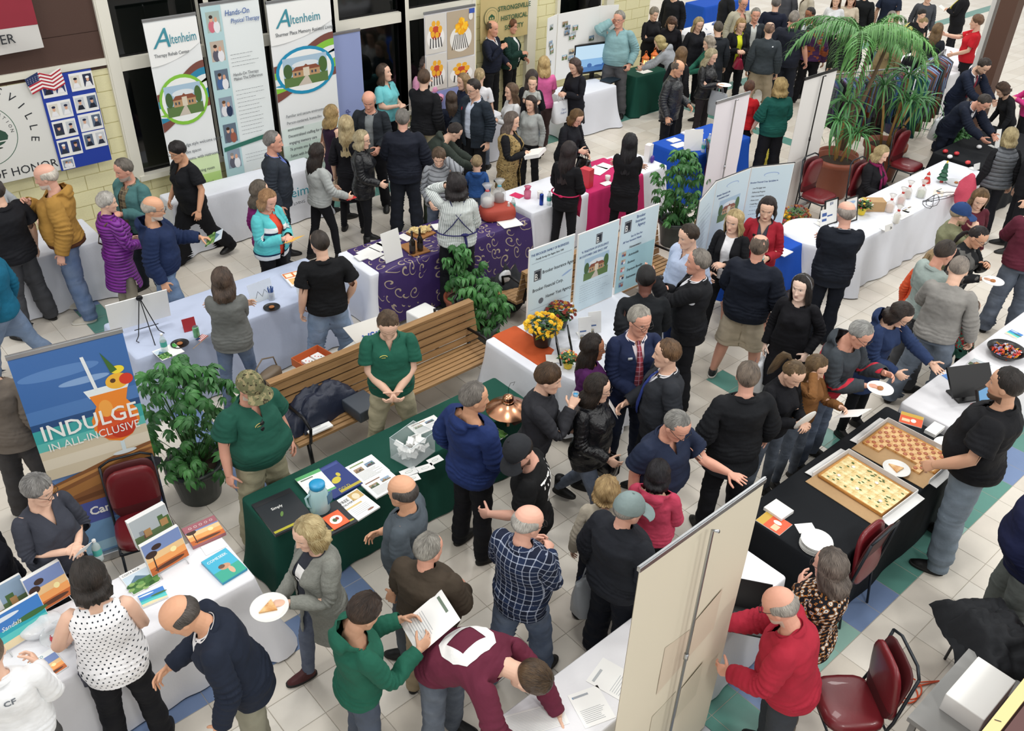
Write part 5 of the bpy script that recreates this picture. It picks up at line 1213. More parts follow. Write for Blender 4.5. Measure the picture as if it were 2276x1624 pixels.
drape('tablecloth',3.95,6.15,11.02,11.45,WHITE,'white tablecloth below the tall assisted living banners',seed=9,corner=.14)
drape('tablecloth',.9,2.90,10.60,11.35,WHITE,'white tablecloth along the yellow wall behind the tan jacket',seed=10)
drape('tablecloth',7.75,9.75,11.12,11.52,WHITE,'white tablecloth of the dessert table by the windows',seed=11)
drape('tablecloth',11.15,12.40,11.05,11.62,WHITE,'white tablecloth under the glowing flat television',seed=12,corner=.12)
drape('tablecloth',13.05,13.95,11.15,11.65,GREEN,'dark green tablecloth under the orange lanterns',seed=13)
drape('tablecloth',16.2,18.9,12.15,13.0,WHITE2,'white tablecloth in the far hall with scattered blue pens',seed=14,corner=.05,flare=.02)
drape('tablecloth',18.6,20.4,14.0,14.6,BLUE,'blue tablecloth at the top edge of the picture',seed=15)
drape('tablecloth',10.22,13.80,4.78,5.48,WHITE,'long white tablecloth with gift bags and leaflets',seed=16,corner=.16)
drape('tablecloth',13.95,16.0,4.75,5.75,BLACK,'black tablecloth with red favours at the right edge',seed=17)
drape('tablecloth',5.02,7.28,1.90,2.72,BLACK,'black tablecloth under the two open pizza boxes',seed=18,flare=.03,amp=.010,corner=.04)
drape('tablecloth',7.44,10.6,2.06,2.66,WHITE2,'white tablecloth with touch screens and candy bowl',seed=19,flare=.03)
drape("tablecloth",2.2,4.72,2.07,2.56,WHITE2,'white tablecloth of the sign-in table behind the beige banner',seed=20,flare=.02,corner=.04)
drape('tablecloth',5.05,6.9,5.16,5.98,WHITE,'white tablecloth with orange runner and yellow mums',seed=21,corner=.12)
drape('table_runner',5.16,5.48,5.14,6.0,cloth_plain('b8532c','orange'),'orange runner across the end of the white mum table',z=.752,drop=.12,flare=.06,amp=.004,corner=0,cat='table runner')
drape('tablecloth',8.55,9.60,5.20,5.66,BLUE,'blue tablecloth behind the woman in the red cardigan',seed=23,drop=.55)
drape('tablecloth',18.2,20.2,7.6,8.9,WHITE2,'white tablecloth piled with goods behind the clothes racks',seed=24)
def round_cloth(x,y,r_,label,mat,seed=0,drop=.68,z=.752):
 n=96;V=[(0,0,z)];F=[];rws=[]
 for rr_,zz in((r_*.6,z),(r_*.98,z),(r_,z-.008)):
  rws.append(len(V));V+=[(rr_*cos(2*PI*i/n),rr_*sin(2*PI*i/n),zz)for i in range(n)]
 for j in range(1,13):
  t=j/12;rws.append(len(V))
  for i in range(n):
   a=2*PI*i/n;f_=sin(a*13+seed)+.5*sin(a*21+2*seed);rr_=r_+.01+t*(.04+.030*f_*t);V.append((rr_*cos(a),rr_*sin(a),z-.008-drop*t))
 F+=[(0,1+k,1+(k+1)%n)for k in range(n)]
 for a,b_ in zip(rws[:-1],rws[1:]):F+=[(a+k,b_+k,b_+(k+1)%n,a+(k+1)%n)for k in range(n)]
 return tag(build('tablecloth',(V,F),mat,None,(x,y,0),smooth=1),label,'tablecloth')
round_cloth(10.0,5.28,.42,'white round tablecloth with framed certificates near the bald man',WHITE,1,drop=.45)
round_cloth(5.62,5.02,.40,'white round tablecloth with framed notices behind the woman in purple',WHITE,2,z=.760)
# -- bench, back to back, wooden slats
def wood():
 if 'wood' in MATS:return MATS['wood']
 m,nt,b=_mat('bench_wood');L=nt.links.new;tc=nt.nodes.new('ShaderNodeTexCoord');mp=node(nt,'ShaderNodeMapping');mp.inputs['Scale'].default_value=(1.2,14,14);L(tc.outputs['Object'],mp.inputs[0])
 n=node(nt,'ShaderNodeTexNoise',ins={'Scale':3.0,'Detail':6.0});L(mp.outputs[0],n.inputs['Vector']);L(mixc(nt,n.outputs[0],rgb('6a4c2e'),rgb('b08a5c')),b.inputs['Base Color']);b.inputs['Roughness'].default_value=.5
 MATS['wood']=m;return m
def bench(x0,x1,y,label):
 TABLES.append((x0,x1,y-.45,y+.45));w=x1-x0;r=empty('bench',((x0+x1)/2,y,0),0,label,'bench')
 def slat(name,yy,zz,dy,dz,tilt=0):
  v,f_=box_vf((0,0,0),(w,dy,dz));o=link(name,SL.setdefault((round(w,2),dy,dz),mesh_from(name,v,f_,[wood()],False)),r,(0,yy,zz),(tilt,0,0));return o
 for s in(-1,1):
  for k in range(6):slat('seat_slat',s*(.13+.062*k)*1.0,.43-.004*k,.052,.028)
  for k in range(5):slat('back_slat',s*(.035+.018*(4-k)),.50+.080*k,.022,.066,s*.22)
 slat('top_rail',0,.875,.085,.03)
 for xx in(-w/2+.12,w/2-.12):
  build('iron_frame',[tube([(xx,-.48,.0),(xx,-.42,.38),(xx,-.12,.40),(xx,0,.86),(xx,.12,.40),(xx,.42,.38),(xx,.48,0)],.022,8),tube([(xx,-.47,.40),(xx,-.50,.58),(xx,-.38,.64),(xx,-.10,.62)],.016,8),tube([(xx,.47,.40),(xx,.50,.58),(xx,.38,.64),(xx,.10,.62)],.016,8)],M_['dkmetal'],r,smooth=1)
 return r
SL={}
bench(2.88,5.30,6.52,'long wooden slat bench with coats behind the green cloth table')
bench(6.15,8.40,6.62,'wooden slat bench behind the blue insurance boards')
# -- banquet chairs
chair_red=plain('maroon_vinyl','6e1a22',.38,spec=.5,coat=.15,bump=.06,bscale=40);chair_fr=plain('chair_frame','2b3036',.4,metal=.5)
def pad(w,d,th,n=20,pw=.55,taper=1.0):
 rs=[]
 for k,(sc_,z)in enumerate(((.90,0),(.99,th*.12),(1.0,th*.5),(.95,th*.86),(.80,th*1.0),(.4,th*1.06))):
  rs.append([(w/2*sc_*math.copysign(abs(cos(a))**pw,cos(a))*(1-(1-taper)*(.5+.5*sin(a))),d/2*sc_*math.copysign(abs(sin(a))**pw,sin(a)),z)for a in(2*PI*i/n for i in range(n))])
 return rings(rs,n)
CH0=None
def chair(x,y,rzz,label):
 r=empty('banquet_chair',(x,y,0),rzz,label,'chair')
 build('seat',pad(.44,.43,.075),chair_red,r,loc=(0,0,.405),smooth=1)
 v,f_=pad(.42,.52,.05,pw=.5,taper=.86);build('backrest',(v,f_),chair_red,r,loc=(0,.215,.70),rot=(R(98),0,0),smooth=1)
 build('back_panel',xf(pad(.43,.53,.02,pw=.5,taper=.86),lambda p:p),plain('chair_back','4a1418',.5),r,loc=(0,.224,.70),rot=(R(-82),0,PI),smooth=1)
 for s in(-1,1):
  build('leg',tube([(s*.20,-.19,.41),(s*.215,-.21,0)],.011,8),chair_fr,r,smooth=1)
  build('leg',tube([(s*.20,.27,.95),(s*.205,.22,.5),(s*.205,.19,.40),(s*.21,.25,0)],.011,8),chair_fr,r,smooth=1)
 build('seat_frame',[tube([(-.21,-.2,.40),(.21,-.2,.40),(.21,.2,.40),(-.21,.2,.40),(-.21,-.2,.40)],.011,6),tube([(-.20,.27,.95),(-.12,.285,.985),(.12,.285,.985),(.20,.27,.95)],.011,6)],chair_fr,r,smooth=1)
 return r
p=at(320,1175,.43);chair(p[0],p[1],-.25,'maroon banquet chair in front of the vacation banner')
p=at(1885,1560,.45);chair(p[0],p[1],R(-128),'maroon banquet chair beside the orange cable, seat towards the viewer')
p=at(1965,1195,.9);chair(p[0],p[1]+.27,R(180),'maroon banquet chair pushed against the black pizza table')
p=at(1840,470,.4);chair(p[0]+.3,p[1]+.35,R(0),'maroon chair by the big terracotta pot')
p=at(2040,380,.4);chair(p[0],p[1]+.2,R(0),'empty maroon chair behind the Christmas tree favours');p=at(1600,400,.4);chair(p[0],p[1],R(40),'maroon chair half hidden under the white banner back')
# == the crowd
F1=dict(fabric='denim')
def K(**k):return k
LEA=K(fabric='leather');PUF=K(fabric='puffer');KNIT=K(fabric='knit');SAT=K(fabric='satin')
JEANS=('loose','3f5878','denim');DJEANS=('slim','26324a','denim');BLK=('trousers','14151a');BSL=('slim','121318');GRY=('trousers','4c4c4c');KHA=('trousers','a89c84');NVY=('trousers','1a2236')
P_=person;J={}
# --- front row, lower edge
J['dots']=P_('woman in white sleeveless blouse with small dots seen from behind, navy handbag on her arm',186,1243,1.66,78,'fair',('bob','17130f','3a302a'),('tank','f2f2f4',K(fabric='dots',col2='30363f',hem=.84)),legs=BLK,armL=((.05,.22,-.40),(.6,-.8,-.2),0,.5),armR='low',fem=1,fat=.55,head=(10,22,0),lean=6)
J['blazer']=P_('bald man in dark navy blazer over white shirt bending over the travel table',368,1345,1.80,172,'tan',('ring','4a4440'),('shirt','e9e9ea'),('opensuit','1d2433'),legs=('trousers','8a8878'),lean=24,head=(6,14,0),armL='down',armR='low',fat=.4)
J['whiteshirt']=P_('person in a white shirt cut off at the lower left corner',-45,1418,1.72,70,'fair',('short','6a5a48'),('shirt','eceef0'),legs=GRY,fat=.5,armR='bent')
J['greytop']=P_('grey haired woman with glasses in charcoal wrap top reading a white leaflet',78,1060,1.64,293,'fair',('pixie','6f6c6a','b4b2ae'),('vneck','3a3d47',K(hem=.84,sleeve='half')),legs=BLK,glasses=True,fem=1,fat=.75,armR='hold',armL='hold',head=(24,16,0))
J['darkleft']=P_('person in dark jacket seated at the left edge by a maroon chair',-70,1150,1.72,320,'fair',('short','2a2220'),('jacket','14161f'),legs='sit' and BLK,armR='low',stance='sit')
J['pizza']=P_('blonde woman in long grey cardigan holding a paper plate with a pizza slice',676,1157,1.68,205,'fair',('bob','b9975c','ead9a8'),('tshirt','32363f'),('cardigan','8d8f88',KNIT),legs=('slim','20294a','denim'),shoes=('shoe','4a1c1e'),fem=1,fat=.3,armL='plate',armR='low',head=(0,18,0),stance='step')
J['greenboy']=P_('boy in a green hooded sweatshirt reading a folded sheet',822,1326,1.66,18,'olive',('messy','231812','4a382c'),('hoodie','1f5a48',K(loose=.034)),legs=('trousers','4a5260'),armR='fwd',armL='fwd',head=(6,26,0),lean=4)
J['maroon']=P_('young man in a maroon sweatshirt with white diamond emblem bent over the sign-in sheets',1218,1512,1.76,338,'fair',('messy','3a2a1e','6a5238'),('sweater','64263a',K(loose=.034)),legs=('trousers','1e2634','denim'),lean=84,head=(0,-6,0),armR=((-.02,.20,-.46),(.9,.1,.3),-50,.5),armL=((-.06,.38,-.40),(.7,-.1,.3),-70,.1),fat=.3)
J['brownfleece']=P_('grey haired man in a dark olive brown fleece seen from behind',952,1190,1.76,62,'ruddy',('short','7c7870','c4c0b6'),('jacket','42392f',K(loose=.040)),legs=('trousers','9a8a70'),fat=.75,armR='low',armL='low',head=(-25,10,0))
J['plaid']=P_('man in navy plaid shirt with balding crown and short white ponytail',1178,1128,1.72,58,'pink',('ring','a8a49c','e6e2da'),('shirt','22304e',K(fabric='plaid',col2='b8c2d6',hem=.82,loose=.030)),legs=('loose','2c4264','denim'),glasses=True,fat=.5,armR='hold',armL='bent',head=(-30,14,0),shoes=('shoe','222222'),stance='step')
J['greycap']=P_('man in a grey baseball cap and black jacket seen from behind',1404,1100,1.80,52,'pink',('short','8a8680'),('jacket','20232a',K(loose=.046)),legs=('loose','161a24'),cap=('7a8a8a',),fat=.8,armR='down2',armL='down',head=(-20,12,0))
J['tan']=P_('short woman with tousled blonde hair in beige jacket behind the grey cap',1352,1066,1.58,95,'fair',('curly','a07c4c','d6b884'),('jacket','b0a898'),legs=('trousers','1c2230'),fem=1,fat=.3)
J['pinkhood']=P_('woman with black hair in a coral pink hooded sweatshirt',1467,1026,1.64,82,'fair',('bob','0e0d10','2a2830'),('hoodie','b8405a'),legs=BLK,fem=1,fat=.5,armR='low',armL='low')
J['greypolo']=P_('balding man in a slate grey polo shirt beside the green cloth table',893,1062,1.70,158,'tan',('ring','4a4542'),('polo','4d565e'),legs=('trousers','50565c'),fat=.5,head=(-8,8,0),armL='down',armR='low')
J['navyhood']=P_('grey haired man in a navy hooded parka looking at the copper lamp',1052,853,1.80,40,'tan',('short','6a645e','9a948c'),('hoodjacket','1f3060',K(loose=.044)),legs=BLK,armR='low',armL='pocket',head=(-28,6,0),fat=.5)
J['blackcap']=P_('young man in black cap and black t-shirt with white back lettering looking down',1135,980,1.76,172,'pink',('short','1e1814'),('tshirt','0f1012',K(loose=.026)),legs=('shorts','15161a'),cap=('26282c',),head=(48,34,0),lean=8,armL='low',armR='down',shoes=('shoe','1a1a1c'),beard='3a2a22')
J['tongue']=P_('young man in charcoal fleece raising a small blue cup to his mouth',1222,812,1.74,352,'fair',('fringe','3a2a1c','6a5038'),('jacket','2c2d32'),legs=BLK,armR=((-.12,.26,-.02),(.5,.1,-1),20,.6),armL='low',head=(0,4,0),lean=8)
J['blackpuff']=P_('dark haired woman with glasses in a black quilted leather jacket',1332,835,1.66,330,'fair',('shoulder','1a1512','3e342c'),('puffer','121317',K(fabric='leather',hem=.80)),legs=DJEANS,glasses=True,fem=1,fat=.3,armR='low',armL='down',head=(24,10,0),shoes=('boot','101010'),stance='walk')
J['suit1']=P_('silver haired man in navy suit with red patterned tie and name badge',1425,683,1.84,292,'ruddy',('short','9a948a','d2ccc0'),('shirt','e4dce0'),('suit','1e2846',K(loose=.032)),legs=NVY,acc=[('tie','a84450','plaid','c8a0b0'),('badge','b8bcc0')],glasses=True,armR='clasp',armL='clasp',head=(18,10,0),fat=.3,stance='contra')
J['suit2']=P_('dark haired man in charcoal suit facing the silver haired man',1490,757,1.78,196,'fair',('short','4a3426','8a6a4a'),('shirt','e8e8ec'),('suit','2b2e34',K(loose=.034)),legs=('trousers','26282e'),acc=[('tie','2c3c80')],head=(-14,4,0),armR='low',armL='down',fat=.4,stance='contra')
J['polo']=P_('grey haired man with glasses in navy polo holding out an open palm',1518,924,1.80,318,'ruddy',('crop','7a7a76','b4b2ac'),('polo','20293f',K(loose=.036)),legs=('trousers','1d2230'),glasses=True,fat=.65,armR='down',armL=((.10,.44,-.14),(.3,-.3,-1),95,.10),head=(6,22,0),lean=8,stance='contra')
J['blackcoat']=P_('thin haired man in a black wool coat seen from behind',1668,808,1.78,118,'pink',('short','5a5048','9a8a7a'),('coat','16181c',K(hem=.72,loose=.040)),legs=BLK,armR='down2',armL='pocket',fat=.55,head=(-20,6,0),stance='contra')
J['indian']=P_('woman with long black hair and glasses in a purple top by the round table',1318,746,1.62,352,'brown',('long','120e0e','34281f'),('sweater','4a1c50'),legs=BLK,glasses=True,fem=1,head=(10,4,0))
J['ponyplate']=P_('young woman with a brown ponytail in black jacket holding plates and a pen',1778,812,1.64,325,'fair',('pony','5a4632','8a7250'),('jacket','15161b'),legs=('slim','1c2434','denim'),fem=1,armR='hold',armL='hold',head=(0,26,0),lean=6)
J['mustard']=P_('young woman in mustard brown sweater with a hand on her hair',1826,796,1.62,330,'fair',('long','5c4630','8e7450'),('sweater','8a5e34',KNIT),legs=('slim','1c2434','denim'),fem=1,armR='ear',armL='fwd',head=(0,22,0))
J['greyred']=P_('grey haired man in charcoal jacket with red panels holding a plate',1930,722,1.74,342,'ruddy',('short','8c8c8a','c8c8c4'),('hoodjacket','3a4046',K(fabric='sidered',col2='c03040',loose=.042)),legs=('loose','2c3c58','denim'),armR='plate',armL='fwd',lean=16,head=(-4,16,0),glasses=True,fat=.4)
J['navycoat']=P_('dark haired woman with glasses in a navy hooded coat reaching for a card',2022,682,1.66,338,'fair',('bob','1c1614','3e322c'),('hoodjacket','27375a',K(hem=.62,flare=.03)),legs=BSL,glasses=True,fem=1,armL=((-.0,.50,-.28),(.3,-.2,-1),-60,.15),armR='low',lean=14,head=(-4,24,0))
J['greysweat']=P_('man with shaved head in a light grey sweatshirt seen from behind',2140,570,1.80,84,'fair',('crop','8a8078','a89c90'),('sweater','8d8b87',K(loose=.034)),legs=('loose','3a4654','denim'),armR='down2',armL='fwd',head=(6,26,0),fat=.35,lean=6,stance='wide')
J['greenshirt']=P_('dark haired man in a pale green grey shirt turned away',2112,536,1.78,44,'ruddy',('short','2a211c','4a3e34'),('shirt','9aa8a4',K(loose=.03)),legs=('trousers','4a4c50'),head=(0,20,0),armR='low',armL='low',fat=.35)
J['orangegirl']=P_('girl with light brown hair in an orange hooded sweatshirt',2080,556,1.50,60,'fair',('pony','9a7e58','c4a678'),('hoodie','e0603c'),legs=('slim','6a6e78'),fem=1,headscale=1.08)
J['eatgirl']=P_('young woman with glasses in black jacket with silver shoulder print eating from a plate',2188,508,1.66,338,'olive',('lowpony','161213','33292a'),('jacket','1b1d20',K(fabric='blocks',col2='5a5a58')),legs=BSL,glasses=True,fem=1,fat=.3,armR='plate',armL=((-.12,.26,-.10),(.5,.1,-1),20,.4),head=(0,20,0),lean=8)
J['bluecap']=P_('man in blue cap and olive green jacket with a hand at his chin',2142,452,1.78,12,'fair',('short','9a8a70'),('jacket','7a7c60',K(loose=.040)),legs=('trousers','6a6a5c'),cap=('27406e',),armR='face',armL='low',fat=.4,beard='a89878')
J['longhair']=P_('young woman with long wavy brown hair and maroon top',2186,424,1.64,298,'fair',('vlong','5a422c','94744c'),('sweater','5a2430'),legs=BSL,fem=1,head=(-10,24,0))
J['maroonman']=P_('man in a maroon sweater cut off by the right edge',2330,428,1.82,100,'fair',('short','4a3a30'),('sweater','5a2232',K(loose=.036)),legs=('loose','222c40','denim'),fat=.5,armL='fwd',lean=8)
J['glove']=P_('bearded man in black polo shirt and purple glove behind the pizza table',2252,822,1.84,176,'olive',('short','1a1614','322a26'),('polo','131418',K(loose=.040)),legs=('loose','56646e','denim'),fat=.85,armL=((.06,.22,-.42),(.5,-.8,-.2),0,.4),armR='down',head=(0,6,0),beard='1e1714',stance='wide')
J['navytee']=P_('person in a navy t-shirt and grey trousers at the lower right edge',2345,1030,1.82,195,'fair',('short','3a2e26'),('tshirt','141a3a',K(loose=.042,hem=.82)),legs=('loose','5c615e'),fat=.9,armL=((.10,-.12,-.42),(.8,-.8,0),0,.4),lean=10,stance='contra')
P2=J['navytee']
J['redshirt']=P_('bald man with glasses in a red shirt at the laptop behind the banner',1725,1310,1.72,178,'ruddy',('ring','9a948c'),('shirt','a02436',K(loose=.036)),legs=('trousers','34383e'),glasses=True,fat=.7,armR='reachdown',armL='low',lean=18,head=(0,12,0),beard='c8b8a8',stance='contra')
J['geo']=P_('woman with shoulder length grey brown hair in a multicoloured geometric print blouse',1852,1226,1.66,172,'pink',('shoulder','4f4540','8a7e74'),('blouse','14151c',K(fabric='geo',col2='d9cfc2',sleeve='long',hem=.82)),legs=('trousers','867c6c'),glasses=True,fem=1,fat=.45,armR='cross',armL='cross',head=(-6,12,0),shoes=('shoe','121214'),stance='contra')
# --- green cloth stand
J['camo']=P_('heavy man in camouflage cap and dark green polo with sunglasses hung on his collar',556,832,1.80,300,'ruddy',('short','8a8276'),('polo','1f5244',K(loose=.040)),legs=('loose','a09a80'),cap=('6a6a4c','camo','8e8462'),beard='cfc8ba',fat=.95,acc=[('sunglasses','0c0c0e','leather'),('chestlogo','b0a060')],armR='down',armL='down',head=(8,20,0),stance='wide')
J['greenpolo']=P_('young man in dark green polo with clasped hands behind the green table',862,702,1.80,272,'fair',('short','4a3828','76604a'),('polo','215a49',K(loose=.028)),legs=('trousers','a8a086'),acc=[('chestlogo','c8bc60'),('belt','4a2e1e','leather')],armR='clasp',armL='clasp',head=(0,34,0),fat=.35,stance='wide')
# --- insurance stand
J['blackman']=P_('man with close cropped black hair in black pullover facing the blue boards',1438,590,1.80,100,'dark',('crop','0c0a0a','1a1818'),('jacket','15181c',K(loose=.034)),legs=BLK,armR='low',armL='behind',lean=10,head=(-10,10,0),fat=.35)
J['lightshirt']=P_('dark haired man in pale blue striped shirt beside the boards',1532,500,1.80,228,'fair',('short','2c211b','4a3c30'),('shirt','b4c2dc',K(loose=.030)),legs=('trousers','2c3c68'),head=(-16,14,0),armR='down',armL='down',fat=.3)
J['mic']=P_('grey haired man in black suit holding a microphone and touching a shoulder',1560,556,1.82,182,'ruddy',('short','6e665e','a8a096'),('shirt','e6e8ee'),('suit','18191d',K(loose=.036)),legs=BLK,armL='shoulder',armR=((-.16,.30,-.12),(.5,-.2,-1),10,.75),head=(0,2,0),fat=.5,stance='contra')
J['blondecard']=P_('blonde woman in black cardigan over white top with hand at her chest',1636,468,1.68,254,'fair',('shoulder','b8965c','e8d4a0'),('tshirt','ececee',K(fabric='plain')),('cardigan','15161a',K(hem=.80)),legs=BSL,fem=1,armL='hold',armR='low',head=(-8,8,0),lips='b05058')
J['redcard']=P_('dark haired woman in red cardigan holding a water bottle',1710,440,1.66,268,'fair',('bob','1c1414','3c2c28'),('tshirt','3c3c46',K(neck='V')),('cardigan','981f2e',K(hem=.74)),legs=BLK,acc=[('badge','202020')],fem=1,armL='bent',armR='low',head=(0,14,0),lips='a83a48')
J['shortsman']=P_('stocky man in dark navy jacket and khaki shorts seen from behind',1692,523,1.80,78,'ruddy',('balding','3c322c','8a7868'),('jacket','171c28',K(loose=.048,hem=.84)),legs=('shorts','bdb09a'),shoes=('shoe','2a2a2c',1),fat=.75,armR='down2',armL='low',head=(6,8,0),stance='wide')
J['headband']=P_('woman in long black coat with long dark hair and silver headband',1787,612,1.68,262,'pale',('vlong','1a1614','3a322e'),('coat','121217',K(hem=.46,flare=.06)),legs=BSL,acc=[('hairband','8a8c90','satin')],fem=1,armR='down',armL='pocket',head=(-14,2,4),lips='a86868',shoes=('boot','141414'),stance='contra')
J['baldsuit']=P_('bald man in black suit with folded arms at the round table',1886,448,1.80,98,'pink',('ring','988e86'),('shirt','e6e6ea'),('suit','171c26',K(loose=.036)),legs=('trousers','161b26'),armR='cross',armL='cross',head=(24,12,0),fat=.45,tilt=0,stance='close')
J['scarf']=P_('seated blonde woman in black coat with magenta scarf',1968,326,1.64,335,'fair',('bob','a8905c','d8c494'),('jacket','17171b'),legs=BLK,acc=[('scarf','7a1c4c')],fem=1,fat=.3,armR='low',armL='low',head=(0,24,0),stance='sit')
# --- left middle
J['tanjacket']=P_('bald bearded man in tan canvas work jacket with hood, hand near his mouth',94,365,1.78,168,'pink',('ring','c8c0b4'),('hoodjacket','a8803f',K(fabric='waistband',col2='5a3826',loose=.046,hem=.90)),legs=('loose','3d5a86','denim'),shoes=('shoe','c8c2b4',1),beard='d8d4cc',armR=((-.14,.28,-.06),(.5,.1,-1),0,.6),armL='down',head=(0,10,0),fat=.5,stance='contra')
J['blackleft']=P_('man in black polo and dark grey slacks standing at the left edge',-22,398,1.80,128,'fair',('short','3a3230'),('polo','17181d',K(loose=.040)),legs=('loose','45464a'),fat=.55,armR='down',armL='fwd',stance='wide')
J['greyleft']=P_('person in pale grey fleece behind the white table at the left edge',-38,380,1.70,300,'fair',('short','7a746c'),('jacket','a4a8ac'),legs=GRY,lod=FA,armL=((.12,.34,-.34),(.4,-.4,-.6),0,.4))
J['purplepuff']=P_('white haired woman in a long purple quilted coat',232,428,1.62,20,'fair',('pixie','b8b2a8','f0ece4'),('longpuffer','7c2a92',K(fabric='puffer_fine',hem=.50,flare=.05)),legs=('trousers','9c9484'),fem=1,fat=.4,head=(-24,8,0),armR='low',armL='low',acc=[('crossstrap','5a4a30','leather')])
J['tealman']=P_('grey bearded man in teal jacket over brown checked shirt by the yellow wall',268,354,1.76,222,'ruddy',('short','5c564e','8c847a'),('shirt','7c7058',K(fabric='plaid',col2='a09478')),('openjacket','4a7474'),legs=('trousers','2a3038'),beard='a8a298',armL='hold',armR='down',head=(-20,14,0),fat=.45)
J['navyleft']=P_('bald man with glasses in navy hooded sweatshirt holding a magazine',338,437,1.80,348,'tan',('ring','b0a89c'),('hoodie','1d2b4c',K(loose=.044)),legs=('loose','4c6c94','denim'),glasses=True,beard='cfc8bc',armL=((.06,.40,-.26),(.4,-.5,-.8),50,.4),armR='down',head=(0,14,0),fat=.4,stance='step')
J['blackv']=P_('woman with short black hair in black v-neck tunic and wide trousers striding',388,316,1.70,212,'tan',('fringe','14100f','2e2626'),('vtee','15161a',K(sleeve='short',hem=.80,loose=.034)),legs=('wide','131418'),fem=1,fat=.4,glasses=True,head=(-6,14,0),armR='down2',armL='down2',lean=4,stance='walk')
J['edgeblue']=P_('person in teal blue jacket and jeans walking out at the left edge',-52,530,1.72,150,'fair',('short','3a3026'),('jacket','16607c'),legs=JEANS,lod=FA,stance='walkL')
J['edgebrown']=P_('person in grey brown suit at the left edge behind the vacation banner',-40,770,1.78,60,'fair',('short','4a443c'),('suit','6a6158',K(loose=.034)),legs=('loose','3c3a3a'))
J['magenta']=P_('woman with long grey brown hair in magenta sweater',574,402,1.64,22,'fair',('shoulder','4e443a','857a6c'),('sweater','7a2468'),legs=BLK,fem=1,fat=.35,head=(0,8,0))
J['skijacket']=P_('woman with short reddish blonde hair in aqua and white ski jacket',598,424,1.70,312,'pink',('bob','a87a50','d0a478'),('sweater','e0523c'),('openjacket','5cc0c4',K(fabric='skiblock',col2='dfe2e4',loose=.046,open_=.030)),legs=BLK,fem=1,fat=.4,armR='hold',armL='hold',head=(0,26,0))
J['greysuit']=P_('grey haired man in charcoal suit with blue shirt',602,292,1.80,352,'ruddy',('short','6e6a66','a8a4a0'),('shirt','6a7cc0'),('suit','2d333c',K(loose=.034)),legs=('trousers','2a2f38'),head=(0,4,0),fat=.35)
J['phonegirl']=P_('young woman with long dark hair in grey sweater holding a red phone',706,320,1.62,30,'fair',('long','1c1614','3c302a'),('sweater','a6aaa8',K(loose=.034)),legs=BSL,fem=1,armR=((.14,.26,-.38),(.4,-.8,-.2),-40,.5),armL='low',head=(0,16,0),stance='step')
J['blackpolo']=P_('dark haired man in black polo and jeans standing before the purple scroll cloth',708,514,1.78,98,'fair',('crop','241c18','4a4038'),('polo','121316',K(loose=.036)),legs=('loose','5a7494','denim'),shoes=('boot','1c1a18'),armR='pocket',armL='down',head=(18,10,0),fat=.3,stance='wide')
J['greyback']=P_('woman with brown hair in grey sweater with folded arms seen from behind',490,597,1.66,80,'fair',('shoulder','3a2d26','6e5a4c'),('longtop','6c6e6c',K(hem=.84)),legs=('slim','2c4870','denim'),fem=1,fat=.35,armR='cross',armL='cross',head=(4,8,0),stance='contra')
J['dressA']=P_('woman with shoulder length blonde hair in dark plum dress',736,234,1.66,30,'fair',('shoulder','9c7e4c','d2b47c'),('dress','2e1a30'),legs=('slim','1a1a20'),fem=1,lod=FA,armR='low',stance='contra')
J['dressB']=P_('woman with long pale blonde hair in black dress with tan bag on her shoulder',768,258,1.68,72,'fair',('vlong','b49866','e8d6aa'),('dress','17171d',K(sleeve='half')),legs=BSL,fem=1)
J['bobleather']=P_('woman with blonde bob and dark glasses in black quilted jacket',803,290,1.64,342,'fair',('bob','a89468','e4d6b0'),('puffer','14161a',K(fabric='leather',hem=.78)),legs=BSL,glasses=True,fem=1,shoes=('boot','121212'),armR='low',armL='down',head=(0,8,0),stance='contra')
J['baldgrey']=P_('bald man in grey vest and dark jacket looking down',818,205,1.80,258,'ruddy',('ring','a49c94'),('sweater','7e8486'),('openjacket','23282e'),legs=BLK,head=(0,22,0),fat=.4,armR='low',armL='low')
J['navyback']=P_('grey haired man in long dark navy jacket seen from behind',894,243,1.80,88,'pink',('short','6c6862','9a958e'),('jacket','1b1f2b',K(loose=.048,hem=.80)),legs=('loose','20242e'),fat=.55,armR='down2',armL='low')
J['aqua']=P_('smiling woman with brown hair in aqua polo shirt by the dark window',848,143,1.66,320,'fair',('shoulder','3a2a22','64503f'),('polo','74c6cc'),legs=BLK,fem=1,fat=.4,lod=FA,armR='hold',armL='hold',head=(20,-8,0),lips='c06060')
J['pinksmock']=P_('woman with curly grey brown hair in pale pink shirt',948,128,1.64,290,'fair',('curly','4c4442','7c7270'),('sweater','d898b8',K(loose=.036)),legs=GRY,fem=1,fat=.45,glasses=True,lod=FA,armR='hold',armL='bent',head=(0,10,0))
J['pullover']=P_('tall man in black pullover with white piping and khaki trousers seen from behind',942,154,1.86,62,'fair',('crop','4a3424','6e543e'),('jacket','16171b',K(loose=.040)),legs=('trousers','a89e84'),armL='face',armR='down',head=(24,10,0),fat=.3)
J['greenhoodboy']=P_('boy with bowl of black hair in dark green hooded sweatshirt',1046,110,1.58,318,'olive',('fringe','141214','2c2628'),('hoodie','2c3c30'),legs=BLK,lod=FA,head=(0,16,0),headscale=1.05)
J['navysw']=P_('man in navy sweater over white shirt with hand raised by the gold banner',1094,46,1.80,330,'ruddy',('balding','4c4038','7a6a5c'),('shirt','e4e6ea'),('sweater','1a2032',K(neck='V')),legs=BLK,armR=((-.06,.28,-.06),(.5,-.1,-1),10,.6),armL='low',head=(0,6,0),fat=.4)
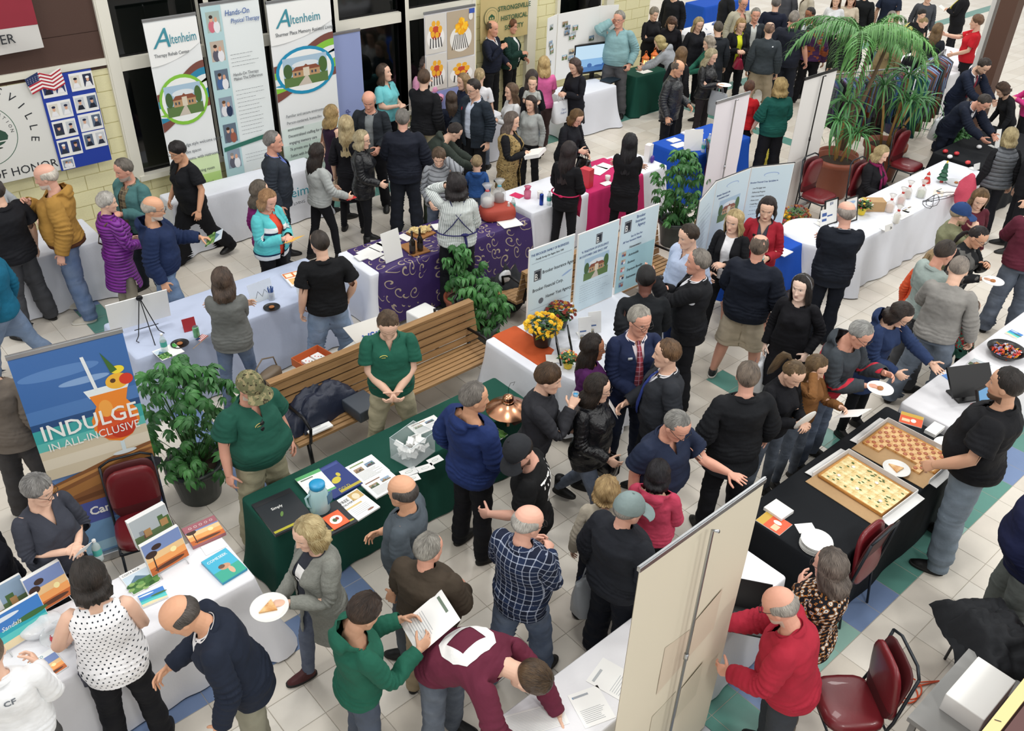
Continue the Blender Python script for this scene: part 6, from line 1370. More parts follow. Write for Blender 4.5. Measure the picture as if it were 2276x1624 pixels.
J['greenjkt']=P_('woman with short auburn hair in dark green jacket over white shirt',1137,42,1.72,340,'ruddy',('pixie','5a3420','8a5c3c'),('tshirt','e4e6ea'),('openjacket','1d3a34',K(open_=.05)),legs=BLK,fem=.5,fat=.55,armR='hold',armL='low',head=(0,8,0))
J['ponywhite']=P_('girl with blonde ponytail in white t-shirt among the dessert queue',1066,152,1.52,84,'fair',('pony','a88e60','dcc698'),('tshirt','dcdce0'),legs=DJEANS,fem=1,lod=FA)
J['bluegirl']=P_('girl with long light brown hair in dark jacket at the dessert table',1030,164,1.52,208,'fair',('long','8a6c48','b89a70'),('jacket','1a2236'),legs=BLK,fem=1,lod=FA)
J['navyglasses']=P_('dark haired man with glasses in navy coat over pale blue shirt',1050,177,1.80,228,'fair',('short','221c1a','3e3632'),('shirt','c8d2e4'),('openjacket','232c36',K(hem=.78,loose=.044,open_=.055)),legs=BLK,glasses=True,armR=((-.02,.34,-.30),(.4,-.5,-.8),60,.5),armL='down',head=(-10,18,0),fat=.35)
J['bending']=P_('boy in dark green hooded jacket bending towards the desserts',1020,276,1.68,2,'fair',('short','241e1c','463c38'),('hoodjacket','323a34'),legs=('slim','3c4638'),lean=48,lod=FA,head=(0,-10,0),armR='reachdown',armL='reachdown')
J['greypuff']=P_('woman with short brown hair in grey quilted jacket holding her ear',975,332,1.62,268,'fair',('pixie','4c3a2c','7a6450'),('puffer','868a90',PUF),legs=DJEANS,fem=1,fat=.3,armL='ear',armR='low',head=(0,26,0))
J['child']=P_('small child with cropped fair hair in a blue hooded top',1060,345,1.12,92,'fair',('crop','9a8260','c0a880'),('hoodie','2c528c'),legs=DJEANS,headscale=1.28,lod=FA,armL='fwd')
J['apron']=P_('curly dark haired woman in striped top with crossed navy apron straps',1014,388,1.62,96,'fair',('curlybob','171214','2e2628'),('sweater','aeb6b4',K(fabric='stripes_v',col2='dfe3e2',loose=.034)),legs=('wide','14161c'),acc=[('apronstraps','2b2b5c')],fem=1,fat=.65,armL='ear',armR='low',head=(0,10,0))
J['vestcoat']=P_('woman with long hair in tan sleeveless coat over black sweater holding a white box',1140,250,1.66,340,'fair',('vlong','5a4c44','8c7e74'),('sweater','15161a',K(loose=.026)),('vest','a08a5c',K(fabric='camo',col2='8a744a',hem=.60,flare=.03,open_=.05)),legs=('trousers','5c5c60'),fem=1,fat=.35,armR='hold',armL='hold',head=(0,14,0))
J['whitesw']=P_('young woman with long straight brown hair in white sweater',1137,186,1.62,205,'fair',('vlong','4e3a2c','80664e'),('sweater','d6d8da'),legs=BSL,fem=1,lod=FA,armR='hold',armL='hold',stance='contra')
J['mother']=P_('dark haired woman in black cardigan carrying a toddler',1183,156,1.64,66,'fair',('long','2c2220','4c3e38'),('longtop','17191f'),legs=('slim','4c6480','denim'),fem=1,lod=FA,shoes=('shoe','c8c4bc',1),armR='hold',armL='hold')
J['toddler']=P_('toddler in grey top and pink trousers held on a hip',1184,171,.92,262,'fair',('crop','8a7450','b0986e'),('tshirt','a8aca8'),legs=('slim','d880a0'),ground=.72,headscale=1.45,lod=FA,armR='fwd',armL='bent',shoes=('shoe','e0dcd4',1))
J['pinkblonde']=P_('blonde woman in bright pink t-shirt and brown trousers carrying bags',1210,126,1.68,104,'fair',('shoulder','c0985c','ecd094'),('tshirt','d868a0'),legs=('wide','4c3c3c'),fem=1,lod=FA,armR='low',armL='down',stance='walk')
J['blackbag']=P_('brown haired woman in black coat looking into a white tote bag',1275,131,1.66,224,'fair',('bob','3a2a26','64504a'),('coat','17181f',K(hem=.62)),legs=BLK,fem=1,lod=FA,head=(0,26,0),armR='hold',armL='hold')
J['auburn']=P_('woman with short auburn hair and glasses in black jacket leaning forward',1288,246,1.62,320,'fair',('bob','5c4428','8a6a44'),('jacket','181a20',K(hem=.76)),legs=BLK,glasses=True,fem=1,fat=.3,lean=14,head=(0,18,0),armR='bent',armL='low',stance='walk')
J['tvman']=P_('tall grey haired man in pale teal shirt and grey slacks with hand at his cheek',1378,24,1.94,262,'ruddy',('short','86827a','b8b4aa'),('shirt','84a8ac',K(loose=.036)),legs=('loose','57575a'),glasses=True,armR='ear',armL='pocket',head=(-14,6,0),fat=.55,stance='contra')
J['whitetag']=P_('grey haired woman in black jacket with a white corsage behind the lanterns',1456,17,1.66,300,'fair',('pixie','7c7264','b4aa9a'),('jacket','17181c'),legs=BLK,fem=1,lod=FA,head=(0,14,0),armR='hold')
J['browncrown']=P_('brown haired person in black bending over the lanterns',1494,42,1.64,270,'fair',('curly','4a3226','6e4e3c'),('jacket','17161c'),legs=BLK,fem=1,lod=FA,lean=16,head=(0,24,0))
J['leanblonde']=P_('fair haired person in pale grey sweatshirt leaning on the green table',1462,80,1.62,172,'fair',('bob','a89458','d8c68c'),('hoodie','9a9ea4'),legs=BLK,fem=1,lod=FA,lean=38,head=(0,-4,0),armR='reachdown',armL='reachdown')
J['beige']=P_('older man in beige jacket with glasses in the far crowd',1655,-8,1.78,300,'ruddy',('short','8a8680','b4b0aa'),('openjacket','b4b09e',K(hem=.82)),legs=BLK,lod=FA,fat=.3,glasses=True,head=(0,14,0))
J['wavyblack']=P_('woman with long wavy blonde hair in black coat by the far white table',1556,40,1.66,300,'fair',('vlong','9c865c','d0bc90'),('coat','1a1b21',K(hem=.70)),legs=BLK,fem=1,lod=FA,head=(0,20,0))
J['greywriter']=P_('short grey haired woman in green cardigan writing',1576,82,1.60,200,'fair',('curly','948878','c4b8a8'),('sweater','1f5a4a'),legs=BLK,fem=1,lod=FA,armR='write',armL='write',head=(0,14,0))
J['wavyleather']=P_('woman with long wavy pale hair in black leather jacket holding a plate',1586,110,1.68,330,'fair',('vlong','a49468','e2d6b4'),('jacket','17191c',K(fabric='leather')),legs=('slim','2c2628'),fem=1,lod=FA,armR='plate',armL='hold',head=(0,20,0),shoes=('boot','161414'))
J['baldleather']=P_('balding man in black leather jacket holding a phone beside the blue table',1512,135,1.76,338,'tan',('balding','5a4e44','8a7c70'),('jacket','23262a',K(fabric='leather',hem=.80)),legs=BLK,head=(0,22,0),armR='down2',armL='low',fat=.3)
J['longbrown']=P_('woman with straight light brown hair in black behind the leather jacket',1517,105,1.64,60,'fair',('long','6c5038','94744e'),('sweater','16171b'),legs=BLK,fem=1,lod=FA,armL='down')
J['yellowtop']=P_('woman with short blonde hair in black coat over a bright yellow shirt',1650,42,1.68,290,'fair',('bob','a8854c','d4b07a'),('tshirt','d4dc30',K(hem=.78)),('openjacket','17181c',K(hem=.70,open_=.05)),legs=BLK,fem=1,lod=FA,armR='hold',armL='hold',head=(0,22,0),acc=[('crossstrap','8a1c3c')],stance='contra')
J['oldface']=P_('grey haired man in dark jacket and white shirt facing the viewer in the far crowd',1682,18,1.74,280,'ruddy',('short','8c8880','b4b0a6'),('shirt','d0d4d0'),('openjacket','2a3036'),legs=BLK,lod=FA,head=(0,10,0))
J['greynorth']=P_('man with bald crown in dark grey fleece and khaki trousers seen from behind',1713,49,1.80,92,'fair',('balding','3a302a','b08c78'),('jacket','363d42',K(loose=.040)),legs=('loose','9a8c76'),lod=FA,fat=.35,acc=[],stance='wide')
J['navyfar']=P_('man in navy suit seen from behind at the top of the crowd',1728,-8,1.80,88,'fair',('short','6a6460','8c8884'),('suit','1a1f30'),legs=NVY,lod=FA,fat=.5)
J['bigpolo']=P_('broad man with cropped grey hair in charcoal navy polo seen from behind',1768,24,1.88,80,'ruddy',('crop','8c847a','b4aca2'),('polo','1e222e',K(loose=.046,hem=.82)),legs=('loose','20242e'),lod=FA,fat=.75,armR='down2',head=(-10,6,0),stance='contra')
J['glassesfar']=P_('dark complexioned man with glasses in black suit in the far crowd',1803,17,1.74,232,'brown',('short','1a1616','343030'),('shirt','c8ccd4'),('opensuit','1c1e26'),legs=BLK,lod=FA,glasses=True,head=(0,10,0))
J['purplepack']=P_('grey haired person in navy with a purple and orange hooded top seen from behind',1820,36,1.66,92,'fair',('pixie','6a6a66','8f8f8a'),('hoodie','44284c',K(fabric='blocks',col2='8a4a2c',loose=.05)),legs=BLK,fem=1,lod=FA,fat=.6)
J['redback']=P_('brown haired woman in a bright red sweater seen from behind',1668,180,1.66,72,'fair',('pixie','4c2e20','744a34'),('sweater','b81c24',K(loose=.040)),legs=BLK,fem=1,fat=.55,armR='low',armL='low')
J['greenback']=P_('woman with curly blonde hair in dark green top seen from behind',1738,175,1.66,112,'fair',('curlybob','a8894e','d8bc84'),('blouse','17524a',K(loose=.040)),legs=('wide','15161c'),fem=1,fat=.5,armL='down2',armR='low')
J['redpoint']=P_('woman with short brown hair in bright red t-shirt reaching out her arm',2176,33,1.66,186,'fair',('pixie','6c4a34','97745a'),('tshirt','c4202c'),legs=BLK,fem=1,fat=.4,lod=FA,armR='reach',armL='low')
J['chevron']=P_('person in black and white chevron top holding a tablet behind the palm',1984,26,1.66,250,'fair',('pixie','8a8478','b4aea2'),('sweater','1b1b1d',K(fabric='chevron',col2='c8c4b8')),legs=('slim','3c5878','denim'),fem=1,lod=FA,armR='hold',armL='hold',head=(0,14,0))
J['yellowbend']=P_('girl with light brown hair in pale yellow shirt leaning over',2060,42,1.56,330,'fair',('bun','9a8258','c4ac7c'),('tshirt','ddd07c',K(loose=.034)),legs=BSL,fem=1,lod=FA,lean=55,head=(0,-12,0))
J['boyblack']=P_('dark haired boy in black near the top edge',2052,20,1.60,300,'fair',('fringe','1a1614','302a26'),('tshirt','15161a'),legs=BLK,lod=FA)
J['boygrey']=P_('person in dark grey sweatshirt cut by the top edge',2068,-22,1.70,280,'fair',('short','3a2e26'),('sweater','45484e'),legs=BLK,lod=FA)
J['longback']=P_('woman with long wavy brown hair in dark top behind the clothes racks',2088,52,1.62,80,'fair',('long','6a5238','9a7c56'),('longtop','20242c'),legs=BLK,fem=1,lod=FA)
J['blackyellow']=P_('person in black top with yellow scarf holding papers at the top edge',2150,-34,1.70,170,'fair',('short','3a3028'),('longtop','131317',K(hem=.7)),legs=BLK,acc=[('scarf','d8cc60')],fem=1,fat=.5,lod=FA,armR='hold',armL='hold')
J['navybend1']=P_('man in navy suit with red tie leaning over the black table',2198,134,1.80,325,'fair',('short','2c2420','4c403a'),('shirt','dfe1e6'),('suit','1b2336'),legs=NVY,acc=[('tie','8a3040')],lean=30,head=(0,10,0),armR='reachdown',armL='reachdown',beard='4a3a30')
J['navybend2']=P_('dark haired man in dark navy suit bending low over red gift bags',2200,216,1.80,332,'ruddy',('short','2a2422','524a44'),('shirt','dfe1e6'),('suit','171e2e',K(loose=.036)),legs=('trousers','151b2a'),lean=46,head=(0,0,0),armR='reachdown',armL='reachdown',fat=.3)
J['brownbend']=P_('brown haired person in black behind the two men in navy suits',2225,186,1.66,210,'fair',('curly','3a2820','5a4232'),('sweater','17181c'),legs=BLK,fem=1,lod=FA,lean=30)
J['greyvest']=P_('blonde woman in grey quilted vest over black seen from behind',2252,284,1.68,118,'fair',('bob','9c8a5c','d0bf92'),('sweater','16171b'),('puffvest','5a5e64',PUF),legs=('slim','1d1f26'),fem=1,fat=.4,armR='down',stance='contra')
J['blackright']=P_('person in black at the right edge behind the maroon sweater',2322,300,1.70,200,'fair',('short','2a2420'),('jacket','14151a'),legs=BLK,lod=FA)
J['pinksleeve']=P_('person in hot pink sleeve and black apron at the right edge',2318,150,1.66,190,'fair',('short','3a2a24'),('sweater','d03c84'),legs=BLK,fem=1,lod=FA,armR='reachdown',armL='hold')
J['apronA']=P_('young woman with very long dark hair in black with pink apron ties',1266,316,1.64,60,'fair',('vlong','1d1718','3c3032'),('blouse','131317',K(loose=.020)),legs=BSL,acc=[('apron','c02858')],fem=1,armR='low',armL='low')
J['apronB']=P_('young woman in black with long black hair standing behind the pink runner',1402,298,1.66,84,'fair',('vlong','110f12','242228'),('longtop','121216',K(hem=.66,flare=.02)),legs=BSL,fem=1,fat=.3,armR='cross',armL='cross')
J['kidpattern']=P_('small child in red and green patterned pyjamas beside the grey sweatshirt',2168,668,1.06,60,'fair',('crop','5a4636'),('sweater','4c8a78',K(fabric='camo',col2='a83038')),legs=('trousers','4c8a78','blocks'),headscale=1.25,lod=FA)
J['kidpattern']['root'].children[-3]['col2']=[.4,.03,.05]
farq=random.Random(21)
FARLAB=[('woman with brown hair in white striped top in the far crowd',1862,-12,1.66,260,'long','5a4430','sweater','d8dade',1),('woman with auburn hair in cream coat in the far crowd',1895,-14,1.66,270,'long','7a4a38','coat','c8bca8',1),('man in black back view behind the palm fronds',1928,-30,1.78,90,'short','2a2422','jacket','14171a',0),('man in dark grey jacket at the top beyond the palm',1992,-40,1.80,70,'short','2e2824','polo','1c2538',0),('person in beige coat and blue scarf near the top edge',1800,-38,1.74,200,'short','6a5a50','suit','b8b0a0',0),('person in grey coat at the far top',1755,-48,1.72,230,'short','3a3430','jacket','4a4c54',0),('dark coated person at the corner of the yellow wall',1500,-32,1.76,250,'short','2a2622','coat','15171c',0),('person in dark trousers beside the blue far table',1620,-42,1.74,200,'short','2c2824','jacket','1a1c22',0),('man in olive jacket and khakis half hidden by the palm trunks',1895,46,1.76,100,'short','3a3026','jacket','1c2420',0),('long haired woman in tan coat behind the clothes rack',1988,70,1.62,95,'vlong','5c4a34','coat','8a7a58',1),('woman in black with fair ponytail behind the rack',2040,90,1.60,110,'pony','8a744e','sweater','17181c',1),('child with brown hair bowed over the dessert table',1003,204,1.34,100,'long','4c3c30','sweater','22283a',1),('dark haired woman sitting low near the dessert trays',1180,214,1.40,240,'long','2e2420','sweater','a0a4a2',1),('person in dark coat behind the woman in the long grey cardigan',1598,48,1.68,110,'short','4a4238','coat','22262c',0)]
for l_,x_,y_,h_,fc_,hs_,hc_,tp_,tc_,fm_ in FARLAB:
 J[l_]=P_(l_,x_,y_,h_,fc_,'fair',(hs_,hc_),(tp_,tc_),legs=BLK if tc_!='1c2420' else KHA,fem=fm_,lod=FA,head=(0,12,0))
for w_,lab in(('scarf','maroon chair under the seated woman with the magenta scarf'),('darkleft','maroon chair under the dark jacketed person at the left edge')):
 ro=J[w_]['root'];yw=ro.rotation_euler.z;chair(ro.location.x,ro.location.y,yw+PI,lab)
CLA=plain('clear_acrylic','e4eaec',.08,alpha=.35)
# == small things on tables and in hands
TZ=.7465
def slab(label,cat,px4,th=.004,mat=None,z=None,printed=None,name='paper',group=None,lift=0.0,texts=()):
 zz=(TZ if z is None else z)+lift;c=[at(a,b_,zz+th)for a,b_ in px4];m=sum(c)/4
 rz0=math.atan2(c[1][1]-c[0][1],c[1][0]-c[0][0]);L2=[rz(-rz0)@(p-m)for p in c];
 w=(abs(L2[1][0]-L2[0][0])+abs(L2[2][0]-L2[3][0]))/2;d=(abs(L2[3][1]-L2[0][1])+abs(L2[2][1]-L2[1][1]))/2
 o=box(name,(m[0],m[1],zz+th/2),(w,d,th),mat or M_['paper'],None,rz0);tag(o,label,cat,group)
 if printed:graphic('print',o,printed(w,d),y=-(th/2+.0006),flat=True)
 for s_,u,v,sz,mt in texts:text(s_,o,(-w/2+u*w,-d/2+v*d,th/2+.0012),sz*d,mt,rot=(0,0,0),xs=.85)
 return o
def stackslab(label,cat,px4,n,**k):
 o=slab(label,cat,px4,th=.004*n,**k)
 return o
def at_t(px,py,z=None):return at(px,py,TZ if z is None else z)
def bottle(label,px,py,z=None,kind='water',name='bottle',h=.20,group=None):
 z0=TZ if z is None else z;p=at(px,py,z0);r=empty('water_bottle' if kind=='water' else 'wine_bottle',(p[0],p[1],z0),0,label,'bottle',group)
 if kind=='water':
  build('body',lathe([(0,.028),(.004,.031),(.05,.032),(.055,.029),(.06,.032),(.12,.032),(.15,.026),(.175,.013),(.188,.012)],16),plain('clear_pet','dfeeee',.12,alpha=.45),r,smooth=1)
  build('label',lathe([(.062,.0325),(.118,.0325)],16,cap=False),plain('bottle_label','4fb0a4',.4),r,smooth=1);build('cap',lathe([(.186,.014),(.203,.014)],12),M_['card'],r)
 else:
  build('body',lathe([(0,.034),(.004,.037),(.15,.037),(.19,.018),(.21,.013),(.27,.013),(.275,.015),(.285,.015)],18),plain('dark_glass','1c1410',.08,spec=.8),r,smooth=1);build('label',lathe([(.04,.0376),(.11,.0376)],18,cap=False),plain('dark_label','2e2824',.6),r,smooth=1)
 return r
def plate(label,P,rzz=0,r_=.115,mat=None,tilt=(0,0),food=None,name='paper_plate'):
 r=empty(name,P,rzz,label,'plate');r.rotation_euler=(tilt[0],tilt[1],rzz)
 build('dish',lathe([(0,r_*.70),(.0015,r_*.72),(.012,r_*.95),(.013,r_),(.010,r_),(.0035,r_*.72),(.0030,0.001)],28),mat or M_['card'],r,smooth=1)
 if food=='slice':
  v=[(-.05,-.03,0),(.05,-.04,0),(.0,.075,0)];f_=rings([[(x,y,.004)for x,y,_ in v],[(x,y,.016)for x,y,_ in v]],3);build('pizza_slice',f_,pizza_mat(0),r)
 elif food:build(food,ellipsoid((0,0,.012),(.032,.028,.014),12,6),plain('food_brown','a86a38',.6,noise=.4,bscale=50,bump=.6),r,smooth=1)
 return r
def pizza_mat(k):
 key='pizza%d'%k
 if key in MATS:return MATS[key]
 m,nt,b=_mat(key);L=nt.links.new;tc=nt.nodes.new('ShaderNodeTexCoord');O=tc.outputs['Object']
 n=node(nt,'ShaderNodeTexNoise',ins={'Scale':22.0,'Detail':5.0});L(O,n.inputs['Vector']);n2=node(nt,'ShaderNodeTexVoronoi',ins={'Scale':34.0});L(O,n2.inputs['Vector'])
 base=mixc(nt,math_n(nt,'MULTIPLY',math_n(nt,'SUBTRACT',n.outputs[0],.35),3,clamp=True),rgb('c98a48')if k==0 else rgb('cfae68'),rgb('e8c48a')if k==0 else rgb('efe2b0'))
 sp=math_n(nt,'LESS_THAN',n2.outputs['Distance'],.20 if k else.14);sel=math_n(nt,'GREATER_THAN',n2.outputs['Color'],.55)
 base=mixc(nt,math_n(nt,'MULTIPLY',sp,sel),base,rgb('b5562c')if k==0 else rgb('5e7038'));L(base,b.inputs['Base Color']);b.inputs['Roughness'].default_value=.45
 bp=node(nt,'ShaderNodeBump',ins={'Strength':.8,'Distance':.01});L(n.outputs[0],bp.inputs['Height']);L(bp.outputs[0],b.inputs['Normal']);MATS[key]=m;return m
def stand_card(label,cat,px,py,w,h_,rzz,z=None,lean=.22,mat=None,printed=None,name='sign',frame=None,texts=(),group=None):
 z0=TZ if z is None else z;p=at(px,py,z0);r=empty(name,(p[0],p[1],z0),rzz,label,cat,group)
 o=box('panel',(0,h_/2*sin(lean),h_/2*cos(lean)),(w,.006,h_),mat or M_['card'],r);o.rotation_euler=(-lean,0,0)
 build('foot',[box_vf((0,.045+h_*.1,.004),(w*.7,.09+h_*.2,.006))],mat or M_['card'],r)
 if frame:
  b_=.018;f_=build('frame',[box_vf((s*(w/2),0,0),(b_,.016,h_+b_))for s in(-1,1)]+[box_vf((0,0,s*h_/2),(w+b_,.016,b_))for s in(-1,1)],frame,r,loc=o.location);f_.rotation_euler=(-lean,0,0)
 if printed:graphic('print',o,printed(w,h_),y=-.0045,loc=(0,0,-h_/2))
 for s_,u,v,sz,mt in texts:text(s_,o,(-w/2+u*w,-.0055,-h_/2+v*h_),sz,mt,xs=.85)
 return r
qq=random.Random(77)
def doc(w,d,pics=2,head='6a7a6a'):
 P=[(head,rect(-w*.40,d*.34,w*.1,d*.40))]
 for k in range(pics):P+=photo(-w*.38+w*.42*k,d*.02+.03*d*(k%2),w*.30,d*.20,'scene',qq.randint(0,99))
 z=-d*.04
 while z>-d*.42:P.append(('b4b8bc',rect(-w*.40,z,-w*.40+w*.8*(.6+.4*qq.random()),z+d*.012)));z-=d*.05
 return P
def docf(pics=2,head='6a7a6a'):return lambda w,d:doc(w,d,pics,head)
def cover(kind,seed=1,band=None):return lambda w,d:photo(-w/2+.002,-d/2+.002,w-.004,d-.004,kind,seed)+([(band,rect(-w/2+.002,d*.28,w/2-.002,d/2-.002))]if band else[])
orange_ink=plain('orange_ink','e0562a',.5)
# --- travel table
slab('blue magazine stack lettered COME SEEK on the travel table','magazine',[(488,1300),(547,1264),(507,1218),(450,1242)],th=.02,mat=plain('blue_cover','2a9ac0',.3),name='magazine_stack',printed=lambda w,d:[('3fb0d0',rect(-w/2+.002,-d/2+.002,w/2-.002,d/2-.002)),('38a890',rect(-w/2+.002,-d/2+.002,w/2-.002,-d*.1)),('c89878',elp(.0,-d*.05,w*.2,d*.1)),('6a4a38',elp(-w*.1,d*.0,w*.12,d*.07)),('d8b090',elp(w*.1,-d*.25,w*.09,d*.14))],texts=[('COME',.10,.78,.13,white_ink),('SEEK',.55,.78,.13,white_ink)])
slab('stack of magazines with a row of rings over an orange sunset','magazine',[(428,1215),(503,1182),(476,1147),(402,1172)],th=.03,mat=plain('rose_cover','a86a70',.35),name='magazine_stack',printed=lambda w,d:photo(-w/2+.002,-d/2+.002,w-.004,d-.004,'sunset',2)+[('a0606a',rect(-w/2+.002,d*.18,w/2-.002,d/2-.002))]+[x for k in range(5)for x in(('e8dcd8',elp(-w*.3+w*.16*k,d*.33,.012,.012,14)),('a0606a',elp(-w*.3+w*.16*k,d*.33,.009,.009,14)))])
slab('green rainforest magazine lettered COSTA RICA','magazine',[(293,1324),(354,1291),(325,1250),(267,1277)],th=.008,name='magazine',printed=lambda w,d:photo(-w/2+.003,-d/2+.003,w-.006,d*.8,'jungle',1),texts=[('COSTA RICA',.06,.86,.11,grey_ink)])
slab('small beach photo brochures fanned in front of the rainforest magazine','brochure',[(318,1350),(373,1326),(364,1301),(304,1324)],th=.010,name='brochure',printed=cover('beach',4))
slab('magazine lettered MEXICO with palm sunset cover at the near end','magazine',[(85,1523),(152,1480),(118,1443),(58,1468)],th=.008,name='magazine',printed=lambda w,d:photo(-w/2+.003,-d/2+.003,w-.006,d*.78,'sunset',8),texts=[('MEXICO',.05,.84,.14,teal_ink)])
slab('white cards beside the blue magazine stack','card',[(456,1235),(505,1213),(494,1195),(447,1213)],th=.003,name='card')
def mag_stand(label,px,py,w,h_,n_,rzz,kind,seed,txt=None,ink=None):
 z0=TZ;p=at(px,py,z0);r=empty('brochure_holder',(p[0],p[1],z0),rzz,label,'brochure holder')
 build('wire_stand',[tube([(s*w*.35,-.05,.004),(s*w*.35,.03,.03),(s*w*.35,.10,h_*.8)],.003,6)for s in(-1,1)],M_['metal'],r)
 for k in range(n_):
  o=box('magazine',(0,.012*k+.05,h_/2+.01),(w,.008,h_),M_['paper'],r);o.rotation_euler=(-.30,0,0)
  if k==0:
   graphic('cover',o,photo(-w/2+.003,.003,w-.006,h_-.006,kind,seed),y=-.0055,loc=(0,0,-h_/2))
   if txt:text(txt,o,(-w*.30,-.0065,h_*.02),h_*.17,ink or white_ink,shear=.3)
 return r
mag_stand('clear holder of glossy travel magazines near the stack with rings',383,1262,.30,.26,3,R(6),'sunset',5)
mag_stand('rear holder of white edged brochures beside the maroon chair',352,1205,.30,.24,4,R(6),'scene',15)
mag_stand('standing magazine with rings behind the dark haired woman in dots',128,1345,.26,.28,3,R(8),'sunset',3)
mag_stand('standing blue beach magazine with white script title',62,1425,.36,.26,2,R(8),'beach',9,'Sandals')
mag_stand('dark blue standing magazine at the left edge of the travel table',30,1370,.30,.24,2,R(8),'scene',29)
p=at_t(140,1425);r=empty('candy_bowl',(p[0],p[1],TZ),0,'clear bowl of wrapped candies beside the polka dot blouse','bowl')
build('bowl',lathe([(0,.05),(.004,.06),(.05,.10),(.085,.125),(.085,.121),(.05,.096),(.008,.055)],24),CLA,r,smooth=1)
def candies(r,n,rad,zc,cols,seed):
 q_=random.Random(seed)
 for i in range(n):
  a=q_.random()*2*PI;d=rad*math.sqrt(q_.random());o=build('candy',candy_part(),foil(q_.choice(cols)),r,loc=(d*cos(a),d*sin(a),zc+.028*(1-d/rad)+.012*q_.random()),rot=(q_.random(),q_.random(),q_.random()*6),smooth=False)
def candy_part():return rings([[(-.026,-.010,0),(-.026,.010,0),(-.026,0,.003)],[(-.014,-.004,-.003),(-.014,.004,-.003),(-.014,0,.004)],[(-.012,-.009,-.006),(-.012,.009,-.006),(-.012,0,.009)],[(.012,-.009,-.006),(.012,.009,-.006),(.012,0,.009)],[(.014,-.004,-.003),(.014,.004,-.003),(.014,0,.004)],[(.026,-.010,0),(.026,.010,0),(.026,0,.003)]],3)
def foil(c):return plain('foil_'+c,c,.28,metal=.25)
candies(r,22,.075,.02,['e8e8ea','b02838','d8d8d8','c0a050'],3)
def bag_lump(label,px,py,z,s,mat,name='plastic_bag',cat='bag',seed=0,parent=None,pos=None):
 p=at(px,py,z)if pos is None else pos;v,f_=ellipsoid((0,0,s[2]),s,20,14)
 v=[(x*(1+.35*mnoise.noise(Vector((x*9+seed,y*9,z_*9)))),y*(1+.35*mnoise.noise(Vector((x*9,y*9+seed,z_*9)))),max(0,z_*(1+.30*mnoise.noise(Vector((x*12,y*12,seed))))))for x,y,z_ in v]
 return tag(build(name,(v,f_),mat,parent,(p[0],p[1],z),smooth=1),label,cat)
film=plain('bag_film','e8eaee',.25,alpha=.75,bump=.5,bscale=30)
bag_lump('crumpled clear plastic bag lying by the blue beach magazine',95,1400,TZ,(.15,.10,.05),film,seed=3)
bottle('water bottle beside the woman with the white leaflet',222,1243)
# --- green table
slab('flat dark grey pellet bag with yellow band at the near end','bag',[(612,1190),(698,1150),(648,1086),(556,1118)],th=.02,mat=plain('dark_bag','23272c',.35),name='pellet_bag',printed=lambda w,d:[('b0a828',rect(-w*.48,-d*.46,w*.48,-d*.40)),('5a7a3a',elp(-.02,-d*.06,.012,.03,rot=-.5)),('1a1c20',rect(-w*.48,d*.36,w*.48,d*.48))],texts=[('Simply',.30,.62,.10,white_ink)])
slab('second dark pellet bag under the orange flyer','bag',[(705,1205),(790,1160),(755,1112),(660,1150)],th=.02,mat=plain('dark_bag','23272c',.35),name='pellet_bag',printed=lambda w,d:[('b0a828',rect(-w*.48,-d*.40,w*.48,-d*.34))])
slab('blue pellet bag lettered GOLD with a yellow bird','bag',[(738,1110),(797,1078),(760,1020),(684,1050)],th=.02,mat=plain('blue_bag','2a3a78',.3),name='pellet_bag',printed=lambda w,d:[('c8b840',elp(0,-.02,w*.16,d*.09,rot=.5)),('c8b840',elp(.05,.03,w*.06,d*.07)),('3c4c8c',rect(-w*.45,d*.38,w*.45,d*.46)),('b8a83c',rect(-w*.2,-d*.46,w*.5,-d*.38))],texts=[('GOLD',.30,.10,.12,plain('gold_ink','c8b840',.4))])
slab('green edged flyer under the water jug','flyer',[(690,1110),(745,1085),(712,1040),(658,1062)],name='flyer',printed=lambda w,d:[('58a868',rect(-w*.5,d*.36,w*.5,d*.5)),('58a868',rect(-w*.5,-d*.5,w*.5,-d*.42))]+doc(w,d*.8,0),lift=.02)
slab('stack of white company flyers with two pictures nearest the raffle box','flyer',[(803,1078),(866,1045),(828,1010),(768,1036)],th=.012,name='flyer_stack',printed=docf(2,'8a9a6a'))
slab('second stack of white flyers with pictures overlapping the first','flyer',[(835,1108),(895,1075),(868,1042),(802,1074)],th=.014,name='flyer_stack',printed=docf(2,'8a6a5a'))
slab('stack of flyers headed FREE DELIVERY','flyer',[(793,1158),(846,1125),(795,1088),(744,1110)],th=.014,name='flyer_stack',lift=.004,printed=lambda w,d:[('c8a868',rect(0,d*.15,w*.48,d*.46)),('e8d8b8',elp(w*.22,d*.28,w*.14,d*.12)),('d8c080',rect(-w*.48,-d*.02,w*.2,d*.04))]+[('c0c4c8',rect(-w*.4,-d*(.1+.06*k),w*.3,-d*(.085+.06*k)))for k in range(5)]+[('8a5a48',elp(w*.2,-d*.38,w*.14,d*.03))],texts=[('FREE',.04,.76,.16,M_['ink']),('DELIVERY',.04,.64,.10,M_['ink'])])
slab('orange flyer with white badge beside the free delivery stack','flyer',[(742,1178),(778,1158),(752,1133),(715,1149)],name='flyer',lift=.024,printed=lambda w,d:[('e8683c',rect(-w/2+.001,-d/2+.001,w/2-.001,d/2-.001)),('f0ece4',elp(0,0,w*.34,d*.28)),('48603c',elp(-.01,0,w*.12,d*.12)),('8a3a2c',elp(.015,.005,w*.09,d*.10))],mat=plain('orange_paper','e8683c',.6))
slab('teal card at the table edge by the blonde woman','card',[(716,1192),(736,1178),(712,1162),(700,1172)],name='card',mat=plain('teal_card','3aa888',.5))
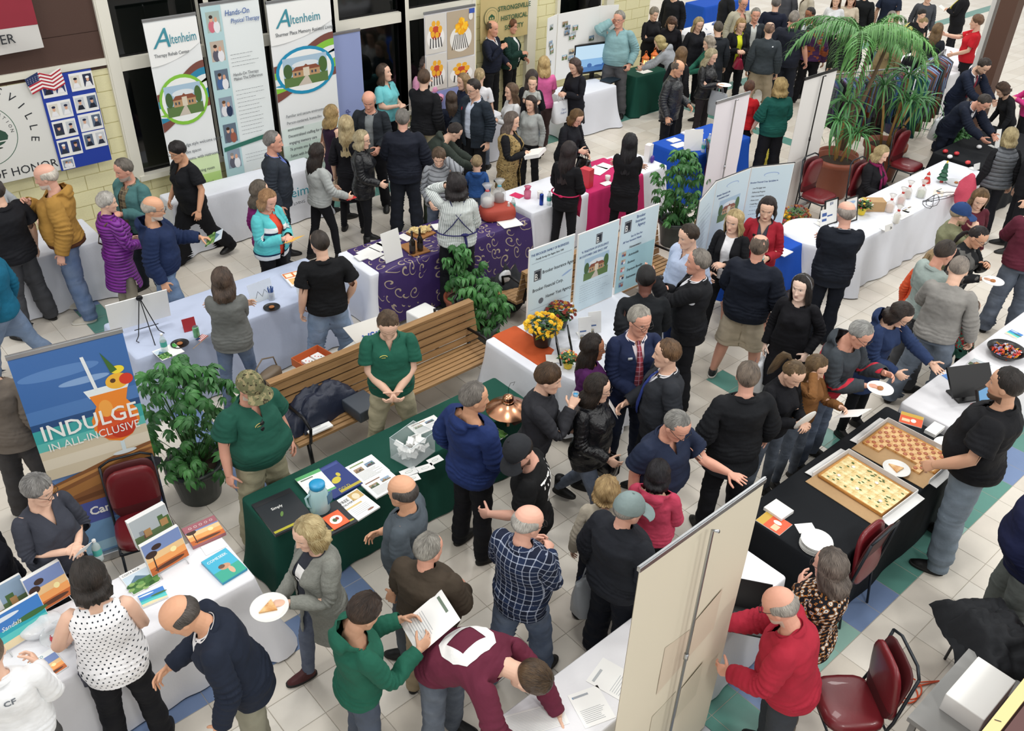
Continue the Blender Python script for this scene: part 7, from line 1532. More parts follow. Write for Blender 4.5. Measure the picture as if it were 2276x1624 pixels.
for k,pp in enumerate(([(893,1063),(933,1048),(918,1035),(891,1047)],[(930,1052),(968,1040),(958,1028),(925,1038)],[(955,1036),(985,1022),(978,1010),(950,1020)],[(905,1074),(936,1064),(928,1052),(900,1060)])):
 slab('loose white raffle entry slip on the green cloth','paper',pp,th=.002,name='raffle_slip',printed=lambda w,d:[('8a9a8a',elp(0,0,w*.25,d*.15)),('f1f1ef',elp(0,0,w*.22,d*.11))],group='loose raffle slips on the green cloth')
slab('white flyer with two fire pictures between raffle box and navy parka','flyer',[(925,970),(988,942),(965,922),(908,945)],name='flyer',printed=docf(2,'9a7a5a'))
slab('green catalogue by the copper lamp','catalogue',[(1098,985),(1124,968),(1092,936),(1072,952)],th=.01,name='catalogue',printed=cover('jungle',7,'86b84a'))
p=at_t(712,1135);r=empty('water_jug',(p[0],p[1],TZ+.02),.3,'large clear jug with bright blue lid','jug')
build('body',lathe([(0,.075),(.01,.082),(.10,.080),(.17,.078),(.215,.060),(.235,.052)],20),plain('jug_plastic','b8dce0',.15,alpha=.8),r,smooth=1);build('lid',lathe([(.232,.058),(.240,.062),(.268,.062),(.275,.050)],20),plain('blue_lid','1f8fc0',.35),r,smooth=1);build('label',[box_vf((.035,-.076,.12),(.07,.012,.09))],plain('jug_label','2c6488',.4),r,rot=(0,0,.2));build('handle',tube([(-.07,.02,.20),(-.10,.04,.17),(-.095,.03,.09),(-.075,.02,.06)],.010,8),plain('jug_plastic','b8dce0',.15,alpha=.8),r,smooth=1)
p=at_t(918,1010);r=empty('raffle_box',(p[0]+.0,p[1],TZ),R(12),'clear acrylic raffle box full of folded slips','box')
acr=plain('acrylic_sheet','dfe8ea',.06,alpha=.22)
for c_,s_ in(((0,-.12,.11),(.30,.004,.22)),((0,.12,.11),(.30,.004,.22)),((-.15,0,.11),(.004,.24,.22)),((.15,0,.11),(.004,.24,.22)),((0,0,.003),(.30,.24,.004))):box('acrylic_panel',c_,s_,acr,r)
build('rim',[tube([(-.15,-.12,.22),(.15,-.12,.22),(.15,.12,.22),(-.15,.12,.22),(-.15,-.12,.22)],.003,5)],plain('acrylic_edge','c8d4d8',.2),r)
for k in range(46):
 o=box('paper_slip',(qq.uniform(-.11,.11),qq.uniform(-.08,.08),.015+.13*qq.random()),(.08,.05,.0015),M_['paper'],r);o.rotation_euler=(qq.uniform(-.7,.7),qq.uniform(-.7,.7),qq.uniform(0,6))
p=at_t(1128,945);r=empty('copper_lamp',(p[0],p[1],TZ),0,'brass bird feeder lamp with wide copper shade and wire hook','lamp');cop=plain('copper','d29a78',.22,metal=1)
build('shade',lathe([(.185,.20),(.188,.198),(.24,.10),(.27,.05),(.285,.04),(.283,.036),(.24,.09),(.187,.19)],36),cop,r,smooth=1);build('finial',lathe([(.275,.045),(.30,.052),(.325,.045),(.34,.02),(.345,.005)],20),cop,r,smooth=1);build('hook',tube([(0,0,.34),(0,0,.42),(.03,.01,.45),(.09,.02,.43),(.07,.02,.40)],.002,5),M_['dkmetal'],r)
build('tray',lathe([(.10,.06),(.102,.10),(.125,.105),(.122,.10),(.104,.09)],24),cop,r,smooth=1);build('arm',[box_vf((.11,0,.115),(.16,.045,.02)),box_vf((.09,0,.06),(.10,.10,.11))],plain('walnut','5a3426',.5),r);build('post',tube([(0,0,0),(0,0,.19)],.02,10),cop,r,smooth=1)
# --- things on the benches
def coat_pile(label,c,s,z,mat,seed=0,rzz=0,n=5,cat='coat'):
 r=empty('coat_pile',(c[0],c[1],z),rzz,label,cat);q_=random.Random(seed)
 for k in range(3):
  NX,NY=34,26;V=[];ox,oy,ro=(q_.uniform(-.12,.12)*s[0],q_.uniform(-.12,.12)*s[1],q_.uniform(-.35,.35))
  for j in range(NY+1):
   for i in range(NX+1):
    u,v=i/NX-.5,j/NY-.5;wob=1+.16*mnoise.noise(Vector((u*3+k*5,v*3,seed)));x,y=u*s[0]*.92*wob,v*s[1]*.92*wob
    e_=max(abs(u),abs(v))*2;n1=mnoise.noise(Vector((u*4+k*3,v*7,seed*2.1)));n2=abs(mnoise.noise(Vector((u*7+k,v*11,seed+4))));h_=(.045+.05*k)*s[2]*(1-e_**3)+.045*s[2]*n1*(1-e_*.6)+.05*s[2]*(.35-n2)*(1-e_*.5)
    h_-=max(0,e_-.82)*.5*s[2]*.35
    xx,yy=x*cos(ro)-y*sin(ro)+ox,x*sin(ro)+y*cos(ro)+oy;V.append((xx,yy,h_+.03))
  F=[(j*(NX+1)+i,j*(NX+1)+i+1,(j+1)*(NX+1)+i+1,(j+1)*(NX+1)+i)for j in range(NY)for i in range(NX)]
  build('coat_fold',(V,F),mat,r,smooth=1)
 return r
nyl=plain('navy_nylon','1a2236',.5,bump=.5,bscale=18);blkc=plain('black_wool','14171c',.85,bump=.6,bscale=14)
pb=at(705,905,.47);coat_pile('dark navy coats heaped on the bench seat',(pb[0],pb[1]),(.80,.44,1.5),.45,nyl,2,R(4))
pb=at(805,905,.5);tag(box('storage_case',(pb[0],pb[1],.515),(.26,.30,.12),plain('case_grey','3c434c',.5),None,R(3),bevel=.012),'dark grey case on the bench behind the clasped hands','case')
slab('thin book and leaflets by the front edge of the bench','leaflet',[(688,968),(738,946),(735,936),(682,954)],z=.45,th=.015,name='leaflet',printed=docf(0));slab('white and green catalogue on the bench beside the coats','catalogue',[(806,925),(826,914),(800,890),(788,902)],z=.45,th=.01,name='catalogue',printed=lambda w,d:[('4aa060',rect(-w*.1,-d*.5,w*.12,d*.5))])
bottle('clear water bottle with green label lying among the coats',705,880,z=.50)
pb=at(693,806,.44);r=empty('open_carton',(pb[0],pb[1]-.03,.45),R(8),'orange lined open carton of card packs on the far bench seat','carton')
for c_,s_ in(((0,-.13,.045),(.34,.006,.09)),((0,.13,.045),(.34,.006,.09)),((-.17,0,.045),(.006,.26,.09)),((.17,0,.045),(.006,.26,.09)),((0,0,.003),(.34,.26,.006))):box('carton_side',c_,s_,plain('carton_orange','c86a3a',.7),r)
for k in range(2):o=box('card_pack',(-.06+.12*k,-.02,.05),(.10,.14,.03),M_['paper'],r);graphic('print',o,[('d03030',elp(-.02,.03,.008,.008,8)),('303030',elp(.02,-.02,.008,.008,8)),('d03030',elp(.0,.0,.008,.008,8))],y=-.0156,flat=True)
pb=at(900,740,.62);r=empty('shipping_carton',(pb[0]-.28,pb[1]+.15,.0),R(12),'large white open carton printed USA behind the bench','carton');wc=plain('carton_white','e4e2dc',.65)
for c_,s_ in(((0,-.2,.27),(.62,.008,.54)),((0,.2,.27),(.62,.008,.54)),((-.31,0,.27),(.008,.40,.54)),((.31,0,.27),(.008,.40,.54)),((0,0,.02),(.62,.4,.01))):box('carton_side',c_,s_,wc,r)
for o_ in list(r.children):bpy.data.objects.remove(o_)
lc=[at(a_,b_,zz)for a_,b_,zz in((812,787,.56),(900,752,.56),(850,699,.84),(762,728,.84))];m_=sum(lc)/4;r.location=(m_[0],m_[1],0);r.rotation_euler=(0,0,0)
build('carton_side',[box_vf((-.02,.05,.27),(.50,.40,.54),.3)],wc,r);lv=[tuple(p_-np.array([m_[0],m_[1],0]))for p_ in lc];build('carton_flap',(lv+[(x_,y_,z_-.006)for x_,y_,z_ in lv],[(0,1,2,3),(7,6,5,4),(0,4,5,1),(1,5,6,2),(2,6,7,3),(3,7,4,0)]),wc,r)
e1=nrm(lc[0]-lc[1]);e2=nrm((lc[0]-lc[3]));nn_=nrm(np.cross(e1,e2));e2=np.cross(nn_,e1);nn_=np.cross(e1,e2);
if nn_[2]<0:e2=-e2;nn_=-nn_
Mx=Matrix(((e1[0],e2[0],nn_[0]),(e1[1],e2[1],nn_[1]),(e1[2],e2[2],nn_[2])));pl_=lc[1]*.30+lc[0]*.12+lc[2]*.30+lc[3]*.28-np.array([m_[0],m_[1],0])+nn_*.006
for s_,d_,sz_ in(('USA',0,.13),('MADE IN THE',.11,.026)):o_=text(s_,r,tuple(pl_+e2*d_+e1*(-.06)),sz_,plain('usa_blue','2c54a8',.5),bold=.002);o_.rotation_euler=Mx.to_euler()
pb=at(604,848,.48);r=empty('handbag',(pb[0],pb[1]+.02,.45),.4,'taupe handbag on the bench behind the camouflage cap','handbag');taupe=plain('taupe_leather','6a5c4c',.5)
build('body',pad(.30,.14,.15,n=20,pw=.7),taupe,r,smooth=1);build('strap',tube([(-.12,0,.14),(-.14,.05,.22),(0,.07,.27),(.14,.05,.22),(.12,0,.14)],.008,7),taupe,r,smooth=1)
pb=at(965,700,.55);tag(box('white_bin',(pb[0]+.05,pb[1]+.28,.23),(.30,.26,.46),plain('bin_plastic','e8e8e6',.4),None,R(5),bevel=.02),'white plastic bin behind the far bench end','bin')
pb=at(1000,690,.6);r=empty('black_tote',(pb[0]+.2,pb[1]+.05,.45),.2,'black handled bag on the rear bench seat','bag');build('body',pad(.26,.16,.16),blkc,r,smooth=1);build('handle',tube([(-.08,0,.15),(-.09,.02,.24),(0,.03,.28),(.09,.02,.24),(.08,0,.15)],.018,8),plain('bag_handle','101012',.3),r,smooth=1)
pb=at(1150,640,.5);bag_lump('black bag with white paper spilling out beside the purple cloth',0,0,0.0,(.30,.22,.28),blkc,name='tote_bag',seed=4,pos=(pb[0]+.1,pb[1]+.3));bag_lump('white tissue paper poking out of the black bag',0,0,.45,(.08,.06,.09),film,name='tissue_paper',cat='paper',seed=6,pos=(pb[0]+.02,pb[1]+.24))
# --- blue white table
pb=at(330,745,TZ);r=empty('easel_board',(pb[0],pb[1],TZ),R(-6),'blank white board on a black wire easel, seen from behind','board')
o=box('board',(-.02,.08,.26),(.60,.012,.34),M_['card'],r);o.rotation_euler=(.18,0,0)
build('easel',[tube([(0,.02,.44),(-.10,-.04,.05),(-.14,-.08,.02),(-.12,-.10,.01)],.005,6),tube([(0,.02,.44),(.10,-.04,.05),(.14,-.08,.02)],.005,6),tube([(0,.02,.44),(.0,-.22,.0)],.005,6),ellipsoid((0,.015,.43),(.035,.02,.03),10,6),tube([(-.12,-.0,.10),(.12,-.0,.10)],.005,6)],M_['dkmetal'],r)
bottle('water bottle with teal label in front of the easel board',367,780)
plate('black plate with a brownie at the near end of the blue white table',tuple(at_t(400,765)),r_=.09,mat=M_['black'],food='brownie');plate('black plate of cookies beside the pen jar',tuple(at_t(604,684)),r_=.09,mat=M_['black'],food='cookie')
slab('photo flyers with green corner under the water bottle','flyer',[(358,802),(412,780),(385,762),(340,780)],name='flyer',printed=lambda w,d:photo(-w*.48,-d*.45,w*.45,d*.85,'jungle',12)+[('48a048',rect(w*.30,d*.1,w*.48,d*.45))])
stand_card('small red framed card behind the easel board','card',424,735,.13,.14,R(-8),mat=plain('red_card','a82c34',.5));p=at_t(438,748);r=empty('drink_can',(p[0],p[1],TZ),0,'green and silver drink can','can');build('body',lathe([(0,.026),(.006,.032),(.11,.032),(.122,.027)],18),plain('green_can','7cc08c',.3,metal=.5),r,smooth=1);build('top',lathe([(.122,.027),(.1225,.001)],18),M_['metal'],r)
r=tag(empty('hand_flag',(*at_t(448,760)[:2],TZ),.5),'tiny american flag lying by the grey sweater','flag');build('stick',tube([(-.14,0,.004),(.12,0,.006)],.003,5),M_['kraft'],r);graphic('flag',r,[('f0ece8',rect(0,.005,.12,.075))]+[('b02838',rect(0,.005+.02*k,.12,.015+.02*k))for k in range(4)]+[('26345e',rect(0,.04,.05,.075))],y=-.008,flat=True)
stand_card('clear sign holder with zigzag print seen from the side','sign',585,668,.28,.22,R(2),mat=CLA,printed=lambda w,d:[('404448',[(-.08+.04*k,.05+.07*(k%2)),(-.075+.04*k,.05+.07*(k%2)),(-.035+.04*k,.12-.07*(k%2)),(-.04+.04*k,.12-.07*(k%2))])for k in range(4)])
p=at_t(604,665);r=empty('pen_jar',(p[0],p[1],TZ),0,'glass jar of blue pens','jar');build('jar',lathe([(0,.035),(.004,.038),(.10,.038),(.10,.035),(.006,.034)],18),CLA,r,smooth=1)
for k in range(8):build('pen',tube([(.015*cos(k),.015*sin(k),.006),(.03*cos(k),.03*sin(k),.15)],.0045,6),plain('pen_blue','3a5a9a',.3),r)
slab('orange and cream calendar sheets at the far corner of the blue white table','flyer',[(632,640),(690,625),(668,600),(640,605)],name='flyer_stack',th=.02,printed=lambda w,d:[('e0783a',rect(-w*.48,d*.1,w*.48,d*.48)),('f0e8d0',rect(-w*.4,d*.16,-w*.05,d*.42)),('f0e8d0',rect(w*.05,d*.16,w*.4,d*.42)),('e8b878',rect(-w*.4,-d*.42,w*.4,d*.04))])
p=at_t(678,660);r=empty('ice_bucket',(p[0],p[1],TZ),0,'clear plastic bucket on the blue white table','bucket');build('bucket',lathe([(0,.07),(.005,.075),(.16,.095),(.165,.10),(.16,.09),(.01,.07)],22),CLA,r,smooth=1)
# --- purple table
for k,(lab,pp)in enumerate((('white business card box at the corner of the purple cloth',[(798,579),(820,572),(808,562),(786,568)]),('pad of yellow edged forms on the purple cloth',[(818,582),(850,567),(828,546),(797,557)]),('second pad of forms nearer the blank sign',[(838,563),(862,552),(845,537),(821,545)]),('third pad of white forms beside the blank sign',[(852,553),(870,545),(860,531),(838,538)]),('square white napkins beside the bread board',[(895,540),(915,532),(900,515),(893,522)]),('white napkin stack behind the bread board',[(962,512),(988,508),(986,495),(962,497)]))):slab(lab,'paper',pp,th=.012 if k in(0,5)else.006,z=.755,name='paper_pad',mat=M_['card'])
stand_card('blank white upright sign seen from behind on the purple cloth','sign',877,578,.26,.36,R(4),z=.755)
wd=plain('oak_board','9a6a3c',.55,noise=.2,bscale=12)
slab('wooden board under the two dark wine bottles','board',[(912,570),(953,558),(925,530),(896,545)],th=.015,z=.755,mat=wd,name='cutting_board');slab('wooden board heaped with bread cubes','board',[(928,535),(965,518),(945,502),(905,512)],th=.015,z=.755,mat=wd,name='cutting_board');slab('third wooden board behind the striped top','board',[(975,520),(1000,525),(998,508),(985,512)],th=.015,z=.755,mat=wd,name='cutting_board')
bm_=empty('bread_cubes',tuple(at(935,515,.775)),0,'heap of pale bread cubes on the wooden board','bread');
for k in range(40):o=box('bread_cube',(qq.uniform(-.13,.13),qq.uniform(-.08,.08),.01+.03*qq.random()),(.035,.03,.028),plain('bread','ddc890',.8,noise=.2),bm_);o.rotation_euler=(qq.random(),qq.random(),qq.random()*3)
bottle('left dark wine bottle on the small board',917,562,z=.772,kind='wine',group=None);bottle('right dark wine bottle on the small board',934,556,z=.772,kind='wine')
p=at(1105,480,.76);r=empty('red_display_box',(p[0],p[1],.757),R(-20),'red brown draped riser holding the wrapped gift jars','riser');build('drape',pad(.46,.34,.15,n=24,pw=.5),plain('rust_cloth','a03c2c',.7,bump=.3,bscale=10),r,smooth=1)
for k,(dx,dy,lab)in enumerate(((-.12,.06,'clear wrapped jar with white lid on the red riser'),(.10,.08,'cellophane wrapped gift basket on the red riser'))):
 g=empty('gift_jar',(p[0]+dx,p[1]+dy,.91),0,lab,'gift');build('cellophane',lathe([(0,.07),(.02,.09),(.14,.085),(.20,.03),(.23,.02),(.30,.07)],14),plain('cellophane','eef2f4',.1,alpha=.35),g,smooth=1);build('contents',lathe([(.005,.06),(.10,.065),(.12,.03)],14),plain('contents%d'%k,['d8d4d0','5a4038'][k],.5),g,smooth=1);build('ribbon',ellipsoid((0,0,.215),(.03,.03,.015),10,6),plain('ribbon%d'%k,['c03038','4aa8c0'][k],.4),g,smooth=1)
bottle('water bottle with teal label on the right of the purple cloth',1130,482,z=.755);bottle('second water bottle just behind it on the purple cloth',1140,470,z=.755)
slab('white papers and clear tray at the right end of the purple cloth','paper',[(1118,508),(1158,500),(1146,478),(1103,488)],th=.006,z=.755)
# --- pink and blue tables
slab('hot pink card on the white cloth','card',[(1150,443),(1164,436),(1150,426),(1134,431)],name='card',mat=plain('hot_pink','d02860',.5));slab('white sheet with black mark on the pink runner','paper',[(1330,392),(1352,377),(1328,365),(1302,378)],z=.757);slab('second white sheet at the far edge of the pink runner','paper',[(1345,378),(1362,370),(1345,360),(1326,366)],z=.757);slab('white card near the black dress on the pink runner','card',[(1340,415),(1361,408),(1355,400),(1338,405)],z=.757,name='card');slab('bright pink card at the far edge beyond the runner','card',[(1350,363),(1368,357),(1362,350),(1348,354)],name='card',mat=plain('hot_pink','d02860',.5))
bottle('water bottle by the white can on the pink runner table',1220,455);p=at_t(1203,455);r=empty('drink_can',(p[0],p[1],TZ),0,'slim dark blue energy drink can','can');build('body',lathe([(0,.024),(.006,.027),(.145,.027),(.155,.023)],16),plain('blue_can','22409a',.3,metal=.6),r,smooth=1)
p=at_t(1200,440);r=empty('white_mug',(p[0],p[1],TZ),0,'white paper cup behind the blue can','cup');build('cup',lathe([(0,.03),(.10,.042),(.10,.039),(.004,.028)],18),M_['card'],r,smooth=1)
p=at_t(1172,440);r=empty('gift_pouch',(p[0],p[1],TZ),0,'sheer pink gift pouch tied with a bow','gift bag');build('pouch',lathe([(0,.045),(.10,.05),(.13,.02),(.17,.05)],14),plain('pink_mesh','d86088',.5,alpha=.75),r,smooth=1);build('bow',ellipsoid((0,0,.135),(.05,.02,.018),10,6),plain('hot_pink','d02860',.5),r,smooth=1)
p=at_t(1350,402,);r=empty('white_pot',(p[0],p[1],.757),0,'small white cup on the pink runner','cup');build('cup',lathe([(0,.035),(.07,.038),(.07,.034),(.004,.03)],18),M_['card'],r,smooth=1)
p=at_t(1432,352);r=empty('white_carton',(p[0]-.05,p[1]-.1,TZ),.3,'tall white gift cartons beside the dark haired girl at the pink runner','gift');build('carton',[box_vf((0,0,.13),(.10,.08,.26))],M_['card'],r);build('carton',[box_vf((.12,.03,.11),(.09,.08,.22))],M_['card'],r);build('bow',ellipsoid((.0,-.08,.05),(.05,.03,.06),10,6),plain('purple_bow','4a2a88',.4),r,smooth=1)
p=at_t(1425,345);r=empty('pink_pompom',(p[0]-.15,p[1]+.1,TZ),0,'pink tissue pompom flower on a stem','flower');build('petals',ellipsoid((0,0,.26),(.07,.07,.06),14,9),plain('pompom','e0507c',.7,bump=1,bscale=60),r,smooth=1);build('stem',tube([(0,0,0),(0,0,.22)],.006,6),M_['green'],r)
p=at_t(1302,415);tag(box('red_gift_bag',(p[0],p[1],.757+.13),(.12,.16,.26),plain('red_bag','c83040',.5),None,.2),'red gift bag behind the girl with the apron','gift bag')
stand_card('white wedge sign holder on the royal blue cloth','sign',1540,335,.30,.32,R(-30),mat=M_['card']);bottle('water bottle in front of the wedge sign on the blue cloth',1562,338);bottle('second water bottle near the white banner on the blue cloth',1574,325)
slab('white papers spread on the royal blue cloth','paper',[(1492,318),(1512,312),(1505,305),(1482,308)],th=.01);slab('long white sheet on the royal blue cloth','paper',[(1500,330),(1530,322),(1520,314),(1494,320)],th=.006);slab('stack of white leaflets at the far side of the blue cloth','leaflet',[(1530,305),(1560,296),(1545,284),(1520,292)],th=.02)
# --- television stand
p=at_t(1316,172);r=empty('television',(p[0],p[1],TZ),R(-13),'flat television showing a pale blue ship picture','television')
box('screen_case',(0,0,.36),(.88,.05,.54),M_['black'],r,bevel=.008);o=box('screen',(0,-.027,.365),(.82,.004,.47),plain('screen_light','a8d4f4',.3,emit=1.0),r)
o=graphic('screen_picture',r,[('8cbce8',rect(-.41,.13,.41,.36)),('c8e6fa',rect(-.41,.36,.41,.60)),('4a7cb8',rect(-.41,.13,.41,.22)),('3a68a8',elp(-.1,.24,.05,.04)),('3a68a8',elp(.1,.22,.10,.02)),('3a68a8',elp(.25,.24,.08,.03))],y=-.030)
o.data.materials[0]=MATS.setdefault('screen_print',(lambda m:m)(bpy.data.materials.new('screen_print')));m=MATS['screen_print'];m.use_nodes=True;a_=node(m.node_tree,'ShaderNodeAttribute',attribute_name='ink');b_=m.node_tree.nodes['Principled BSDF'];m.node_tree.links.new(a_.outputs['Color'],b_.inputs['Emission Color']);b_.inputs['Emission Strength'].default_value=.9;b_.inputs['Base Color'].default_value=(.02,.02,.02,1)
build('stand',[box_vf((0,.02,.05),(.08,.04,.10)),box_vf((0,.02,.008),(.36,.20,.016))],M_['black'],r)
p=at_t(1352,178);r=empty('laptop',(p[0],p[1]-.05,TZ),R(10),'closed black laptop with green edge beside the television','laptop');box('base',(0,0,.010),(.34,.24,.018),M_['black'],r);box('lid',(0,0,.024),(.34,.24,.008),plain('laptop_lid','22303a',.3),r)
bottle('small blue bottle behind the television laptop',1345,160)
pz=empty('photo_trifold',(12.02,11.75,.82),0,'white folding board of old house photographs behind the television','board')
q=random.Random(8)
for k,(cx_,w_,rot_)in enumerate(((-.70,.34,.35),(0,.98,0),(.70,.34,-.35))):
 o=box('panel',(cx_,-.05 if rot_ else 0,.58),(w_+.06,.008,1.16),M_['card'],pz,rot_);P=[]
 for i in range(14 if k==1 else 6):P+=photo(-w_/2+.02+(w_-.17)*q.random(),.12+.85*q.random(),.13,.09,'scene' if q.random()<.7 else 'house',q.randint(0,200),frame='d8d8d4')
 graphic('photographs',o,P,y=-.006,loc=(0,0,-.58))
orl=plain('lantern_orange','e0702c',.4);glow=plain('lantern_glow','ffc878',.5,emit=3.0)
for k,(lx,ly,lab)in enumerate(((1433,148,'nearer glowing orange lantern'),(1453,140,'farther glowing orange lantern by the photo cards'))):
 p=at_t(lx,ly);r=empty('lantern',(p[0],p[1],TZ),0,lab+' on the green cloth','lantern');build('base',lathe([(0,.07),(.02,.075),(.03,.06)],8),orl,r);build('roof',lathe([(.16,.075),(.17,.08),(.22,.03),(.24,.025),(.25,.012)],8),orl,r);build('candle',lathe([(.03,.03),(.11,.03),(.12,.01)],14),glow,r,smooth=1);build('glass',lathe([(.03,.055),(.16,.06)],8,cap=False),plain('lantern_pane','ffd8a0',.1,alpha=.35),r);build('ring',tube([(.03*cos(a),0,.27+.03*sin(a))for a in(2*PI*i/12 for i in range(13))],.004,5),orl,r);build('post',[tube([(.06*cos(a),.06*sin(a),.02),(.065*cos(a),.065*sin(a),.165)],.005,5)for a in(PI/4+PI/2*i for i in range(4))],orl,r)
slab('white cards on the green lantern table','card',[(1425,165),(1447,160),(1440,152),(1418,157)],th=.003,name='card')
for k in range(5):tag(build('pen',tube([(-.07,0,0),(.07,0,0)],.006,6),plain('pen_blue','3a5a9a',.3),None,(16.7+.28*k,12.35+.3*(k%2),.752),(0,0,k*.9),smooth=1),'blue pen on the far white cloth','pen','blue pens on the far white cloth')
tag(box('card_holder',(17.6,12.8,.765),(.4,.2,.03),plain('pen_blue','3a5a9a',.3),None,.4),'blue card holder on the far white cloth','card holder')
# --- insurance boards
boardc='cfe2ea'
def big_board(label,a,b_,h_,pr,texts_,y_=None):
 zt=TZ+h_;p0,p1=at(*a,zt),at(*b_,zt);w=hypot(p1[0]-p0[0],p1[1]-p0[1]);rzz=math.atan2(p1[1]-p0[1],p1[0]-p0[0])
 r=empty('display_board',((p0[0]+p1[0])/2,(p0[1]+p1[1])/2,TZ),rzz,label,'display board')
 o=box('panel',(0,0,h_/2),(w,.012,h_),M_['card'],r);graphic('print',o,[(boardc,rect(-w/2+.01,.01,w/2-.01,h_-.01))]+pr(w,h_),y=-.0075,loc=(0,0,-h_/2))
 box('rear_strut',(0,.09,h_*.3),(.05,.012,h_*.6),M_['kraft'],r)
 for s_,x_,z_,sz,mt,sh_ in texts_(w,h_):text(s_,o,(x_,-.0095,z_-h_/2),sz,mt,shear=sh_,xs=.78)
 return r
nav=plain('navy_ink','2c4a86',.5);blk=M_['ink']
def bmark(x,z,s):return[('4a4e54',rect(x,z,x+s,z+s*1.25)),('9aa0a8',rect(x+s*.08,z+s*.1,x+s*.92,z+s*1.15)),('22262c',rect(x+s*.14,z+s*.16,x+s*.86,z+s*1.09))]
big_board('left blue board listing three family businesses',(1176,556),(1278,519),.95,lambda w,h_:bmark(-w*.38,h_*.60,w*.16)+[('6a7078',elp(-w*.20,h_*.33,w*.055,w*.055)),('9ab4d8',elp(w*.36,h_*.56,w*.12,.012,rot=.3)),('8090a0',rect(-w*.44,h_*.82,w*.44,h_*.824)),('8090a0',rect(-w*.44,h_*.25,w*.44,h_*.253))],lambda w,h_:[('THE BROOKER FAMILY OF BUSINESSES',-w*.46,h_*.91,.038,nav,0),('Proudly Serving Our Region Since 1938',-w*.36,h_*.855,.030,blk,.3),('B',-w*.37,h_*.615,.10,white_ink,0),('Brooker Insurance Agency',-w*.20,h_*.66,.056,blk,0),('Brooker Financial Corp.',-w*.40,h_*.47,.056,blk,0),('Homer Yost Agency',-w*.10,h_*.34,.056,blk,0),('Excellence is the Key to Our Longevity',-w*.44,h_*.17,.036,nav,.3),('Professionalism',-w*.2,h_*.08,.034,nav,.3)])
big_board('middle blue board with a brick office photograph',(1285,521),(1377,486),.95,lambda w,h_:bmark(-w*.06,h_*.80,w*.15)+photo(-w*.30,h_*.38,w*.60,h_*.28,'house',3)+textlines(-w*.38,h_*.33,w*.76,8,.028,random.Random(4),'8a98a8',.003),lambda w,h_:[('B',-w*.05,h_*.815,.09,white_ink,0),('"A TRADITION OF EXCELLENCE',-w*.40,h_*.745,.036,nav,.2),('IN CUSTOMER CARE SINCE 1938"',-w*.44,h_*.69,.036,nav,.2)])
big_board('right blue board listing insurance lines with small pictures',(1381,483),(1466,451),.95,lambda w,h_:[('a8cfd8',rect(-w/2+.01,.01,w/2-.01,h_*.55))]+bmark(-w*.40,h_*.78,w*.18)+[x for k in range(5)for x in photo(-w*.40,h_*(.48-.10*k),w*.12,h_*.06,'people',60+k)],lambda w,h_:[('B',-w*.38,h_*.80,.10,white_ink,0),('Brooker',-w*.10,h_*.92,.052,nav,0),('Insurance',-w*.12,h_*.865,.052,nav,0),('Agency',-w*.05,h_*.81,.052,nav,0),('See Us First For',-w*.2,h_*.70,.036,nav,0),('All Your Insurance Needs',-w*.40,h_*.65,.036,nav,0),('Homeowners',-w*.22,h_*.56,.044,blk,.3),('Automobile',-w*.22,h_*.46,.044,blk,.3),('Business',-w*.22,h_*.36,.044,blk,.3),('Employee Benefits',-w*.22,h_*.26,.044,blk,.3),('Retirement',-w*.22,h_*.16,.044,blk,.3)])
for k,(a,b_,lab,kind)in enumerate((((1555,447),(1592,403),'left wing of the pale blue financial display',0),((1592,403),(1669,373),'middle panel of the pale blue financial display with office photograph',1),((1670,372),(1766,362),'right panel of the pale blue display with a bulleted list',2))):
 r=big_board(lab,a,b_,.95,(lambda w,h_,k=k:textlines(-w*.4,h_*.8,w*.8,10,.06,random.Random(k),'8a9ab0',.005)if k==0 else([('9ab4d8',elp(0,h_*.88,w*.18,.03)),(boardc,elp(0,h_*.875,w*.16,.025))]+(photo(-w*.3,h_*.40,w*.6,h_*.3,'house',5)+[('e8e8b0',rect(-w*.3,h_*.10,w*.3,h_*.2))]if k==1 else textlines(-w*.38,h_*.45,w*.7,3,.05,random.Random(9),'6a7a90',.005)+[('e8e8b0',rect(-w*.45,h_*.12,w*.1,h_*.22))]))),(lambda w,h_,k=k:[]if k==0 else([('Brooker Financial is the',-w*.42,h_*.78,.034,nav,0),('investment of your',-w*.36,h_*.735,.034,nav,0)]if k==1 else[('Brooker Financial Corp. Specializes In:',-w*.46,h_*.78,.032,nav,0)]+[('- '+s_,-w*.40,h_*(.70-.055*i),.028,grey_ink,0)for i,s_ in enumerate(('Low Mortgage rates','Refinancing Program','Debt Consolidation','Home Loans','Credit Plans'))])))
 for c_ in r.children:
  if c_.name.startswith('panel'):box('edge',(0,.004,0),(c_.dimensions[0]+.016 if False else.0001+hypot(*(at(*b_,1.7)-at(*a,1.7))[:2])+.02,.006,.97),M_['black'],c_)
for k,(fx,fy,rot_,lab)in enumerate(((1245,790,R(50),'black framed notice on the round table, left of the pair'),(1272,775,R(50),'black framed notice on the round table, right of the pair'))):stand_card(lab,'frame',fx,fy+8,.20,.26,rot_,z=.765,frame=M_['black'],printed=docf(0))
for k,(fx,fy,lab)in enumerate(((1300,735,'clear brochure holder of white leaflets by the middle board'),(1322,722,'second brochure holder standing behind the black pullover'))):stand_card(lab,'brochure holder',fx,fy+18,.14,.24,R(-25),mat=M_['paper'],printed=docf(1,'4a6aa0'),name='brochure_holder')
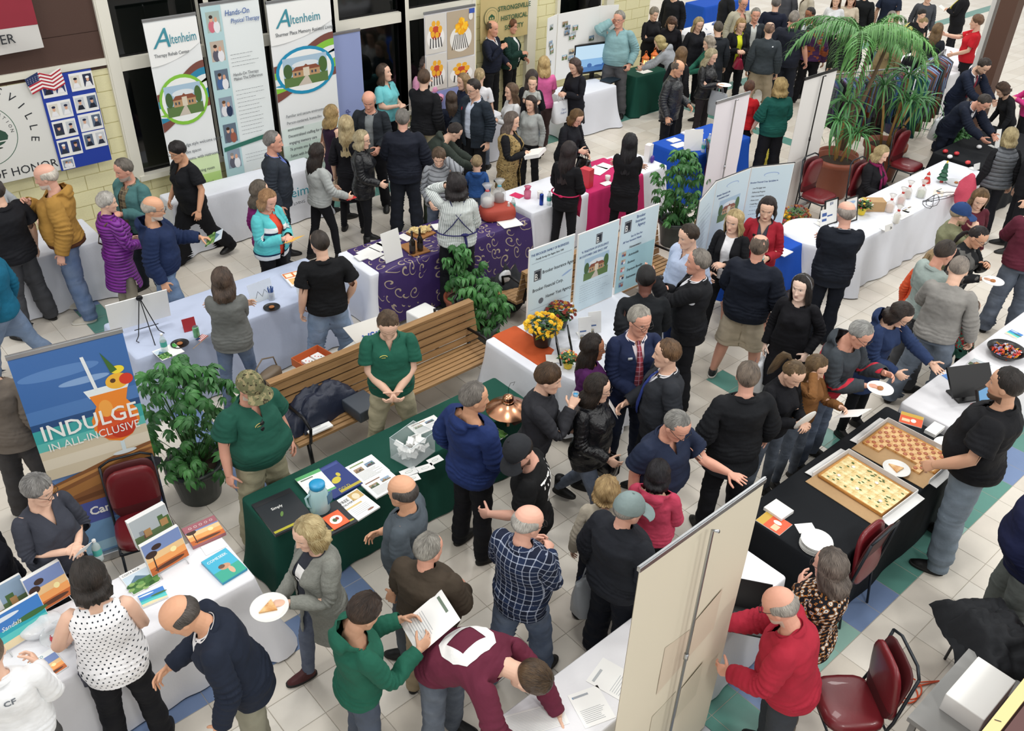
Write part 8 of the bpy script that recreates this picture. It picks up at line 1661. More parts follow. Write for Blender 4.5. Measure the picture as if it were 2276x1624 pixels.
for k,(fx,fy,lab,tx)in enumerate(((1846,505,'framed white notice on the round table with $50 offer','$50'),(1890,500,'framed certificate with harbour picture on the round table',''))):stand_card(lab,'frame',fx,fy-8,.24,.32,R(-8),frame=M_['black'],z=.756,printed=(docf(0,'3a5a9a')if k==0 else(lambda w,d:photo(-w*.4,.04,w*.8,d*.4,'beach',3)+[('9ab4d8',elp(0,d*.8,w*.3,.02))])),texts=[(tx,.35,.8,.05,nav)]if tx else())
stand_card('white brochure holder with blue leaflets left of the framed notices','brochure holder',1830,503,.12,.22,R(-10),z=.756,printed=lambda w,d:[('3a5a9a',rect(-w*.3,d*.6,w*.4,d*.8)),('3a5a9a',rect(-w*.3,d*.3,w*.4,d*.45))],name='brochure_holder')
p=at(1858,500,.756);r=empty('glass_bowl',(p[0]-.08,p[1]-.12,.756),0,'clear glass bowl in front of the framed notices','bowl');build('bowl',lathe([(0,.04),(.003,.045),(.05,.08),(.055,.082),(.05,.077),(.006,.04)],22),CLA,r,smooth=1)
slab('white envelopes on the blue cloth below the red cardigan','paper',[(1735,575),(1758,562),(1748,548),(1728,555)],th=.01)
# --- long right table
stand_card('white tent card with the number 26','sign',1975,513,.15,.09,R(-8),texts=[('26',.62,.2,.05,M_['ink'])]);tag(box('kraft_box',(*(at_t(1938,465))[:2],TZ+.07),(.28,.16,.14),M_['kraft'],None,R(-40)),'brown cardboard box behind the yellow flower pot','box')
p=at_t(2092,405);r=empty('toy_fir_tree',(p[0],p[1],TZ),0,'small green ornamental fir tree with yellow star','ornament')
for k in range(4):build('tier',lathe([(.05+.055*k,.075-.014*k),(.055+.055*k,.078-.014*k),(.12+.055*k,.02)],9),plain('fir_green','1f5a40',.4),r)
build('trunk',tube([(0,0,0),(0,0,.06)],.025,8),plain('red_base','b03030',.4),r);build('star',ellipsoid((0,0,.31),(.022,.012,.022),5,4),plain('star_yellow','f0d040',.3),r)
p=at_t(2058,408);r=empty('santa_figure',(p[0],p[1],TZ),0,'red suited bearded figurine with white trim','ornament');build('robe',lathe([(0,.05),(.03,.055),(.09,.035),(.11,.02)],14),plain('santa_red','c03028',.5),r,smooth=1);build('head',ellipsoid((0,0,.125),(.026,.026,.028),12,8),plain('santa_white','ece4dc',.6),r,smooth=1);build('hat',lathe([(.14,.026),(.15,.024),(.185,.004)],12),plain('santa_red','c03028',.5),r,smooth=1);build('trim',lathe([(.0,.056),(.012,.058),(.015,.052)],14),plain('santa_white','ece4dc',.6),r)
plate('christmas plate of bright iced cookies near the pink mesh bag',tuple(at_t(2125,407)),r_=.15,mat=plain('silver_plate','c8ccd0',.3),food='cookies')
for k,(bx,by,s_,col,lab)in enumerate(((1975,470,.11,'d8a890','cellophane bag of red striped treats, left of the gift bags'),(2000,455,.10,'c8807c','tall cellophane gift bag with red ribbon'),(2045,438,.11,'b8c8b0','clear bag of red and green candy sticks'),(1990,495,.08,'e0dcd0','narrow clear bag behind the number card'),(2015,440,.09,'b8a89c','lumpy wrapped loaf between the gift bags'))):
 p=at_t(bx,by);g=empty('treat_bag',(p[0],p[1],TZ),k,lab,'gift bag');build('bag',lathe([(0,s_*.5),(.02,s_*.6),(.12,s_*.55),(.17,.015),(.19,.012),(.25,.05)],12),plain('cellophane_tint','f0eee8',.12,alpha=.5),g,smooth=1);build('contents',lathe([(.004,s_*.42),(.09,s_*.45),(.11,.02)],10),plain('treat%d'%k,col,.5,noise=.4,bscale=60),g,smooth=1);build('ribbon',lathe([(.168,.018),(.19,.020)],10),plain('santa_red','c03028',.5),g)
slab('white sheets lying near the front of the long right table','paper',[(2000,490),(2030,475),(2010,465),(1985,478)],printed=docf(1));slab('leaflets with dark photo beside the black cords','leaflet',[(2080,435),(2105,440),(2090,420),(2068,422)],printed=cover('portrait',5));slab('white order forms at the far end of the long table','paper',[(2100,440),(2130,425),(2105,412),(2078,420)],printed=docf(0));slab('blue printed flyers by the tent card','flyer',[(2015,475),(2040,462),(2022,455),(2002,465)],printed=docf(2,'3a5a9a'))
p=at_t(2060,455);tag(build('power_cable',tube([(p[0]+.3*cos(i*.7)*(.5+.04*i)+.02*i,p[1]+.10*sin(i*.9),TZ+.006)for i in range(26)],.004,5),M_['black'],smooth=1),'tangled black cord among the leaflets','cord')
p=at(2150,415,.9);bag_lump('pink mesh bag hanging over the end of the long table',0,0,.55,(.13,.12,.26),plain('mesh_pink','c84860',.7,bump=.6,bscale=90),name='mesh_bag',seed=8,pos=(p[0],p[1]))
for k,(a,b_)in enumerate(((2125,345),(2110,352),(2150,365),(2100,340),(2175,330))):tag(build('gift_favour',ellipsoid((0,0,.03),(.05,.04,.03),10,6),plain('favour%d'%(k%3),['c02c34','e8e8ea','d84848'][k%3],.4),None,tuple(at(a,b_,TZ)[:2])+(TZ,),smooth=1),['red bow favour on the black cloth','white favour on the black cloth','coral favour on the black cloth','small red favour on the near corner of the black cloth','white favour by the stand at the far black cloth'][k],'favour')
stand_card('white tent card on the black cloth at the right','sign',2170,378,.14,.10,R(-10));stand_card('tall narrow white card with handwriting by the leaning men','sign',2215,330,.10,.30,R(-20))
# --- pizza table
def pizza_box(label,pc,k):
 c=[at(a,b_,TZ)for a,b_ in pc];m=sum(c)/4;w=(np.linalg.norm(c[1]-c[0])+np.linalg.norm(c[2]-c[3]))/2;d=(np.linalg.norm(c[3]-c[0])+np.linalg.norm(c[2]-c[1]))/2
 rz0=math.atan2(c[1][1]-c[0][1],c[1][0]-c[0][0]);r=empty('pizza_box',(m[0],m[1],TZ),rz0,label,'pizza box');wb=plain('box_white','e2e2e0',.6)
 box('box_floor',(0,0,.003),(w,d,.006),M_['kraft'],r)
 hgt=.055
 box('box_wall',(0,d/2,hgt/2),(w,.006,hgt),wb,r);o=box('box_wall',(w/2,0,hgt/2),(.006,d,hgt),wb,r);box('box_wall',(-w/2,0,hgt/2),(.006,d,hgt),wb,r);o=box('front_flap',(0,-d/2-.045,.004),(w,.09,.005),M_['kraft'],r)
 for s in(-1,1):o=box('side_flap',(s*(w/2+.035),0,.012),(.075,d,.004),wb,r);o.rotation_euler=(0,s*.12,0)
 z=empty('pizza',(m[0],m[1],TZ+.007),rz0,['sheet pizza with pepperoni missing a front row of squares','whole sheet pizza topped with spinach and white cheese'][k],'pizza')
 W2,D2=w*.90,d*.82;nx,ny=8,4
 for i in range(nx):
  for j in range(ny):
   if k==0 and j==0 and i not in(0,1,6):continue
   if k==0 and j==0 and i==6:pass
   x=-W2/2+W2*(i+.5)/nx;y=-D2/2+D2*(j+.5)/ny;s_=link('square_slice',PZ.setdefault(k,(lambda mm:mm)(mesh_from('slice',*merge([box_vf((0,0,.010),(W2/nx*.985,D2/ny*.985,.020))]),[pizza_mat(k)],False))),z,(x,y,0))
   if k==0:
    for u in(-.25,.25):build('pepperoni',shift(lathe([(.020,.018),(.023,.019),(.0235,.012)],10),(W2/nx*u,D2/ny*u*.8,0)),plain('pepperoni','b0603a',.4),s_,smooth=1)
 build('crust',[tube([(-W2/2,-D2/2 if k else-D2/2,.014),(-W2/2,D2/2,.014),(W2/2,D2/2,.014),(W2/2,-D2/2 if k else-D2/2+D2/ny,.014)]+([(-W2/2,-D2/2,.014)]if k else[]),.013,8)],plain('crust','c48a44',.6,noise=.3,bscale=40),z,smooth=1)
 if k==1:
  for a,b_ in((-.3,.25),(-.32,-.2),(.1,.2),(.0,-.25),(.34,-.2)):build('ricotta',shift(ellipsoid((0,0,.024),(.018,.016,.008),10,6),(W2*a,D2*b_,0)),plain('ricotta','f4f0e8',.4),z,smooth=1)
  for _ in range(40):a,b_=qq.uniform(-.45,.45),qq.uniform(-.42,.42);build('spinach',shift(ellipsoid((0,0,.021),(.014,.008,.003),7,4),(W2*a,D2*b_,0)),plain('spinach','48602c',.6),z)
PZ={}
PBX={0:[(1908,990),(2075,1082),(2118,1012),(1965,938)],1:[(1806,1062),(1968,1165),(2030,1092),(1880,1008)]}
pizza_box('far open pizza box with a partly taken sheet pizza',PBX[0],0);pizza_box('near open pizza box with a whole green topped pizza',PBX[1],1)
plate('paper plate with one square of pizza between the two boxes',tuple(at_t(1990,1048)+np.array([0,0,.03])),food='slice');
p=at_t(1812,1215);r=empty('plate_stack',(p[0],p[1],TZ),0,'stack of white paper plates at the near end of the pizza table','plates')
for k in range(7):build('plate',lathe([(0,.08),(.010,.12),(.012,.122),(.009,.118),(.004,.085),(.0035,.001)],26),M_['card'],r,loc=(.004*sin(k*2),.004*cos(k*3),.011*k),smooth=1)
plate('paper plate upside down near the napkins at the far pizza box',tuple(at_t(2108,992)),r_=.13);
slab('stack of square white napkins by the orange flyers','napkins',[(2075,970),(2098,950),(2082,934),(2058,950)],th=.035,mat=M_['card'],name='napkin_stack');slab('rectangular napkin stack by the nearer orange flyers','napkins',[(1735,1155),(1768,1132),(1722,1110),(1700,1125)],th=.03,mat=M_['card'],name='napkin_stack')
ofl=lambda w,d:[('d8572c',rect(-w/2+.001,-d/2+.001,w/2-.001,d/2-.001)),('c8a23c',rect(-w/2+.001,d*.2,w/2-.001,d/2-.001)),('f0e8dc',elp(w*.1,-d*.1,w*.12,d*.16)),('e8c8a0',rect(-w*.4,-d*.3,-w*.05,-d*.05))]
slab('orange menus on the black cloth next to the far pizza box','menu',[(2010,940),(2062,955),(2040,925),(1992,908)],th=.006,printed=ofl,name='menu');slab('orange menus on the black cloth next to the banner back','menu',[(1732,1190),(1762,1165),(1700,1128),(1688,1160)],th=.006,printed=ofl,name='menu')
slab('crumpled white paper beside the plate stack','paper',[(1778,1185),(1812,1182),(1808,1160),(1765,1165)],th=.003)
# --- white table with touch screens
def monitor(label,px,py,w,h_,rzz,tilt,on):
 p=at_t(px,py);r=empty('touch_screen',(p[0],p[1],TZ),rzz,label,'monitor');o=box('screen_case',(0,-.02,.20),(w,.025,h_),M_['black'],r);o.rotation_euler=(tilt,0,0);s_=box('screen',(0,.014,0),(w-.03,.003,h_-.03),plain('screen_dim','5a88b0',.15,emit=.35)if on else plain('screen_off','1c2a38',.1),o)
 build('stand',[tube([(0,0,.02),(0,-.02,.18)],.025,10),box_vf((0,0,.01),(.24,.20,.02))],M_['black'],r,smooth=False);return r
monitor('large black touch screen tilted away on the right white table',2140,880,.46,.30,R(-28),-.75,False);monitor('small point of sale screen lit blue facing the bearded man',2180,925,.26,.24,R(172),.45,True)
p=at_t(2232,790);r=empty('candy_pan',(p[0],p[1],TZ),0,'black bowl heaped with bright wrapped candy','bowl');build('bowl',lathe([(0,.10),(.004,.11),(.06,.17),(.085,.19),(.085,.183),(.055,.16),(.01,.10)],28),M_['black'],r,smooth=1);candies(r,90,.14,.05,['e0502c','c02830','e8a030','d8d8dc','5a2c20','8a8ac0','d86030'],5)
slab('blue brochures beyond the candy bowl','brochure',[(2245,745),(2276,760),(2265,735),(2232,728)],th=.01,printed=cover('beach',22));slab('stack of grey brochures near the touch screen','brochure',[(2150,808),(2190,825),(2205,812),(2165,795)],th=.02,printed=cover('scene',31));slab('blue cards under the reaching hand','card',[(2108,850),(2136,842),(2120,825),(2100,832)],th=.004,mat=plain('light_blue_card','6c9ae0',.5),name='card');slab('small photo card near the bearded man','card',[(2208,875),(2222,868),(2200,858),(2192,864)],th=.004,printed=cover('people',5),name='card')
# --- sign-in table
slab('form with blue heading on the sign-in table','paper',[(1330,1608),(1405,1580),(1290,1530),(1235,1560)],th=.002,printed=lambda w,d:[('2c7ab0',rect(-w*.42,d*.34,-w*.30,d*.40))]+doc(w,d,0,'9aa0a8'));slab('lined sign-in sheet under the writing hand','paper',[(1150,1640),(1290,1600),(1220,1560),(1100,1600)],th=.002,printed=lambda w,d:[('9aa4b0',rect(-w*.45,-d*.45+d*.06*k,w*.45,-d*.45+d*.06*k+.0012))for k in range(15)])
slab('second white form behind the heading sheet','paper',[(1400,1560),(1440,1500),(1330,1470),(1300,1520)],th=.002,printed=docf(0,'b0b4b8'))
p=at_t(1650,1380);r=empty('laptop',(p[0],p[1],TZ),R(-55),'open black laptop in front of the man in red','laptop');box('base',(0,0,.010),(.34,.24,.018),M_['black'],r);o=box('lid',(0,.15,.11),(.34,.010,.23),M_['black'],r);o.rotation_euler=(-.35,0,0)
for i in range(11):
 for j in range(5):box('key',(-.14+.028*i,-.06+.026*j,.021),(.022,.020,.004),plain('key_grey','33363a',.5),r)
 # --- held things
def hand(who,side='R'):return J[who]['hand'+side]
def held_plate(who,side,label,food=None,r_=.115,dz=.02,out=.05):
 h_=hand(who,side);yw=J[who]['yaw'];f_=np.array([-sin(yw),cos(yw),0]);p=h_+f_*out+np.array([0,0,dz]);return plate(label,tuple(p),yw,r_,food=food)
held_plate('pizza','L','white plate with a triangular pizza slice held by the blonde woman','slice',.125);held_plate('greyred','R','white plate held by the man in charcoal and red','food');held_plate('eatgirl','R','white plate with crust held below the young woman with glasses','food');held_plate('wavyleather','R','white plate held by the wavy haired woman in leather')
h_=hand('ponyplate','R');r=plate('empty white plate turned on edge by the ponytail woman',tuple(h_+np.array([-.02,0,.07])),J['ponyplate']['yaw']);r.rotation_euler=(R(70),0,J['ponyplate']['yaw'])
def held_sheet(who,sides,label,w,d,tilt,cat='paper',mat=None,printed=None,fwd=.08,dz=.03,name='sheet',th=.002):
 h_=sum(hand(who,s)for s in sides)/len(sides);yw=J[who]['yaw'];f_=np.array([-sin(yw),cos(yw),0]);p=h_+f_*fwd+np.array([0,0,dz])
 o=box(name,tuple(p),(w,d,th),mat or M_['paper'],None);o.rotation_euler=(R(tilt),0,yw);tag(o,label,cat)
 if printed:graphic('print',o,printed(w,d),y=-(th/2+.0008),flat=True)
 return o
held_sheet('greenboy','RL','folded printed sheet held by the boy in green',.28,.34,30,printed=docf(0));held_sheet('greytop','RL','narrow white leaflet held by the woman in charcoal',.10,.24,50,'leaflet',dz=.06,printed=docf(0));held_sheet('navyleft','L','open green garden magazine held by the bald man in navy',.26,.20,25,'magazine',printed=cover('jungle',44),name='magazine');held_sheet('skijacket','RL','yellow and orange leaflets held by the woman in aqua',.20,.16,25,'leaflet',mat=plain('yellow_paper','e8b850',.6));held_sheet('vestcoat','RL','flat white box carried by the woman in the tan sleeveless coat',.30,.22,18,'box',th=.05,mat=M_['card'],name='white_box');held_sheet('mustard','L','white sheet and blue pen held by the woman in mustard',.20,.26,35);held_sheet('aqua','RL','white leaflets in the hands of the woman in aqua polo',.16,.14,30,'leaflet');held_sheet('suit2','R','grey folded paper between the two men in suits',.14,.20,60);held_sheet('chevron','RL','dark tablet held against the chevron top',.24,.16,40,'tablet',mat=M_['black'],name='tablet');held_sheet('greywriter','RL','clipboard under the short haired writer in green',.22,.28,25,'clipboard');held_sheet('blackyellow','RL','white papers held at the top edge',.22,.16,30)
def held_phone(who,side,label,col):
 h_=hand(who,side);o=box('phone',tuple(h_+np.array([0,0,-.01])),(.08,.15,.012),plain('phone_'+col,col,.3),None,J[who]['yaw'],bevel=.004);tag(o,label,'phone')
held_phone('phonegirl','R','red cased phone in the hand of the woman in grey','c83c3c');held_phone('baldleather','R','dark phone held by the man in leather','2c3038')
h_=hand('tongue','R');r=empty('drink_cup',tuple(h_+np.array([0,0,.01])),0,'small clear cup of blue drink','cup');build('cup',lathe([(0,.018),(.05,.028),(.05,.026),(.003,.016)],18),CLA,r,smooth=1);build('drink',lathe([(.003,.017),(.035,.023)],16),plain('blue_drink','2a9ad0',.2),r,smooth=1)
h_=hand('mic','R');r=empty('microphone',tuple(h_-np.array([0,0,.05])),0,'black handheld microphone with mesh head','microphone');build('handle',lathe([(0,.012),(.02,.014),(.15,.018)],14),M_['black'],r,smooth=1);build('mesh_head',ellipsoid((0,0,.175),(.027,.027,.030),16,10),plain('mic_mesh','3a3c40',.35,metal=.7,bump=.6,bscale=250),r,smooth=1)
h_=hand('redcard','L');bottle('water bottle in the hand of the woman in the red cardigan',0,0);bpy.data.objects[list(o.name for o in bpy.data.objects if o.get('label')=='water bottle in the hand of the woman in the red cardigan')[0]].location=tuple(h_-np.array([0,0,.08]))
def tote(label,who,side,mat,txt=None,w=.32,h_=.36,drop=.10,at_=None,cat='bag',ink=None,name='tote_bag'):
 p=hand(who,side)-np.array([0,0,drop])if at_ is None else np.array(at_);yw=J[who]['yaw']if who else 0;r=empty(name,(p[0],p[1],p[2]-h_),yw+(PI/2 if who else 0),label,cat)
 rs=[]
 for z,kx,ky in((0,.82,.085),(.02,.88,.10),(h_*.5,1.0,.07),(h_*.92,.95,.03),(h_,.92,.022)):rs.append([(w/2*kx*math.copysign(abs(cos(a))**.5,cos(a))+.008*sin(z*40+a*3),ky*math.copysign(abs(sin(a))**.6,sin(a))+.006*sin(a*7+z*25),z)for a in(2*PI*i/24 for i in range(24))])
 build('body',rings(rs,24),mat,r,smooth=1)
 for s in(-1,1):build('handle',tube([(-w*.2,s*.02,h_),(-w*.12,s*.02,h_+drop*.8),(0,s*.015,h_+drop),(w*.12,s*.02,h_+drop*.8),(w*.2,s*.02,h_)],.006,6),mat,r,smooth=1)
 if txt:
  for s,rot_ in((-1,(PI/2,0,0)),(1,(PI/2,0,PI))):
   for k,(t_,sz)in enumerate(txt):text(t_,r,(0,s*.092,h_*.62-.055*k),sz,ink or nav,rot=rot_,align='CENTER',xs=.85)
 return r
wbag=plain('white_plastic','dfe2e6',.35,bump=.4,bscale=25);gbag=plain('grey_plastic','a8aeb4',.35,bump=.4,bscale=25)
tote('white plastic carrier with navy print beside the long black coat','headband','R',wbag,[('ThirdFederal',.062),('1-800-THIRD-FED',.022),('thirdfederal.com',.022)])
tote('grey plastic carrier hanging from the grey capped man','greycap','L',gbag,[('GF',.07)]);tote('white canvas bag held by the woman in the black coat near the television','blackbag','L',wbag,[('Third',.05),('Federal',.05)]);tote('white tote hanging from the blonde in bright pink','pinkblonde','L',wbag,[('Federal',.04)])
tote('turquoise paper bag beside the pale green grey shirt','orangegirl','L',plain('turquoise_paper','4aa8b8',.5),w=.24,h_=.34);tote('navy leather handbag on the arm of the woman in dots','dots','L',plain('navy_leather','131b38',.3,spec=.6),w=.40,h_=.30,drop=.05,cat='handbag',name='handbag');tote('tan handbag on the shoulder of the long haired blonde','dressB','L',plain('tan_bag','b8a48c',.5),w=.26,h_=.28,drop=.02,cat='handbag',name='handbag');tote('glossy black handbag of the woman in quilted leather','blackpuff','L',plain('patent_black','101012',.15,spec=.8),w=.30,h_=.24,drop=.02,cat='handbag',name='handbag');tote('black handbag by the woman in auburn bob','auburn','R',plain('patent_black','101012',.15,spec=.8),w=.24,h_=.22,cat='handbag',name='handbag');tote('pale grey carrier of the wavy haired woman in leather','wavyleather','L',gbag,w=.34,h_=.40);tote('red handbag of the woman in yellow','yellowtop','L',plain('red_leather','9a1c40',.4),w=.22,h_=.20,cat='handbag',name='handbag')
tote('white cooler tote with a green knot print on the maroon chair',None,None,wbag,at_=(15.3,6.35,.85));bag_lump('yellow print bag on the floor behind the blue display',1690,372,0,(.16,.12,.16),plain('yellow_print','d8c848',.6,noise=.5,bscale=20),seed=5)
h_=J['glove']['handR'];HR=J['glove']['handrotR']
gl=bag_lump('purple rubber glove over the hand of the man at the pizza table',0,0,float(h_[2]-.07),(.062,.062,.062),plain('purple_glove','4a3aa0',.35),name='rubber_glove',cat='glove',seed=2,pos=(h_[0],h_[1]))
# --- near right corner
pb=(5.6,.78);p=at(2205,1440,.5);chair(p[0],p[1],R(200),'maroon chair buried under dark coats at the lower right');coat_pile('black coats draped over the chair at the lower right',(p[0],p[1]+.0),(.72,.56,1.9),.50,blkc,5,R(35),n=7)
p=at(2165,1530,.75);r=empty('grey_cart',(p[0],p[1]-.02,0),R(0),'grey table cart at the lower right corner','cart');box('top',(0,0,.60),(.85,.44,.04),plain('cart_grey','8a8a88',.5),r)
for sx in(-1,1):
 for sy in(-1,1):box('leg',(sx*.38,sy*.18,.29),(.04,.04,.58),plain('cart_grey','8a8a88',.5),r)
tag(box('white_box',(p[0]+.02,p[1]-.03,.70),(.46,.26,.16),M_['card'],None,R(0),bevel=.008),'long white gift box on the grey cart','box')
p=at(2010,1540,0);tag(build('orange_cable',[tube([(p[0]+.10*cos(a)*(1+.1*k)+.05*k,p[1]+.09*sin(a),.012+.006*k)for a in(2*PI*i/24 for i in range(24))]+[(p[0]+.30,p[1]-.12,.01)],.0055,6)for k in range(2)],orange_ink,smooth=1),'coiled orange cable on the tiles beside the maroon chair','cable')
# == plants
def leaf_mat(key,a,b_,rough=.45):
 if key in MATS:return MATS[key]
 m,nt,b=_mat(key);L=nt.links.new;oi=nt.nodes.new('ShaderNodeObjectInfo');tc=nt.nodes.new('ShaderNodeTexCoord');n=node(nt,'ShaderNodeTexNoise',ins={'Scale':9.0,'Detail':2.0});L(tc.outputs['Object'],n.inputs['Vector'])
 f=math_n(nt,'MULTIPLY',math_n(nt,'ADD',oi.outputs['Random'],n.outputs[0]),.5);L(mixc(nt,f,rgb(a),rgb(b_)),b.inputs['Base Color']);b.inputs['Roughness'].default_value=rough;MATS[key]=m;return m
def leaflet(L_,w,droop=.3,ang=0.0,pitch=0.0,n=4,fold=.25):
 V=[];F=[]
 for i in range(n+1):
  t=i/n;ww=w*sin(PI*min(1,t*.92+.06))**.8*(1 if i<n else.05);x=L_*t*cos(pitch-droop*t);z=L_*t*sin(pitch-droop*t)
  for s in(-1,0,1):V.append((x*cos(ang)-s*ww*sin(ang),x*sin(ang)+s*ww*cos(ang),z+abs(s)*ww*fold))
 for i in range(n):
  for s in range(2):a=i*3+s;F.append((a,a+1,a+4,a+3))
 return V,F
SCH=leaf_mat('schefflera_leaf','1f4a26','4c8a44');STR=leaf_mat('dracaena_leaf','265a30','5a9a54');FRN=leaf_mat('palm_leaf','2c6232','74ac5a');DEC=leaf_mat('mum_leaf','2a4a24','4a7a3a')
def whorl_me(seed):
 q_=random.Random(seed);return mesh_from('leaf',*merge([leaflet(.085+.02*q_.random(),.017,.9,2*PI*k/7+q_.uniform(-.1,.1),-.15,3)for k in range(7)]),[SCH],True)
WH=[whorl_me(k)for k in range(4)];trk=plain('bark','6e5a44',.8,noise=.25,bscale=20,bump=.4);soil=plain('potting_soil','3a2c22',.95,bump=.8,bscale=60)
def pot(r,rad,h_,mat,rimr=1.06):
 build('pot',lathe([(0,rad*.72),(.01,rad*.74),(h_*.85,rad*.97),(h_*.86,rad*rimr),(h_,rad*rimr),(h_,rad*.93),(h_*.90,rad*.90),(h_*.89,.001)],28),mat,r,smooth=1);build('soil',lathe([(h_*.89,rad*.9),(h_*.93,rad*.5),(h_*.93,.001)],16),soil,r,smooth=1)
def schefflera(label,x,y,rad,h_,ph,crown,hgt,n,mat,seed=0,z0=0):
 q_=random.Random(seed);r=empty('potted_plant',(x,y,z0),0,label,'plant');pot(r,rad,ph,mat)
 stems=[]
 for k in range(n):
  a=q_.random()*2*PI;t=q_.random()**.6;u=q_.random();rr_=crown*sin(PI*(.18+.74*u))*t;z=ph*.9+(hgt-ph*.8)*u
  tip=np.array([rr_*cos(a),rr_*sin(a),z]);o=link('leaf',WH[k%4],r,tuple(tip),(q_.uniform(-.5,.5)+.35*sin(a)*t,q_.uniform(-.5,.5)-.35*cos(a)*t,q_.random()*6));s_=.8+.7*q_.random();o.scale=(s_,s_,s_)
  if k%3==0:b0=np.array([.15*rr_*cos(a),.15*rr_*sin(a),max(ph*.9,z*.45)]);stems.append(tube([b0,(b0+tip)/2+np.array([0,0,.02]),tip],.003,4))
 for k in range(4):a=k*1.6;stems.append(tube([(.04*cos(a),.04*sin(a),ph*.85),(.10*crown*cos(a),.10*crown*sin(a),hgt*.55),(.25*crown*cos(a),.25*crown*sin(a),hgt*.85)],[.012,.010,.006],6))
 o=build('stems',stems,plain('stem_green','3c6a30',.6),r,smooth=1);o['kind']='stuff';return r
tc_=plain('terracotta','8a4a34',.5,noise=.12,bscale=6);dkp=plain('dark_pot','2c3230',.4);grp=plain('grey_pot','4a504e',.5)
schefflera('big leafy umbrella plant in a dark pot beside the vacation banner',2.06,6.50,.25,0,.40,.54,1.42,190,dkp,1)
schefflera('young umbrella plant in a terracotta pot at the rear bench end',5.86,7.40,.20,0,.34,.28,.98,44,tc_,2)
schefflera('leafy umbrella plant in a grey green pot at the bench end',5.62,6.72,.20,0,.38,.34,.90,80,grp,3)
schefflera('umbrella plant in a dark pot between the blue boards and white banner',9.50,7.15,.22,0,.38,.40,1.35,130,dkp,4)
schefflera('low green potted shrub at the foot of the brown column',15.2,5.95,.24,0,.46,.36,.85,90,plain('brown_pot','4a3028',.4),5)
STRAP=[mesh_from('leaf',*leaflet(.52,.016,1.5,0,.9,7,.4),[STR],True),mesh_from('leaf',*leaflet(.60,.015,2.1,0,1.0,8,.4),[STR],True),mesh_from('leaf',*leaflet(.44,.014,.7,0,1.0,6,.4),[STR],True)]
def rosette(r,c,n,q_,s0=1.0):
 for k in range(n):
  o=link('leaf',STRAP[k%3],r,tuple(c+np.array([0,0,.05*q_.random()])),(q_.uniform(-.25,.25),q_.uniform(-.4,.25),k*2.399));s_=s0*(.75+.4*q_.random());o.scale=(s_,s_,s_)
def dracaena(label,x,y,rad,ph,heads,seed):
 q_=random.Random(seed);r=empty('potted_plant',(x,y,0),0,label,'plant');pot(r,rad,ph,tc_)
 for(hx,hy,hz,s_)in heads:
  build('cane',tube([(hx*.25,hy*.25,ph*.8),(hx*.6,hy*.6,(ph+hz)/2),(hx,hy,hz)],[.022,.02,.017],8),plain('cane','b08c50',.7,bump=.5,bscale=30),r,smooth=1);rosette(r,np.array([hx,hy,hz]),34,q_,s_)
 return r
dracaena('strap leaved dracaena in the big terracotta pot nearest the white banner',12.85,6.72,.33,.62,[(-.10,.05,1.15,.9),(.22,.15,1.35,.95),(.05,-.2,1.0,.85)],3)
dracaena('strap leaved dracaena in the second terracotta pot before the clothes racks',14.15,6.62,.33,.60,[(-.15,.20,1.45,1.0),(.20,.0,1.60,1.05),(-.05,-.22,1.30,.95),(.3,-.25,1.25,.9)],4)
def frond_me(L_,seed,droop):
 q_=random.Random(seed);parts=[];pts=[]
 for i in range(12):
  t=i/11;a=1.0-droop*t;pts.append(np.array([L_*t*cos(a*.8),0,L_*t*sin(a)*.8]))
 parts.append(tube(pts,[.014*(1-.7*i/11)for i in range(12)],5))
 for i in range(3,31):
  t=i/31;k=min(10,int(t*11));f_=t*11-k;p=pts[k]*(1-f_)+pts[k+1]*f_;ll=.36*sin(PI*(.12+.83*t))**.7
  for s in(-1,1):
   v,f2=leaflet(ll*(.85+.35*q_.random()),.015,.9+.5*q_.random(),s*(1.05-.5*t+.12*q_.random()),.15+.25*q_.random(),4,.3);parts.append(([(a+p[0],b_+p[1],c+p[2])for a,b_,c in v],f2))
 return mesh_from('frond',*merge(parts),[FRN],True)
FR=[frond_me(1.25,1,1.5),frond_me(1.05,2,2.2),frond_me(1.1,3,1.0)]
r=empty('palm_tree',(13.35,6.98,0),0,'tall palm with arching fronds rising over the clothes racks','palm');pot(r,.30,.50,tc_)
for k,(dx,dy,hz)in enumerate(((.0,.12,2.35),(.25,.02,2.30),(.55,-.10,2.20))):
 c=np.array([dx,dy,hz]);build('trunk',tube([(dx*.1,dy*.1,.4),(dx*.45,dy*.4,1.2),tuple(c)],[.045-.01*(k==2),.034,.024],9),trk,r,smooth=1)
 for j in range(5 if k else 6):o=link('frond',FR[(j+k)%3],r,tuple(c),(0,.15*(j%2)-.1,R([150,215,265,60,340,110][j]+23*k)));s_=.95-.12*k;o.scale=(s_,s_,s_)
r=empty('corner_tree',(18.6,6.0,0),0,'dark leaved potted tree at the right edge behind the brown column','plant');pot(r,.3,.5,dkp);build('trunk',tube([(0,0,.4),(.1,0,1.5),(.3,.1,2.4)],[.04,.03,.02],8),trk,r,smooth=1)
for j in range(6):o=link('frond',FR[j%3],r,(.3,.1,2.4),(0,0,j*1.05));o.scale=(.8,.8,.8)
def bloom_me(col,s_,seed):
 parts=[]
 for lay,(n,rr_,up)in enumerate(((10,s_,.25),(8,s_*.75,.6),(6,s_*.45,1.0))):parts+=[leaflet(rr_,rr_*.24,.5,2*PI*k/n+lay*.3,up,2,.1)for k in range(n)]
 parts.append(ellipsoid((0,0,s_*.15),(s_*.22,s_*.22,s_*.14),8,5));return mesh_from('bloom',*merge(parts),[plain('petal_'+col,col,.6)],True)
